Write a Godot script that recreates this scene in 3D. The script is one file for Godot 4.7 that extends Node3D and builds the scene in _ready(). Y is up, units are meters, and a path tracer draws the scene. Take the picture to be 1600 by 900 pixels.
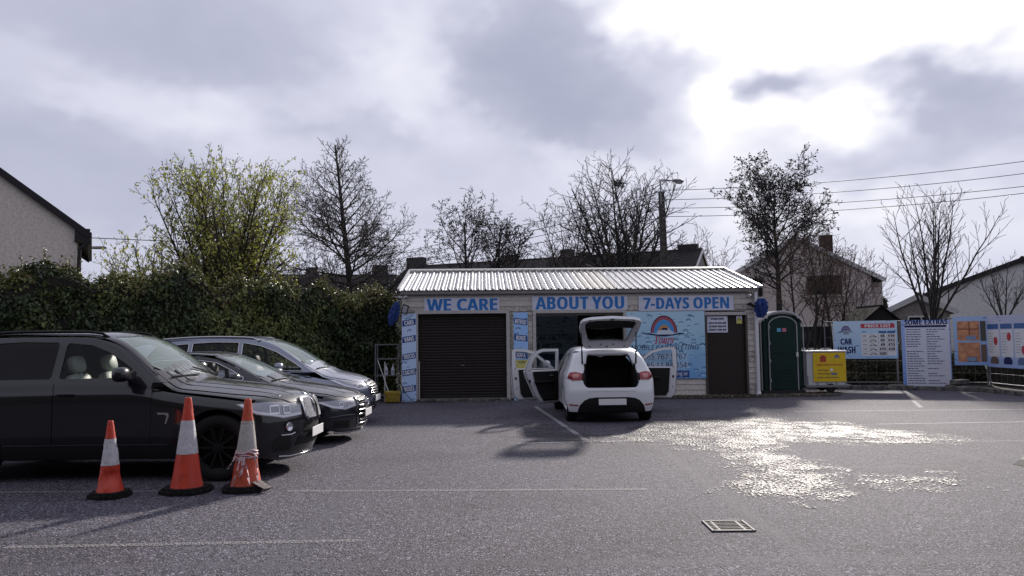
extends Node3D

var mats := {}
var texs := {}
var rng := RandomNumberGenerator.new()
var font_bold: SystemFont
var font_plain: SystemFont
var font_serif: SystemFont


func _ready() -> void:
	rng.seed = 7
	# camera
	var cam := Camera3D.new()
	cam.name = "camera"
	cam.position = Vector3(0, 1.58, 0)
	cam.rotation_degrees = Vector3(3.88, 0, -0.65)
	cam.fov = 41.11
	cam.near = 0.05
	cam.far = 1500.0
	add_child(cam)
	cam.current = true
	# sky and exposure
	var env := Environment.new()
	env.background_mode = Environment.BG_SKY
	var sky := Sky.new()
	var pano := PanoramaSkyMaterial.new()
	pano.panorama = sky_picture()
	sky.sky_material = pano
	env.sky = sky
	env.background_energy_multiplier = 1.0
	env.ambient_light_source = Environment.AMBIENT_SOURCE_SKY
	env.tonemap_mode = Environment.TONE_MAPPER_LINEAR
	env.tonemap_exposure = 1.2
	env.sdfgi_enabled = true
	env.ssao_enabled = true
	env.ssil_enabled = true
	var we := WorldEnvironment.new()
	we.name = "world_environment"
	we.environment = env
	add_child(we)
	# the sun, behind thin cloud above the top edge of the picture, right of the middle
	var sun := DirectionalLight3D.new()
	sun.name = "sun"
	var az := deg_to_rad(22.0)
	var el := deg_to_rad(25.0)
	sun.basis = Basis.looking_at(-Vector3(sin(az) * cos(el), sin(el), -cos(az) * cos(el)))
	sun.light_energy = 1.6
	sun.light_color = Color(1.0, 0.965, 0.93)
	sun.light_angular_distance = 3.0
	sun.shadow_enabled = true
	add_child(sun)

	font_bold = SystemFont.new()
	font_bold.font_names = PackedStringArray(["Droid Sans"])
	font_bold.font_weight = 700
	font_plain = SystemFont.new()
	font_plain.font_names = PackedStringArray(["Droid Sans"])
	font_serif = SystemFont.new()
	font_serif.font_names = PackedStringArray(["Droid Serif"])
	font_serif.font_weight = 700

	ground()
	shed()
	far_houses()
	hedges()
	trees()
	poles_and_cables()
	signs_and_fence()
	toilet_and_trailer()
	shed_things()
	parked_cars()
	hatchback()
	cones_and_drain()


# ---------------------------------------------------------------- sky
func sky_picture() -> ImageTexture:
	var w := 2048
	var h := 1024
	var buf := PackedFloat32Array()
	buf.resize(w * h * 3)
	var n1 := FastNoiseLite.new()
	n1.seed = 11
	n1.frequency = 1.0
	n1.fractal_octaves = 5
	n1.fractal_gain = 0.5
	var n2 := FastNoiseLite.new()
	n2.seed = 23
	n2.frequency = 2.2
	n2.fractal_octaves = 4
	# cloud lumps: azimuth, elevation, half sizes (degrees), brightness
	var lumps := [
		[20.8, 22.0, 9.3, 3.0, 0.72],
		[12.8, 22.7, 6.0, 1.6, 0.35],
		[28.8, 19.5, 6.0, 2.2, 0.45],
		[24.7, 24.5, 16.5, 4.9, 0.50],
		[33.1, 18.3, 3.3, 3.3, 0.15],
		[15.6, 17.1, 1.4, 2.5, 0.54],
		[21.4, 15.0, 4.7, 1.4, 0.43],
		[24.7, 15.3, 2.2, 1.6, 0.40],
		[17.3, 15.2, 2.2, 1.1, 0.40],
		[20.0, 18.0, 2.9, 3.0, -0.78],
		[13.9, 20.5, 4.1, 2.5, -0.53],
		[26.8, 16.6, 5.2, 2.2, -0.46],
		[28.3, 16.2, 3.3, 2.2, -0.17],
		[31.6, 16.6, 2.7, 2.2, -0.18],
		[32.8, 11.7, 3.3, 2.2, -0.12],
		[2.6, 19.7, 7.1, 4.7, -0.46],
		[-0.3, 21.9, 4.9, 3.3, -0.18],
		[7.9, 17.2, 4.4, 2.5, -0.26],
		[4.0, 16.0, 3.3, 1.6, -0.14],
		[9.8, 18.9, 2.2, 3.3, 0.12],
		[5.1, 23.5, 3.3, 1.1, -0.12],
		[-6.6, 21.4, 3.3, 3.3, 0.16],
		[-9.5, 18.7, 6.0, 2.7, 0.22],
		[-1.7, 23.6, 1.6, 1.1, 0.12],
		[-4.7, 15.6, 4.9, 2.2, 0.18],
		[-25.0, 21.0, 13.2, 3.0, -0.26],
		[-21.7, 19.0, 6.6, 2.2, -0.12],
		[-33.4, 13.1, 3.8, 2.5, -0.24],
		[-29.9, 15.2, 2.7, 1.4, 0.12],
		[-20.8, 15.3, 6.0, 1.9, 0.14],
		[-33.1, 17.4, 3.3, 2.2, 0.06],
		[-15.0, 15.3, 3.0, 1.3, -0.19],
		[-8.5, 15.1, 3.0, 1.1, -0.14],
		[-14.1, 11.3, 6.6, 1.6, 0.02],
		[-26.8, 11.4, 6.0, 1.9, -0.19],
		[-31.9, 10.9, 3.3, 1.6, 0.05],
		[-28.6, 8.7, 5.5, 1.6, -0.06],
		[4.9, 12.8, 5.5, 1.6, 0.10],
		[4.0, 14.9, 2.2, 1.0, -0.12],
		[10.2, 13.7, 3.3, 1.4, -0.17],
		[10.6, 10.2, 3.3, 2.2, -0.10],
		[15.2, 12.7, 3.8, 1.6, 0.16],
		[25.8, 11.8, 6.0, 1.5, -0.24],
		[30.1, 14.1, 4.4, 1.6, -0.10],
		[24.9, 8.4, 3.3, 1.6, 0.20],
		[16.4, 7.7, 3.3, 2.2, 0.15],
		[32.6, 7.0, 3.8, 2.2, 0.05],
		[32.9, 14.5, 3.3, 2.2, -0.18],
		[-1.9, 9.6, 8.2, 3.3, 0.05],
		[-22.7, 6.9, 13.7, 2.2, 0.02],
	]
	var sd := Vector3(sin(deg_to_rad(22.0)) * cos(deg_to_rad(25.0)), sin(deg_to_rad(25.0)), -cos(deg_to_rad(22.0)) * cos(deg_to_rad(25.0)))
	for j in h:
		var el := PI * (0.5 - (j + 0.5) / h)
		var ce := cos(el)
		var se := sin(el)
		if el < -0.03:
			for i in w:
				var k0 := (j * w + i) * 3
				buf[k0] = 0.16
				buf[k0 + 1] = 0.155
				buf[k0 + 2] = 0.16
			continue
		var eld := rad_to_deg(el)
		for i in w:
			var az := 2.0 * PI * (i + 0.5) / w  # the picture starts at -z
			if az > PI:
				az -= 2.0 * PI
			var d := Vector3(sin(az) * ce, se, -cos(az) * ce)
			# clouds lie on a sheet: flatter towards the horizon
			var q := d / (maxf(se, 0.0) + 0.28)
			var a := n1.get_noise_3d(q.x * 1.1, q.z * 1.1, 0.0)
			var lum := 0.37 + 0.27 * a + 0.07 * n2.get_noise_3d(d.x * 5.0 + 4.0, d.y * 9.0, d.z * 5.0)
			var azd := rad_to_deg(az)
			if absf(azd) < 50.0 and eld < 46.0:
				var b := n2.get_noise_3d(d.x * 2.6, d.y * 4.2, 3.0)
				var c := n2.get_noise_3d(d.x * 2.6, d.y * 4.2, 9.0)
				var e2 := n2.get_noise_3d(d.x * 9.0, d.y * 14.0, 6.0)
				var x := azd + b * 2.6 + e2 * 1.3
				var y := eld + c * 2.0 + n2.get_noise_3d(d.x * 9.0, d.y * 14.0, 16.0) * 1.1
				var s := 0.0
				for l in lumps:
					var u: float = (x - l[0]) / l[2]
					var v: float = (y - l[1]) / l[3]
					var e := u * u + v * v
					if e < 6.0:
						s += l[4] * exp(-e)
				var edge := clampf((50.0 - absf(azd)) / 12.0, 0.0, 1.0) * clampf((46.0 - eld) / 12.0, 0.0, 1.0)
				lum = lum * (1.0 - 0.5 * edge) + 0.19 * edge + s * edge * 0.9
			var near := maxf(0.0, d.dot(sd))
			lum += 0.5 * pow(near, 60.0) + 0.14 * pow(near, 6.0)
			lum = maxf(lum, 0.06) if lum > 0.3 else 0.3 - (0.3 - maxf(lum, -0.2)) * 0.3
			var r: float
			var g: float
			var bl: float
			if lum < 0.5:
				var t := lum / 0.5
				r = lerpf(0.20, 0.60, t)
				g = lerpf(0.225, 0.61, t)
				bl = lerpf(0.34, 0.72, t)
			elif lum < 1.0:
				var t := (lum - 0.5) / 0.5
				r = lerpf(0.60, 1.0, t)
				g = lerpf(0.61, 0.99, t)
				bl = lerpf(0.72, 0.99, t)
			else:
				var t := minf(lum - 1.0, 0.6)
				r = 1.0 + 0.8 * t
				g = 0.99 + 0.76 * t
				bl = 1.01 + 0.68 * t
			var k := (j * w + i) * 3
			buf[k] = r
			buf[k + 1] = g
			buf[k + 2] = bl
	return ImageTexture.create_from_image(Image.create_from_data(w, h, false, Image.FORMAT_RGBF, buf.to_byte_array()))


# ---------------------------------------------------------------- mesh building
class MB:
	var v := PackedVector3Array()
	var n := PackedVector3Array()
	var uv := PackedVector2Array()
	var has_uv := false

	func tri(a: Vector3, b: Vector3, c: Vector3, na: Vector3, nb: Vector3, nc: Vector3) -> void:
		if (b - a).cross(c - a).dot(na + nb + nc) > 0.0:
			v.append(a); v.append(c); v.append(b)
			n.append(na); n.append(nc); n.append(nb)
		else:
			v.append(a); v.append(b); v.append(c)
			n.append(na); n.append(nb); n.append(nc)

	func face(a: Vector3, b: Vector3, c: Vector3) -> void:
		var m := (b - a).cross(c - a).normalized()
		v.append(a); v.append(c); v.append(b)
		n.append(m); n.append(m); n.append(m)

	func quad(a: Vector3, b: Vector3, c: Vector3, d: Vector3) -> void:  # counter-clockwise seen from outside
		var m := (c - a).cross(d - b).normalized()
		v.append(a); v.append(c); v.append(b)
		v.append(a); v.append(d); v.append(c)
		for i in 6:
			n.append(m)

	func quad_uv(a: Vector3, b: Vector3, c: Vector3, d: Vector3) -> void:  # a at uv (0,1), b (1,1), c (1,0), d (0,0)
		has_uv = true
		quad(a, b, c, d)
		for p in [Vector2(0, 1), Vector2(1, 0), Vector2(1, 1), Vector2(0, 1), Vector2(0, 0), Vector2(1, 0)]:
			uv.append(p)

	func quad_n(a: Vector3, b: Vector3, c: Vector3, d: Vector3, na: Vector3, nb: Vector3, nc: Vector3, nd: Vector3) -> void:
		tri(a, b, c, na, nb, nc)
		tri(a, c, d, na, nc, nd)

	func box(c: Vector3, s: Vector3, b := Basis(), bev := 0.0) -> void:
		var h := s * 0.5
		if bev <= 0.0:
			var p := []
			for k in 8:
				p.append(c + b * Vector3(h.x if k & 1 else -h.x, h.y if k & 2 else -h.y, h.z if k & 4 else -h.z))
			quad(p[4], p[5], p[7], p[6])
			quad(p[1], p[0], p[2], p[3])
			quad(p[5], p[1], p[3], p[7])
			quad(p[0], p[4], p[6], p[2])
			quad(p[6], p[7], p[3], p[2])
			quad(p[0], p[1], p[5], p[4])
			return
		var e := minf(bev, minf(h.x, minf(h.y, h.z)) * 0.9)
		var g := h - Vector3(e, e, e)
		for s3 in [-1.0, 1.0]:
			for ax in 3:
				var a1 := (ax + 1) % 3
				var a2 := (ax + 2) % 3
				var q := []
				for t in [[-1, -1], [1, -1], [1, 1], [-1, 1]]:
					var p := Vector3()
					p[ax] = s3 * h[ax]
					p[a1] = t[0] * g[a1]
					p[a2] = t[1] * g[a2]
					q.append(c + b * p)
				var m := Vector3()
				m[ax] = s3
				m = b * m
				quad_n(q[0], q[1], q[2], q[3], m, m, m, m)
		for ax in 3:
			var a1 := (ax + 1) % 3
			var a2 := (ax + 2) % 3
			for t in [[-1.0, -1.0], [1.0, -1.0], [1.0, 1.0], [-1.0, 1.0]]:
				var q := []
				for k in 4:
					var p := Vector3()
					p[ax] = g[ax] * (-1.0 if k == 0 or k == 3 else 1.0)
					p[a1] = t[0] * (h[a1] if k < 2 else g[a1])
					p[a2] = t[1] * (g[a2] if k < 2 else h[a2])
					q.append(c + b * p)
				var m1 := Vector3()
				m1[a1] = t[0]
				var m2 := Vector3()
				m2[a2] = t[1]
				m1 = b * m1
				m2 = b * m2
				quad_n(q[0], q[1], q[2], q[3], m1, m1, m2, m2)
		for k in 8:
			var sg := Vector3(1 if k & 1 else -1, 1 if k & 2 else -1, 1 if k & 4 else -1)
			var m := (b * sg).normalized()
			tri(c + b * (sg * Vector3(h.x, g.y, g.z)), c + b * (sg * Vector3(g.x, h.y, g.z)), c + b * (sg * Vector3(g.x, g.y, h.z)), m, m, m)

	func bar(a: Vector3, b: Vector3, wide: float, deep: float, bev := 0.0) -> void:
		var d := (b - a)
		var z := d.normalized()
		var x := (Vector3.UP if absf(z.y) < 0.9 else Vector3.RIGHT).cross(z).normalized()
		box((a + b) * 0.5, Vector3(wide, deep, d.length()), Basis(x, z.cross(x), z), bev)

	func tube(pts: PackedVector3Array, rad: PackedFloat32Array, sides: int, caps := true) -> void:
		var m := pts.size()
		var d := (pts[1] - pts[0]).normalized()
		var x := (Vector3.UP if absf(d.y) < 0.9 else Vector3.RIGHT).cross(d).normalized()
		var pr := PackedVector3Array()
		var pn := PackedVector3Array()
		for i in m:
			if i > 0 and i < m - 1:
				d = (pts[i + 1] - pts[i - 1]).normalized()
			elif i == m - 1 and i > 0:
				d = (pts[i] - pts[i - 1]).normalized()
			x = (x - d * x.dot(d)).normalized()
			var y := d.cross(x)
			var cr := PackedVector3Array()
			var cn := PackedVector3Array()
			for k in sides:
				var t := TAU * k / sides
				var q := x * cos(t) + y * sin(t)
				cn.append(q)
				cr.append(pts[i] + q * rad[i])
			if i > 0:
				for k in sides:
					var k1 := (k + 1) % sides
					v.append(pr[k]); v.append(cr[k1]); v.append(pr[k1])
					v.append(pr[k]); v.append(cr[k]); v.append(cr[k1])
					n.append(pn[k]); n.append(cn[k1]); n.append(pn[k1])
					n.append(pn[k]); n.append(cn[k]); n.append(cn[k1])
			if caps and (i == 0 or i == m - 1):
				for k in range(1, sides - 1):
					var nn := -d if i == 0 else d
					tri(cr[0], cr[k], cr[k + 1], nn, nn, nn)
			pr = cr
			pn = cn

	func rod(a: Vector3, b: Vector3, r: float, sides := 8) -> void:
		tube(PackedVector3Array([a, b]), PackedFloat32Array([r, r]), sides)

	func lathe(prof: PackedVector2Array, sides: int, xf := Transform3D(), flat := false) -> void:  # (radius, height)
		for i in prof.size() - 1:
			var a := prof[i]
			var b := prof[i + 1]
			var t := (b - a)
			if t.length() < 1e-6:
				continue
			var seg := Vector2(t.y, -t.x).normalized()
			var na := seg
			var nb := seg
			if not flat:
				if i > 0:
					var tp := a - prof[i - 1]
					var np := Vector2(tp.y, -tp.x).normalized()
					if np.dot(seg) > 0.7:
						na = (np + seg).normalized()
				if i < prof.size() - 2:
					var tn := prof[i + 2] - b
					var nn := Vector2(tn.y, -tn.x).normalized()
					if nn.dot(seg) > 0.7:
						nb = (nn + seg).normalized()
			for k in sides:
				var t0 := TAU * k / sides
				var t1 := TAU * (k + 1) / sides
				var c0 := Vector3(cos(t0), 0, sin(t0))
				var c1 := Vector3(cos(t1), 0, sin(t1))
				var p := [xf * (c0 * a.x + Vector3.UP * a.y), xf * (c1 * a.x + Vector3.UP * a.y), xf * (c1 * b.x + Vector3.UP * b.y), xf * (c0 * b.x + Vector3.UP * b.y)]
				var q := [(xf.basis * (c0 * na.x + Vector3.UP * na.y)).normalized(), (xf.basis * (c1 * na.x + Vector3.UP * na.y)).normalized(), (xf.basis * (c1 * nb.x + Vector3.UP * nb.y)).normalized(), (xf.basis * (c0 * nb.x + Vector3.UP * nb.y)).normalized()]
				if a.x > 1e-5:
					tri(p[0], p[1], p[2], q[0], q[1], q[2])
				if b.x > 1e-5:
					tri(p[0], p[2], p[3], q[0], q[2], q[3])

	func prism(poly: PackedVector2Array, z0: float, z1: float, xf := Transform3D()) -> void:
		if Geometry2D.is_polygon_clockwise(poly):
			poly = poly.duplicate()
			poly.reverse()
		var idx := Geometry2D.triangulate_polygon(poly)
		var up := (xf.basis * Vector3(0, 0, 1)).normalized()
		for i in range(0, idx.size(), 3):
			var a := poly[idx[i]]
			var b := poly[idx[i + 1]]
			var c := poly[idx[i + 2]]
			tri(xf * Vector3(a.x, a.y, z1), xf * Vector3(b.x, b.y, z1), xf * Vector3(c.x, c.y, z1), up, up, up)
			tri(xf * Vector3(a.x, a.y, z0), xf * Vector3(b.x, b.y, z0), xf * Vector3(c.x, c.y, z0), -up, -up, -up)
		for i in poly.size():
			var a := poly[i]
			var b := poly[(i + 1) % poly.size()]
			var e := (b - a).normalized()
			var m := (xf.basis * Vector3(e.y, -e.x, 0)).normalized()
			quad_n(xf * Vector3(a.x, a.y, z0), xf * Vector3(b.x, b.y, z0), xf * Vector3(b.x, b.y, z1), xf * Vector3(a.x, a.y, z1), m, m, m, m)

	func blob(c: Vector3, r: Vector3, b := Basis(), e := 1.0, us := 14, vs := 9) -> void:  # superellipsoid
		var pw := func(t: float) -> float: return signf(t) * pow(absf(t), e)
		var ring := []
		for j in vs + 1:
			var f := PI * (float(j) / vs - 0.5)
			var row := []
			for i in us + 1:
				var t := TAU * i / us
				var q := Vector3(pw.call(cos(f)) * pw.call(cos(t)), pw.call(sin(f)), pw.call(cos(f)) * pw.call(sin(t)))
				var m := Vector3(cos(f) * cos(t), sin(f), cos(f) * sin(t))
				row.append([c + b * (q * r), (b * (m / r)).normalized()])
			ring.append(row)
		for j in vs:
			for i in us:
				var p0: Array = ring[j][i]
				var p1: Array = ring[j][i + 1]
				var p2: Array = ring[j + 1][i + 1]
				var p3: Array = ring[j + 1][i]
				if j > 0:
					tri(p0[0], p1[0], p2[0], p0[1], p1[1], p2[1])
				if j < vs - 1:
					tri(p0[0], p2[0], p3[0], p0[1], p2[1], p3[1])

	func mesh() -> ArrayMesh:
		var arr := []
		arr.resize(Mesh.ARRAY_MAX)
		arr[Mesh.ARRAY_VERTEX] = v
		arr[Mesh.ARRAY_NORMAL] = n
		if has_uv:
			arr[Mesh.ARRAY_TEX_UV] = uv
		var m := ArrayMesh.new()
		m.add_surface_from_arrays(Mesh.PRIMITIVE_TRIANGLES, arr)
		return m


func put(mb: MB, called: String, m: Material, parent: Node = self) -> MeshInstance3D:
	return place(mb.mesh(), called, m, parent)


func place(me: Mesh, called: String, m: Material, parent: Node = self) -> MeshInstance3D:
	var o := MeshInstance3D.new()
	o.name = called if parent != self else numbered(called)
	o.mesh = me
	o.material_override = m
	parent.add_child(o, true)
	return o


var taken := {}
func numbered(called: String) -> String:
	var k: int = taken.get(called, 0)
	taken[called] = k + 1
	return called if k == 0 else "%s_%03d" % [called, k]


func thing(called: String, label: String, category: String, at := Vector3.ZERO, turn := 0.0, group := "") -> Node3D:
	var o := Node3D.new()
	o.name = numbered(called)
	o.position = at
	o.rotation.y = turn
	add_child(o)
	return tag(o, label, category, group)


func tag(o: Node3D, label: String, category: String, group := "") -> Node3D:
	o.set_meta("label", label)
	o.set_meta("category", category)
	if group:
		o.set_meta("group", group)
	return o


func struct(o: Node3D) -> Node3D:
	o.set_meta("kind", "structure")
	return o


func stuff(o: Node3D) -> Node3D:
	o.set_meta("kind", "stuff")
	return o


func bx(c: Vector3, s: Vector3, called: String, m: Material, parent: Node = self, bev := 0.0, b := Basis()) -> MeshInstance3D:
	var mb := MB.new()
	mb.box(c, s, b, bev)
	return put(mb, called, m, parent)


# lettering: a TextMesh fitted to a height and a width, standing in the x-y plane of its parent
func words(text: String, at: Vector3, high: float, wide: float, m: Material, parent: Node, f: Font = null, slant := 0.0, turn := 0.0) -> MeshInstance3D:
	var t := TextMesh.new()
	t.text = text
	t.font = f if f else font_bold
	t.font_size = 48
	t.pixel_size = 0.01
	t.depth = 0.02
	t.curve_step = 1.5
	t.horizontal_alignment = HORIZONTAL_ALIGNMENT_CENTER
	var o := MeshInstance3D.new()
	o.name = "lettering"
	o.mesh = t
	if t.font == font_bold:
		# heavy lettering: the strokes laid three times, a hair apart
		var src := t.get_mesh_arrays()
		var sv: PackedVector3Array = src[Mesh.ARRAY_VERTEX]
		var sn: PackedVector3Array = src[Mesh.ARRAY_NORMAL]
		var si: PackedInt32Array = src[Mesh.ARRAY_INDEX]
		var mb := MB.new()
		for q in [Vector3(-0.011, 0, 0), Vector3(0, 0, 0.004), Vector3(0.011, 0, 0.002)]:
			for k in si:
				mb.v.append(sv[k] + q)
				mb.n.append(sn[k])
		o.mesh = mb.mesh()
	o.material_override = m
	parent.add_child(o, true)
	var bb := o.mesh.get_aabb()
	var sy := high / bb.size.y
	var sx := wide / bb.size.x if wide > 0.0 else sy
	var c := bb.get_center()
	var bs := Basis(Vector3(sx, 0, 0), Vector3(slant * sy, sy, 0), Vector3(0, 0, 0.1))
	bs = Basis(Vector3(0, 0, 1), turn) * bs
	o.transform = Transform3D(bs, at - bs * c)
	return o


# ---------------------------------------------------------------- materials
func noise_image(size: int, freq: float, octaves: int, lo: float, hi: float, sd: int, kind := 0, power := 1.0) -> Image:
	var f := FastNoiseLite.new()
	f.seed = sd
	f.noise_type = FastNoiseLite.TYPE_SIMPLEX_SMOOTH if kind == 0 else FastNoiseLite.TYPE_CELLULAR
	f.frequency = freq
	f.fractal_octaves = octaves
	if kind == 1:
		f.cellular_return_type = FastNoiseLite.RETURN_CELL_VALUE
		f.fractal_type = FastNoiseLite.FRACTAL_NONE
		f.cellular_jitter = 1.0
	var im := f.get_seamless_image(size, size)
	im.convert(Image.FORMAT_L8)
	var d := im.get_data()
	var ramp := PackedByteArray()
	for i in 256:
		ramp.append(int(clampf(lerpf(lo, hi, pow(i / 255.0, power)), 0.0, 1.0) * 255.0))
	for i in d.size():
		d[i] = ramp[d[i]]
	return Image.create_from_data(size, size, false, Image.FORMAT_L8, d)


func tex(key: String, make: Callable) -> Texture2D:
	if not texs.has(key):
		var im: Image = make.call()
		texs[key] = ImageTexture.create_from_image(im)
	return texs[key]


func grain_tex(kind: String) -> Texture2D:
	match kind:
		"soft": return tex("soft", func(): return noise_image(512, 0.012, 5, 0.62, 1.0, 3))
		"stain": return tex("stain", func(): return noise_image(512, 0.008, 6, 0.35, 1.0, 5))
		"fine": return tex("fine", func(): return noise_image(512, 0.12, 3, 0.7, 1.0, 9))
		"faint": return tex("faint", func(): return noise_image(512, 0.02, 6, 0.84, 1.0, 13))
	return null


func bump_tex(kind: String) -> Texture2D:
	match kind:
		"fine": return tex("bfine", func():
			var im := noise_image(512, 0.10, 3, 0.0, 1.0, 29)
			im.bump_map_to_normal_map(4.0)
			return im)
		"soft": return tex("bsoft", func():
			var im := noise_image(512, 0.02, 4, 0.0, 1.0, 31)
			im.bump_map_to_normal_map(6.0)
			return im)
		"dents": return tex("bdents", func():
			var im := noise_image(256, 0.010, 2, 0.0, 1.0, 37)
			im.bump_map_to_normal_map(5.0)
			return im)
	return null


# a cached material: sRGB colour, roughness, metallic, grain texture, its size (repeats per metre), bump texture, strength
func mat(key: String, c := Color.WHITE, rough := 0.6, metal := 0.0, grain := "", per := 1.0, bump := "", strength := 0.3) -> StandardMaterial3D:
	if mats.has(key):
		return mats[key]
	var m := StandardMaterial3D.new()
	m.resource_name = key
	m.albedo_color = c
	m.roughness = rough
	m.metallic = metal
	if grain or bump:
		m.uv1_triplanar = true
		m.uv1_scale = Vector3(per, per, per)
	if grain:
		m.albedo_texture = grain_tex(grain)
	if bump:
		m.normal_enabled = true
		m.normal_texture = bump_tex(bump)
		m.normal_scale = strength
	if c.get_luminance() < 0.22:
		m.metallic_specular = 0.3
	mats[key] = m
	return m


func lin(r: float, g: float, b: float) -> Color:
	return Color(r, g, b).linear_to_srgb()


func paint(key: String, c: Color, metal := 0.0, rough := 0.4) -> StandardMaterial3D:
	if mats.has(key):
		return mats[key]
	var m := mat(key, c, rough, metal)
	m.metallic_specular = 0.25
	m.clearcoat_enabled = true
	m.clearcoat = 1.0
	m.clearcoat_roughness = 0.07
	return m


func glass(key: String, c: Color, alpha: float) -> StandardMaterial3D:
	if mats.has(key):
		return mats[key]
	var m := mat(key, Color(c.r, c.g, c.b, alpha), 0.03)
	m.transparency = BaseMaterial3D.TRANSPARENCY_ALPHA
	return m


func P2(a: Array) -> PackedVector2Array:
	var p := PackedVector2Array()
	for i in range(0, a.size(), 2):
		p.append(Vector2(a[i], a[i + 1]))
	return p


func rect(x0: float, y0: float, x1: float, y1: float) -> PackedVector2Array:
	return PackedVector2Array([Vector2(x0, y0), Vector2(x1, y0), Vector2(x1, y1), Vector2(x0, y1)])


func rounded(p: PackedVector2Array, r: float) -> PackedVector2Array:
	var a := Geometry2D.offset_polygon(p, -r, Geometry2D.JOIN_MITER)
	if a.is_empty():
		return p
	var b := Geometry2D.offset_polygon(a[0], r, Geometry2D.JOIN_ROUND)
	return b[0] if b.size() else p


func shrunk(p: PackedVector2Array, r: float) -> PackedVector2Array:
	var a := Geometry2D.offset_polygon(p, -r, Geometry2D.JOIN_MITER)
	return a[0] if a.size() else p


func circle(cx: float, cy: float, r: float, k := 28) -> PackedVector2Array:
	var p := PackedVector2Array()
	for i in k:
		p.append(Vector2(cx + r * cos(TAU * i / k), cy + r * sin(TAU * i / k)))
	return p


# ---------------------------------------------------------------- ground
func asphalt_image() -> Image:
	var s := 1024
	var a := noise_image(s, 0.30, 1, 0.0, 1.0, 41, 1)
	var b := noise_image(s, 0.05, 4, 0.0, 1.0, 43)
	var c := noise_image(s, 0.35, 2, 0.0, 1.0, 45)
	var da := a.get_data()
	var db := b.get_data()
	var dc := c.get_data()
	var out := PackedByteArray()
	out.resize(s * s * 3)
	for i in s * s:
		var t := da[i] / 255.0
		var q := 0.31 + 0.40 * t + 0.10 * (db[i] / 255.0 - 0.5) + 0.30 * (dc[i] / 255.0 - 0.5)
		if t > 0.93:
			q += 0.22
		elif t < 0.10:
			q -= 0.15
		var k := clampf(q, 0.05, 1.0)
		out[i * 3] = int(k * 255.0)
		out[i * 3 + 1] = int(k * 251.0)
		out[i * 3 + 2] = int(minf(k * 258.0, 255.0))
	return Image.create_from_data(s, s, false, Image.FORMAT_RGB8, out)


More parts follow.
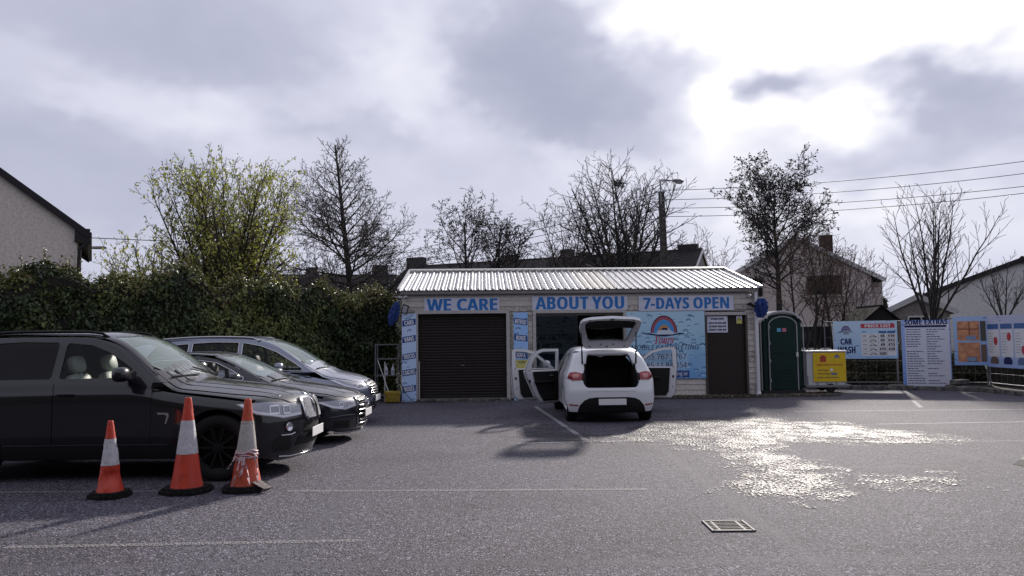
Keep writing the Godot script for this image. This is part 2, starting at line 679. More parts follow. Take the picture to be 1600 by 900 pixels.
func ground() -> void:
	# everything beyond the car park
	var far := MB.new()
	far.quad(Vector3(-600, -0.08, 200), Vector3(600, -0.08, 200), Vector3(600, -0.08, -700), Vector3(-600, -0.08, -700))
	struct(put(far, "ground", mat("rough_grass", lin(0.06, 0.075, 0.035), 0.95, 0.0, "stain", 0.4)))
	# the tarmac of the car park, worn in patches
	var n := FastNoiseLite.new()
	n.seed = 51
	n.frequency = 0.22
	n.fractal_octaves = 4
	var n2 := FastNoiseLite.new()
	n2.seed = 57
	n2.frequency = 0.9
	n2.fractal_octaves = 3
	var x0 := -20.0
	var x1 := 15.0
	var z0 := -24.3
	var z1 := 16.0
	var st := 0.28
	# grid lines, with extra ones round the square hole of the drain
	var xs := []
	var zs := []
	for i in int((x1 - x0) / st) + 1:
		xs.append(x0 + i * st)
	for j in int((z1 - z0) / st) + 1:
		zs.append(z0 + j * st)
	for q in [-0.17, 0.17]:
		xs.append(1.787 + q)
		zs.append(-6.555 + q)
	xs.sort()
	zs.sort()
	var nx := xs.size()
	var nz := zs.size()
	var v := PackedVector3Array()
	var nn := PackedVector3Array()
	var cc := PackedColorArray()
	var ix := PackedInt32Array()
	for j in nz:
		for i in nx:
			var x: float = xs[i]
			var z: float = zs[j]
			v.append(Vector3(x, 0.0, z))
			nn.append(Vector3.UP)
			var k := 1.0 + 0.38 * n.get_noise_2d(x, z * 1.6) + 0.22 * n2.get_noise_2d(x * 0.6, z)
			var band := exp(-pow((z + 8.05 + 0.06 * x + 0.25 * n2.get_noise_2d(x, 3.0)) / 0.22, 2.0))
			k *= 1.0 + 0.28 * band * clampf(0.6 + 2.0 * n2.get_noise_2d(x * 2.0, 40.0), 0.0, 1.0)
			var rust := maxf(0.0, n.get_noise_2d(x * 0.8 + 90.0, z * 0.8))
			k = clampf(k, 0.45, 1.7)
			cc.append(Color(k * (1.0 + 0.10 * rust), k, k * (1.0 - 0.06 * rust)))
			var hole: bool = i > 0 and j > 0 and absf((xs[i - 1] + x) / 2 - 1.787) < 0.17 and absf((zs[j - 1] + z) / 2 + 6.555) < 0.17
			if i > 0 and j > 0 and not hole:
				var p := j * nx + i
				for t in [p - nx - 1, p, p - 1, p - nx - 1, p - nx, p]:
					ix.append(t)
	var arr := []
	arr.resize(Mesh.ARRAY_MAX)
	arr[Mesh.ARRAY_VERTEX] = v
	arr[Mesh.ARRAY_NORMAL] = nn
	arr[Mesh.ARRAY_COLOR] = cc
	arr[Mesh.ARRAY_INDEX] = ix
	var me := ArrayMesh.new()
	me.add_surface_from_arrays(Mesh.PRIMITIVE_TRIANGLES, arr)
	var m := StandardMaterial3D.new()
	m.resource_name = "asphalt"
	m.albedo_color = lin(0.335, 0.325, 0.38)
	m.albedo_texture = tex("asphalt", asphalt_image)
	m.vertex_color_use_as_albedo = true
	m.roughness = 0.82
	m.metallic_specular = 0.35
	m.uv1_triplanar = true
	m.uv1_world_triplanar = true
	m.uv1_scale = Vector3(0.26, 0.26, 0.26)
	m.normal_enabled = true
	m.normal_scale = 0.65
	m.normal_texture = tex("asphalt_bump", func():
		var im := noise_image(1024, 0.22, 2, 0.0, 1.0, 61)
		im.bump_map_to_normal_map(5.0)
		return im)
	mats["asphalt"] = m
	struct(place(me, "tarmac", m))

	# water that ran off the washed car: a thin film, broken where the stones stand out of it
	var film := P2([1.29, -11.86, 2.3, -11.77, 2.7, -10.68, 2.72, -9.15, 2.28, -8.02, 2.64, -7.65, 3.2, -7.71, 3.52, -8.23, 4.2, -8.3, 4.96, -8.43, 5.05, -8.58, 4.39, -8.66, 3.54, -8.68, 3.59, -9.45, 3.72, -10.97, 4.38, -11.89, 5.07, -11.68, 6.41, -11.49, 6.89, -11.82, 6.49, -12.75, 5.78, -14.08, 5.27, -14.93, 4.32, -15.04, 2.63, -14.64, 2.19, -13.44])
	var film2 := P2([0.12, -12.1, 1.31, -12, 1.09, -13.55, 0.57, -14.63, 0.2, -14.03])
	var wx0 := -0.4
	var wx1 := 7.6
	var wz0 := -15.9
	var wz1 := -7.2
	var w := 800
	var h := 870
	var wn := FastNoiseLite.new()
	wn.seed = 71
	wn.frequency = 1.1
	wn.fractal_octaves = 5
	var gn := noise_image(1024, 0.20, 2, 0.0, 1.0, 73).get_data()
	var by := PackedByteArray()
	by.resize(w * h * 4)
	for j in h:
		for i in w:
			var x := wx0 + (wx1 - wx0) * (i + 0.5) / w
			var z := wz0 + (wz1 - wz0) * (j + 0.5) / h
			var q := Vector2(x + 0.45 * wn.get_noise_2d(x, z * 0.6), z + 0.55 * wn.get_noise_2d(x * 0.7 + 50.0, z))
			var dens := 0.0
			for off in [Vector2.ZERO, Vector2(0.22, 0.0), Vector2(-0.22, 0.0), Vector2(0.0, 0.34), Vector2(0.0, -0.34)]:
				var qo: Vector2 = q + off
				if Geometry2D.is_point_in_polygon(qo, film) or Geometry2D.is_point_in_polygon(qo, film2):
					dens += 0.2
			var inside := dens > 0.0 # Geometry2D.is_point_in_polygon(q, film) or Geometry2D.is_point_in_polygon(q, film2)
			var k := (j * w + i) * 4
			by[k] = 60
			by[k + 1] = 58
			by[k + 2] = 62
			if inside:
				var g := clampf((gn[(j % 1024) * 1024 + (i % 1024)] / 255.0 - 0.5) * 1.5 + 0.5, 0.0, 1.0)
				var thick := 0.52 * dens - 0.02 + 0.55 * wn.get_noise_2d(x * 1.7, z * 1.7 + 20.0)
				by[k + 3] = int(clampf((thick - g) * 3.0 + 0.5, 0.0, 1.0) * 225.0)
	var wm := StandardMaterial3D.new()
	wm.resource_name = "water_film"
	wm.albedo_texture = ImageTexture.create_from_image(Image.create_from_data(w, h, false, Image.FORMAT_RGBA8, by))
	wm.transparency = BaseMaterial3D.TRANSPARENCY_ALPHA
	wm.texture_repeat = false
	wm.roughness = 0.45
	wm.metallic_specular = 0.31
	wm.normal_enabled = true
	wm.normal_scale = 0.8
	wm.uv1_scale = Vector3(1, 1, 1)
	wm.normal_texture = tex("water_bump", func():
		var im := noise_image(1024, 0.16, 2, 0.0, 1.0, 79)
		im.bump_map_to_normal_map(6.0)
		return im)
	var wb := MB.new()
	wb.quad_uv(Vector3(wx0, 0.008, wz1), Vector3(wx1, 0.008, wz1), Vector3(wx1, 0.008, wz0), Vector3(wx0, 0.008, wz0))
	struct(put(wb, "water", wm))

	# worn white lines of the bays
	var lm := StandardMaterial3D.new()
	lm.resource_name = "line_paint"
	lm.albedo_color = lin(0.46, 0.45, 0.47)
	lm.roughness = 0.8
	lm.transparency = BaseMaterial3D.TRANSPARENCY_ALPHA
	lm.albedo_texture = worn_tex("worn", 0.50)
	lm.uv1_triplanar = true
	lm.uv1_world_triplanar = true
	lm.uv1_scale = Vector3(0.9, 0.9, 0.9)
	var fm := lm.duplicate()
	fm.resource_name = "faded_line_paint"
	fm.albedo_color = lin(0.26, 0.25, 0.25)
	fm.albedo_texture = worn_tex("worn_away", 0.44)
	for l in [
		[0.05, -11.89, 2.24, -12.07, 0.09, lm], [0.52, -18.4, 1.14, -12.1, 0.09, lm],
		[-9.0, -6.02, -4.05, -6.15, 0.08, fm], [-4.0, -6.15, -1.25, -6.23, 0.08, fm], [-9.0, -8.5, -3.8, -8.38, 0.07, fm],
		[-2.4, -8.3, 1.4, -8.18, 0.09, fm],
		[6.51, -13.9, 13.5, -14.2, 0.09, lm], [5.95, -16.44, 13.5, -16.25, 0.09, lm], [6.4, -11.5, 13.0, -11.75, 0.09, fm], [9.75, -18.9, 8.95, -17.0, 0.09, lm], [5.5, -18.9, 13.2, -18.8, 0.09, fm],
	]:
		var a := Vector3(l[0], 0.004, l[1])
		var b := Vector3(l[2], 0.004, l[3])
		var s: Vector3 = (b - a).normalized().cross(Vector3.UP) * l[4] * 0.5
		var mb := MB.new()
		mb.quad(a - s, a + s, b + s, b - s)
		struct(put(mb, "parking_line", l[5]))


func worn_tex(key: String, cut: float) -> Texture2D:
	return tex(key, func():
		var im := noise_image(512, 0.09, 5, 0.0, 1.0, 83)
		var d := im.get_data()
		var by := PackedByteArray()
		by.resize(512 * 512 * 4)
		for i in 512 * 512:
			by[i * 4] = 255
			by[i * 4 + 1] = 255
			by[i * 4 + 2] = 255
			by[i * 4 + 3] = int(clampf((cut - d[i] / 255.0) * 4.0 + 0.5, 0.0, 1.0) * 255.0)
		return Image.create_from_data(512, 512, false, Image.FORMAT_RGBA8, by))


# ---------------------------------------------------------------- the valeting shed
const SHED_TURN := 0.03787
const SHED_AT := Vector3(-2.91, 0, -20.23)
const SHED_W := 9.47
const SHED_D := 6.0


func shed_at(x: float, y: float, z: float) -> Vector3:
	return SHED_AT + Basis(Vector3.UP, SHED_TURN) * Vector3(x, y, z)


func shed() -> void:
	var s := thing("shed", "long low clapboard shed with ribbed white metal roof and roller doors", "shed", SHED_AT, SHED_TURN)
	var cream := mat("cladding", lin(0.57, 0.53, 0.49), 0.55, 0.0, "faint", 0.7, "soft", 0.15)
	var cream_b := mat("cladding_darker", lin(0.57, 0.53, 0.485), 0.58, 0.0, "soft", 1.3, "soft", 0.15)
	var cream_c := mat("cladding_lighter", lin(0.60, 0.56, 0.52), 0.55, 0.0, "faint", 0.5, "soft", 0.15)
	var creams := [cream, cream_b, cream_c]
	var dark := mat("inner_dark", lin(0.03, 0.028, 0.028), 0.9)
	var trim := mat("trim", lin(0.48, 0.46, 0.45), 0.5, 0.0, "faint", 1.0)
	var plinth := mat("concrete", lin(0.22, 0.21, 0.20), 0.9, 0.0, "stain", 1.2, "fine", 0.4)
	# wall core behind the boards, side and back walls, concrete edge
	var core := MB.new()
	for seg in [[0.0, 0.41], [2.76, 3.53], [5.88, 8.10], [9.16, SHED_W]]:
		core.box(Vector3((seg[0] + seg[1]) * 0.5, 1.17, -0.13), Vector3(seg[1] - seg[0], 2.26, 0.14))
	core.box(Vector3(SHED_W / 2, 2.55, -0.13), Vector3(SHED_W, 0.5, 0.14))
	core.box(Vector3(0.07, 1.41, -SHED_D / 2), Vector3(0.13, 2.74, SHED_D - 0.4))
	core.box(Vector3(SHED_W - 0.07, 1.41, -SHED_D / 2), Vector3(0.13, 2.74, SHED_D - 0.4))
	core.box(Vector3(SHED_W / 2, 1.41, -SHED_D + 0.1), Vector3(SHED_W, 2.74, 0.14))
	for x in [0.07, SHED_W - 0.07]:
		core.prism(P2([-SHED_D + 0.05, 2.78, -0.1, 2.78, -3.0, 3.50]), -0.065, 0.065, Transform3D(Basis(Vector3(0, 0, 1), Vector3(0, 1, 0), Vector3(1, 0, 0)), Vector3(x, 0, 0)))
	put(core, "wall", cream_b, s)
	var fl := MB.new()
	fl.box(Vector3(SHED_W / 2, -0.02, -SHED_D / 2), Vector3(SHED_W - 0.02, 0.10, SHED_D - 0.1))
	put(fl, "floor_slab", plinth, s)
	# clapboards: each its own board, leaning out at its foot
	var runs := [[0.0, 0.40, 0.06, 2.31], [2.90, 3.44, 0.06, 2.31], [5.92, 8.06, 0.06, 2.31], [9.20, SHED_W, 0.06, 2.31], [0.0, SHED_W, 2.335, 2.80]]
	var k := 0
	for r in runs:
		var y: float = r[2]
		while y < r[3] - 0.03:
			var hh := minf(0.145, r[3] - y)
			var mb := MB.new()
			var x0: float = r[0]
			var x1: float = r[1]
			mb.prism(P2([0.0, y, 0.024, y, 0.027, y + 0.006, 0.010, y + hh + 0.008, 0.0, y + hh + 0.008]), x0, x1, Transform3D(Basis(Vector3(0, 0, 1), Vector3(0, 1, 0), Vector3(1, 0, 0)), Vector3(0, 0, -0.06)))
			put(mb, "board", creams[(k * 7 + int(y * 31.0)) % 3], s)
			k += 1
			y += 0.145
	# door surrounds
	for fr in [[0.41, 2.76, 2.29], [3.53, 5.88, 2.28], [8.10, 9.16, 2.18]]:
		var w := 0.09 if fr[0] < 8.0 else 0.055
		var tm := trim if fr[0] < 8.0 else mat("dark_frame", lin(0.05, 0.04, 0.035), 0.5)
		bx(Vector3(fr[0] - w / 2 + 0.01, fr[2] / 2 + 0.01, -0.055), Vector3(w, fr[2], 0.12), "door_jamb", tm, s, 0.006)
		bx(Vector3(fr[1] + w / 2 - 0.01, fr[2] / 2 + 0.01, -0.055), Vector3(w, fr[2], 0.12), "door_jamb", tm, s, 0.006)
		bx(Vector3((fr[0] + fr[1]) / 2, fr[2] + 0.045, -0.058), Vector3(fr[1] - fr[0] + w * 2 - 0.03, 0.09, 0.12), "door_head", trim, s, 0.006)
	bx(Vector3(1.58, 0.03, 0.02), Vector3(2.4, 0.07, 0.12), "door_step", plinth, s, 0.01)
	bx(Vector3(4.7, 0.03, 0.02), Vector3(2.4, 0.07, 0.12), "door_step", plinth, s, 0.01)
	# roller doors, slat by slat
	var brown := mat("roller_brown", lin(0.030, 0.024, 0.022), 0.45, 0.0, "faint", 1.5)
	var brown_b := mat("roller_brown_worn", lin(0.036, 0.029, 0.027), 0.5, 0.0, "soft", 1.5)
	for fr in [[0.42, 2.75, 2.28]]:
		var door := Node3D.new()
		door.name = "roller_door"
		s.add_child(door, true)
		var y := 0.075
		var kk := 0
		while y < fr[2]:
			var mb := MB.new()
			mb.prism(P2([-0.02, y, 0.004, y + 0.004, 0.016, y + 0.022, 0.016, y + 0.053, 0.004, y + 0.071, -0.02, y + 0.072]), fr[0], fr[1], Transform3D(Basis(Vector3(0, 0, 1), Vector3(0, 1, 0), Vector3(1, 0, 0)), Vector3(0, 0, -0.14)))
			put(mb, "slat", brown if (kk * 5) % 7 < 4 else brown_b, door)
			y += 0.0735
			kk += 1
		bx(Vector3((fr[0] + fr[1]) / 2, 0.05, -0.135), Vector3(fr[1] - fr[0], 0.055, 0.04), "bottom_bar", mat("roller_bar", lin(0.12, 0.11, 0.105), 0.4), door)
		bx(Vector3((fr[0] + fr[1]) / 2, 0.93, -0.118), Vector3(0.09, 0.03, 0.025), "handle", mat("handle_grey", lin(0.2, 0.2, 0.2), 0.3, 0.5), door, 0.005)
	# the middle door is rolled up: its bottom bar shows under the head; inside, a floor and a boarded brown partition
	bx(Vector3(4.705, 2.25, -0.135), Vector3(2.33, 0.06, 0.04), "bottom_bar", mat("roller_bar"), s)
	var drum := MB.new()
	drum.rod(Vector3(3.5, 2.52, -0.36), Vector3(5.9, 2.52, -0.36), 0.17, 16)
	put(drum, "rolled_curtain", brown, s)
	for k2 in 18:
		bx(Vector3(4.7, 0.10 + k2 * 0.15, -4.3), Vector3(4.4, 0.142, 0.03), "lining_board", mat("lining_brown", lin(0.075, 0.055, 0.042), 0.8, 0.0, "stain", 1.2), s)
	for xx in [3.0, 6.5]:
		bx(Vector3(xx, 1.4, -2.3), Vector3(0.06, 2.7, 4.1), "partition", mat("lining_brown"), s)
	# right hand door leaf
	var leaf := bx(Vector3(8.63, 1.10, -0.10), Vector3(1.02, 2.10, 0.045), "door", mat("door_brown", lin(0.034, 0.027, 0.024), 0.5, 0.0, "faint", 1.4), s, 0.006)
	bx(Vector3(-0.44, 0.02, 0.03), Vector3(0.03, 2.06, 0.02), "edge_strip", trim, leaf)
	bx(Vector3(0.455, 0.02, 0.03), Vector3(0.03, 2.06, 0.02), "edge_strip", trim, leaf)
	bx(Vector3(-0.40, -0.02, 0.035), Vector3(0.03, 0.12, 0.03), "handle", mat("handle_grey"), leaf, 0.005)
	# fascia gutter
	var gut := MB.new()
	gut.prism(P2([0.0, 2.80, 0.13, 2.80, 0.15, 2.82, 0.155, 2.90, 0.14, 2.905, 0.0, 2.905]), -0.03, SHED_W + 0.02, Transform3D(Basis(Vector3(0, 0, 1), Vector3(0, 1, 0), Vector3(1, 0, 0)), Vector3(0, 0, -0.05)))
	put(gut, "gutter", mat("gutter", lin(0.36, 0.34, 0.33), 0.5, 0.0, "faint", 1.5), s)
	# roof: ribbed sheets, laid side by side, front and back slope
	var rm := [mat("roof_sheet", lin(0.52, 0.52, 0.53), 0.40, 0.25, "faint", 1.1, "dents", 0.12), mat("roof_sheet_worn", lin(0.46, 0.46, 0.465), 0.44, 0.25, "faint", 0.8, "dents", 0.12), mat("roof_sheet_clear", lin(0.54, 0.52, 0.47), 0.40, 0.2, "faint", 1.3, "dents", 0.1)]
	var eave_y := 2.905
	var rise := 0.78
	var xa := -0.06
	var sheets := 10
	var sw := (SHED_W + 0.14) / sheets
	var ribs := 5
	for side in 2:
		for i in sheets:
			var mb := MB.new()
			var prof := PackedVector2Array()
			var pitch := sw / ribs
			for r in ribs:
				var bxx := xa + i * sw + r * pitch
				prof.append(Vector2(bxx, 0.0))
				prof.append(Vector2(bxx + pitch * 0.28, 0.0))
				prof.append(Vector2(bxx + pitch * 0.32, 0.006))
				prof.append(Vector2(bxx + pitch * 0.38, 0.006))
				prof.append(Vector2(bxx + pitch * 0.42, 0.0))
				prof.append(Vector2(bxx + pitch * 0.68, 0.0))
				prof.append(Vector2(bxx + pitch * 0.77, 0.034))
				prof.append(Vector2(bxx + pitch * 0.91, 0.034))
			prof.append(Vector2(xa + (i + 1) * sw, 0.0))
			for q in prof.size() - 1:
				var a := prof[q]
				var b := prof[q + 1]
				var zf := 0.17 if side == 0 else -SHED_D - 0.17
				var e0 := Vector3(a.x, eave_y + a.y, zf)
				var e1 := Vector3(b.x, eave_y + b.y, zf)
				var r0 := Vector3(a.x, eave_y + rise + a.y, -3.0)
				var r1 := Vector3(b.x, eave_y + rise + b.y, -3.0)
				if side == 0:
					mb.quad(e0, e1, r1, r0)
				else:
					mb.quad(r0, r1, e1, e0)
				var dn := Vector3(0, -0.012, 0)
				if side == 0:
					mb.quad(e0 + dn, e1 + dn, e1, e0)
			var shm: StandardMaterial3D = rm[2] if i == 5 else rm[(i * 3) % 2]
			var sh := put(mb, "roof_sheet", shm, s)
			if side == 0:
				var sc := MB.new()
				for t in [0.06, 0.35, 0.65, 0.94]:
					for r in ribs:
						var px := xa + i * sw + (r + 0.55) * pitch
						sc.blob(Vector3(px, eave_y + rise * t + 0.003, lerpf(0.17, -3.0, t)), Vector3(0.013, 0.009, 0.013), Basis(), 1.0, 6, 4)
				stuff(put(sc, "screws", mat("screw_grey", lin(0.12, 0.11, 0.11), 0.5, 0.4), sh))
	var cap := MB.new()
	cap.prism(P2([-0.17, -0.012, 0.0, 0.034, 0.17, -0.012, 0.17, -0.004, 0.0, 0.044, -0.17, -0.004]), xa - 0.01, xa + SHED_W + 0.15, Transform3D(Basis(Vector3(0, 0, 1), Vector3(0, 1, 0), Vector3(1, 0, 0)), Vector3(0, eave_y + rise + 0.036, -3.0)))
	put(cap, "ridge_cap", rm[0], s)
	for x in [xa - 0.01, xa + SHED_W + 0.15]:
		var vg := MB.new()
		vg.bar(Vector3(x, eave_y + 0.03, 0.18), Vector3(x, eave_y + rise + 0.045, -3.0), 0.06, 0.05)
		vg.bar(Vector3(x, eave_y + 0.03, -SHED_D - 0.18), Vector3(x, eave_y + rise + 0.045, -3.0), 0.06, 0.05)
		put(vg, "verge_flashing", rm[0], s)
	# downpipe at the right corner
	var dp := MB.new()
	dp.bar(Vector3(SHED_W - 0.03, 2.82, 0.02), Vector3(SHED_W - 0.03, 0.14, 0.02), 0.11, 0.085, 0.012)
	dp.bar(Vector3(SHED_W - 0.03, 0.14, 0.015), Vector3(SHED_W - 0.03, 0.03, 0.05), 0.12, 0.10, 0.01)
	var dpo := put(dp, "downpipe", mat("pipe_white", lin(0.58, 0.58, 0.62), 0.4), s)
	bx(Vector3(SHED_W - 0.03, 0.045, 0.11), Vector3(0.07, 0.05, 0.02), "outlet", dark, dpo)
	# bank of earth and dead leaves along the foot of the wall, right part
	var soil := MB.new()
	var sn := FastNoiseLite.new()
	sn.seed = 91
	sn.frequency = 2.0
	var nseg := 60
	for i in nseg:
		for jj in 5:
			var q := []
			for c in [[i, jj], [i + 1, jj], [i + 1, jj + 1], [i, jj + 1]]:
				var x: float = 5.6 + 6.0 * c[0] / nseg
				var t: float = c[1] / 5.0
				var zz := 0.52 - 0.62 * t + 0.08 * sn.get_noise_2d(x * 1.5, 0.0) * (1.0 - t)
				if x > 9.4:
					zz -= 0.2 * clampf((x - 9.4) * 1.2, 0.0, 1.0) * (1.0 - t)
				var hgt: float = -0.02 + 0.10 * smoothstep(0.0, 0.6, t) * (0.7 + 0.6 * sn.get_noise_2d(x * 3.0, t * 4.0))
				q.append(shed_at(x, hgt, zz))
			soil.quad(q[0], q[1], q[2], q[3])
	struct(put(soil, "soil", mat("soil", lin(0.055, 0.045, 0.038), 0.95, 0.0, "stain", 3.0, "fine", 1.0)))
	scatter_litter()


func scatter_litter() -> void:
	var mb := MB.new()
	mb.face(Vector3(-0.02, 0, 0), Vector3(0, 0.004, -0.012), Vector3(0.02, 0.002, 0))
	mb.face(Vector3(-0.02, 0, 0), Vector3(0.02, 0.002, 0), Vector3(0, 0.006, 0.012))
	var mm := MultiMesh.new()
	mm.transform_format = MultiMesh.TRANSFORM_3D
	mm.use_colors = true
	mm.mesh = mb.mesh()
	mm.instance_count = 1500
	for i in 1500:
		var x := rng.randf_range(5.6, 11.4)
		if i < 350:
			x = rng.randf_range(-0.9, 9.5)
		var z := 0.03 + 0.42 * pow(rng.randf(), 1.4)
		var p := shed_at(x, 0.03 if x < 5.6 else 0.075 - 0.12 * maxf(0.0, z - 0.15), z)
		var b := Basis.from_euler(Vector3(rng.randf_range(-0.7, 0.7), rng.randf() * TAU, rng.randf_range(-0.7, 0.7))).scaled(Vector3.ONE * rng.randf_range(0.6, 1.6))
		mm.set_instance_transform(i, Transform3D(b, p))
		var t := rng.randf()
		mm.set_instance_color(i, Color(0.10, 0.075, 0.05).lerp(Color(0.22, 0.18, 0.13), t * t))
	var o := MultiMeshInstance3D.new()
	o.name = "leaf_litter"
	o.multimesh = mm
	var m := mat("litter", Color.WHITE, 0.9)
	m.vertex_color_use_as_albedo = true
	o.material_override = m
	add_child(o)
	stuff(o)


# ---------------------------------------------------------------- houses behind
# a house with a ridge along its own x axis, walls of depth d, gables at both ends
func house(called: String, label: String, at: Vector3, turn: float, w: float, d: float, eave: float, ridge: float, wall: Material, roof: Material, barge: Material, over := 0.25) -> Node3D:
	var h := thing(called, label, "house", at, turn)
	var mb := MB.new()
	mb.box(Vector3(0, eave / 2, d / 2 - 0.15), Vector3(w, eave, 0.3))
	mb.box(Vector3(0, eave / 2, -d / 2 + 0.15), Vector3(w, eave, 0.3))
	for s in [-1.0, 1.0]:
		mb.box(Vector3(s * (w / 2 - 0.15), eave / 2, 0), Vector3(0.3, eave, d - 0.6))
		mb.prism(P2([-d / 2 + 0.01, eave, d / 2 - 0.01, eave, 0, ridge - 0.06]), -0.15, 0.15, Transform3D(Basis(Vector3(0, 0, 1), Vector3(0, 1, 0), Vector3(1, 0, 0)), Vector3(s * (w / 2 - 0.15), 0, 0)))
	put(mb, "wall", wall, h)
	var slope := (ridge - eave) / (d / 2)
	var rf := Node3D.new()
	rf.name = "roof"
	h.add_child(rf, true)
	for s in [-1.0, 1.0]:
		var z1: float = s * (d / 2 + over)
		var y1 := eave - slope * over
		var m := MB.new()
		# courses of slates: each course laps over the one below
		var courses := 22
		for c in courses:
			var t0 := float(c) / courses
			var t1 := float(c + 1) / courses
			var a0 := Vector3(-w / 2 - 0.12, lerpf(y1, ridge, t0) + 0.05, lerpf(z1, 0, t0))
			var a1 := Vector3(-w / 2 - 0.12, lerpf(y1, ridge, t1) + 0.025, lerpf(z1, 0, t1))
			var b0 := a0 + Vector3(w + 0.24, 0, 0)
			var b1 := a1 + Vector3(w + 0.24, 0, 0)
			var up := Vector3(0, 0.025, 0)
			if s > 0:
				m.quad(a0, b0, b1, a1)
				m.quad(a0 - up, b0 - up, b0, a0)
			else:
				m.quad(b0, a0, a1, b1)
				m.quad(b0 - up, a0 - up, a0, b0)
		put(m, "slope", roof, rf)
		var g := MB.new()
		g.bar(Vector3(-w / 2 - 0.1, y1 - 0.02, z1), Vector3(w / 2 + 0.1, y1 - 0.02, z1), 0.12, 0.13)
		put(g, "gutter", barge, h)
		for e in [-1.0, 1.0]:
			var bb := MB.new()
			bb.bar(Vector3(e * (w / 2 + 0.13), y1 - 0.06, z1), Vector3(e * (w / 2 + 0.13), ridge - 0.04, 0.0), 0.05, 0.2)
			put(bb, "bargeboard", barge, h)
	var rc := MB.new()
	rc.rod(Vector3(-w / 2 - 0.12, ridge + 0.03, 0), Vector3(w / 2 + 0.12, ridge + 0.03, 0), 0.09, 8)
	put(rc, "ridge_tiles", roof, rf)
	return h


func chimney(h: Node3D, x: float, z: float, y0: float, y1: float, m: Material, wx := 0.95, wz := 0.6, pots := 2) -> void:
	var c := bx(Vector3(x, (y0 + y1) / 2, z), Vector3(wx, y1 - y0, wz), "chimney", m, h)
	bx(Vector3(0, (y1 - y0) / 2 + 0.05, 0), Vector3(wx + 0.14, 0.12, wz + 0.14), "cap", m, c)
	for i in pots:
		var p := MB.new()
		p.lathe(P2([0.0, 0.0, 0.13, 0.0, 0.11, 0.34, 0.08, 0.36, 0.0, 0.30]), 10, Transform3D(Basis(), Vector3((i - (pots - 1) / 2.0) * 0.4, (y1 - y0) / 2 + 0.1, 0)))
		put(p, "pot", mat("pot_clay", lin(0.13, 0.075, 0.055), 0.9), c)


# window on a wall facing +z of the house (or turned): frame, two panes, sill
func window(h: Node3D, at: Vector3, w: float, hh: float, turn := 0.0, frame_c := "window_white") -> void:
	var o := Node3D.new()
	o.name = "window"
	o.position = at
	o.rotation.y = turn
	h.add_child(o, true)
	var fm := mat(frame_c, lin(0.6, 0.6, 0.6) if frame_c == "window_white" else lin(0.08, 0.06, 0.05), 0.5)
	var mb := MB.new()
	for s in [-1.0, 1.0]:
		mb.box(Vector3(s * (w / 2 - 0.03), 0, 0.02), Vector3(0.06, hh, 0.07))
		mb.box(Vector3(0, s * (hh / 2 - 0.03), 0.02), Vector3(w - 0.122, 0.06, 0.068))
	mb.box(Vector3(w * 0.1, 0, 0.018), Vector3(0.05, hh - 0.122, 0.06))
	put(mb, "frame", fm, o)
	bx(Vector3(0, 0, 0.004), Vector3(w - 0.1, hh - 0.1, 0.02), "pane", glass_dark(), o)
	bx(Vector3(0, -hh / 2 - 0.04, 0.06), Vector3(w + 0.16, 0.07, 0.16), "sill", mat("sill_white", lin(0.5, 0.5, 0.5), 0.6), o)


func glass_dark() -> StandardMaterial3D:
	return mat("window_glass", lin(0.018, 0.02, 0.024), 0.06)


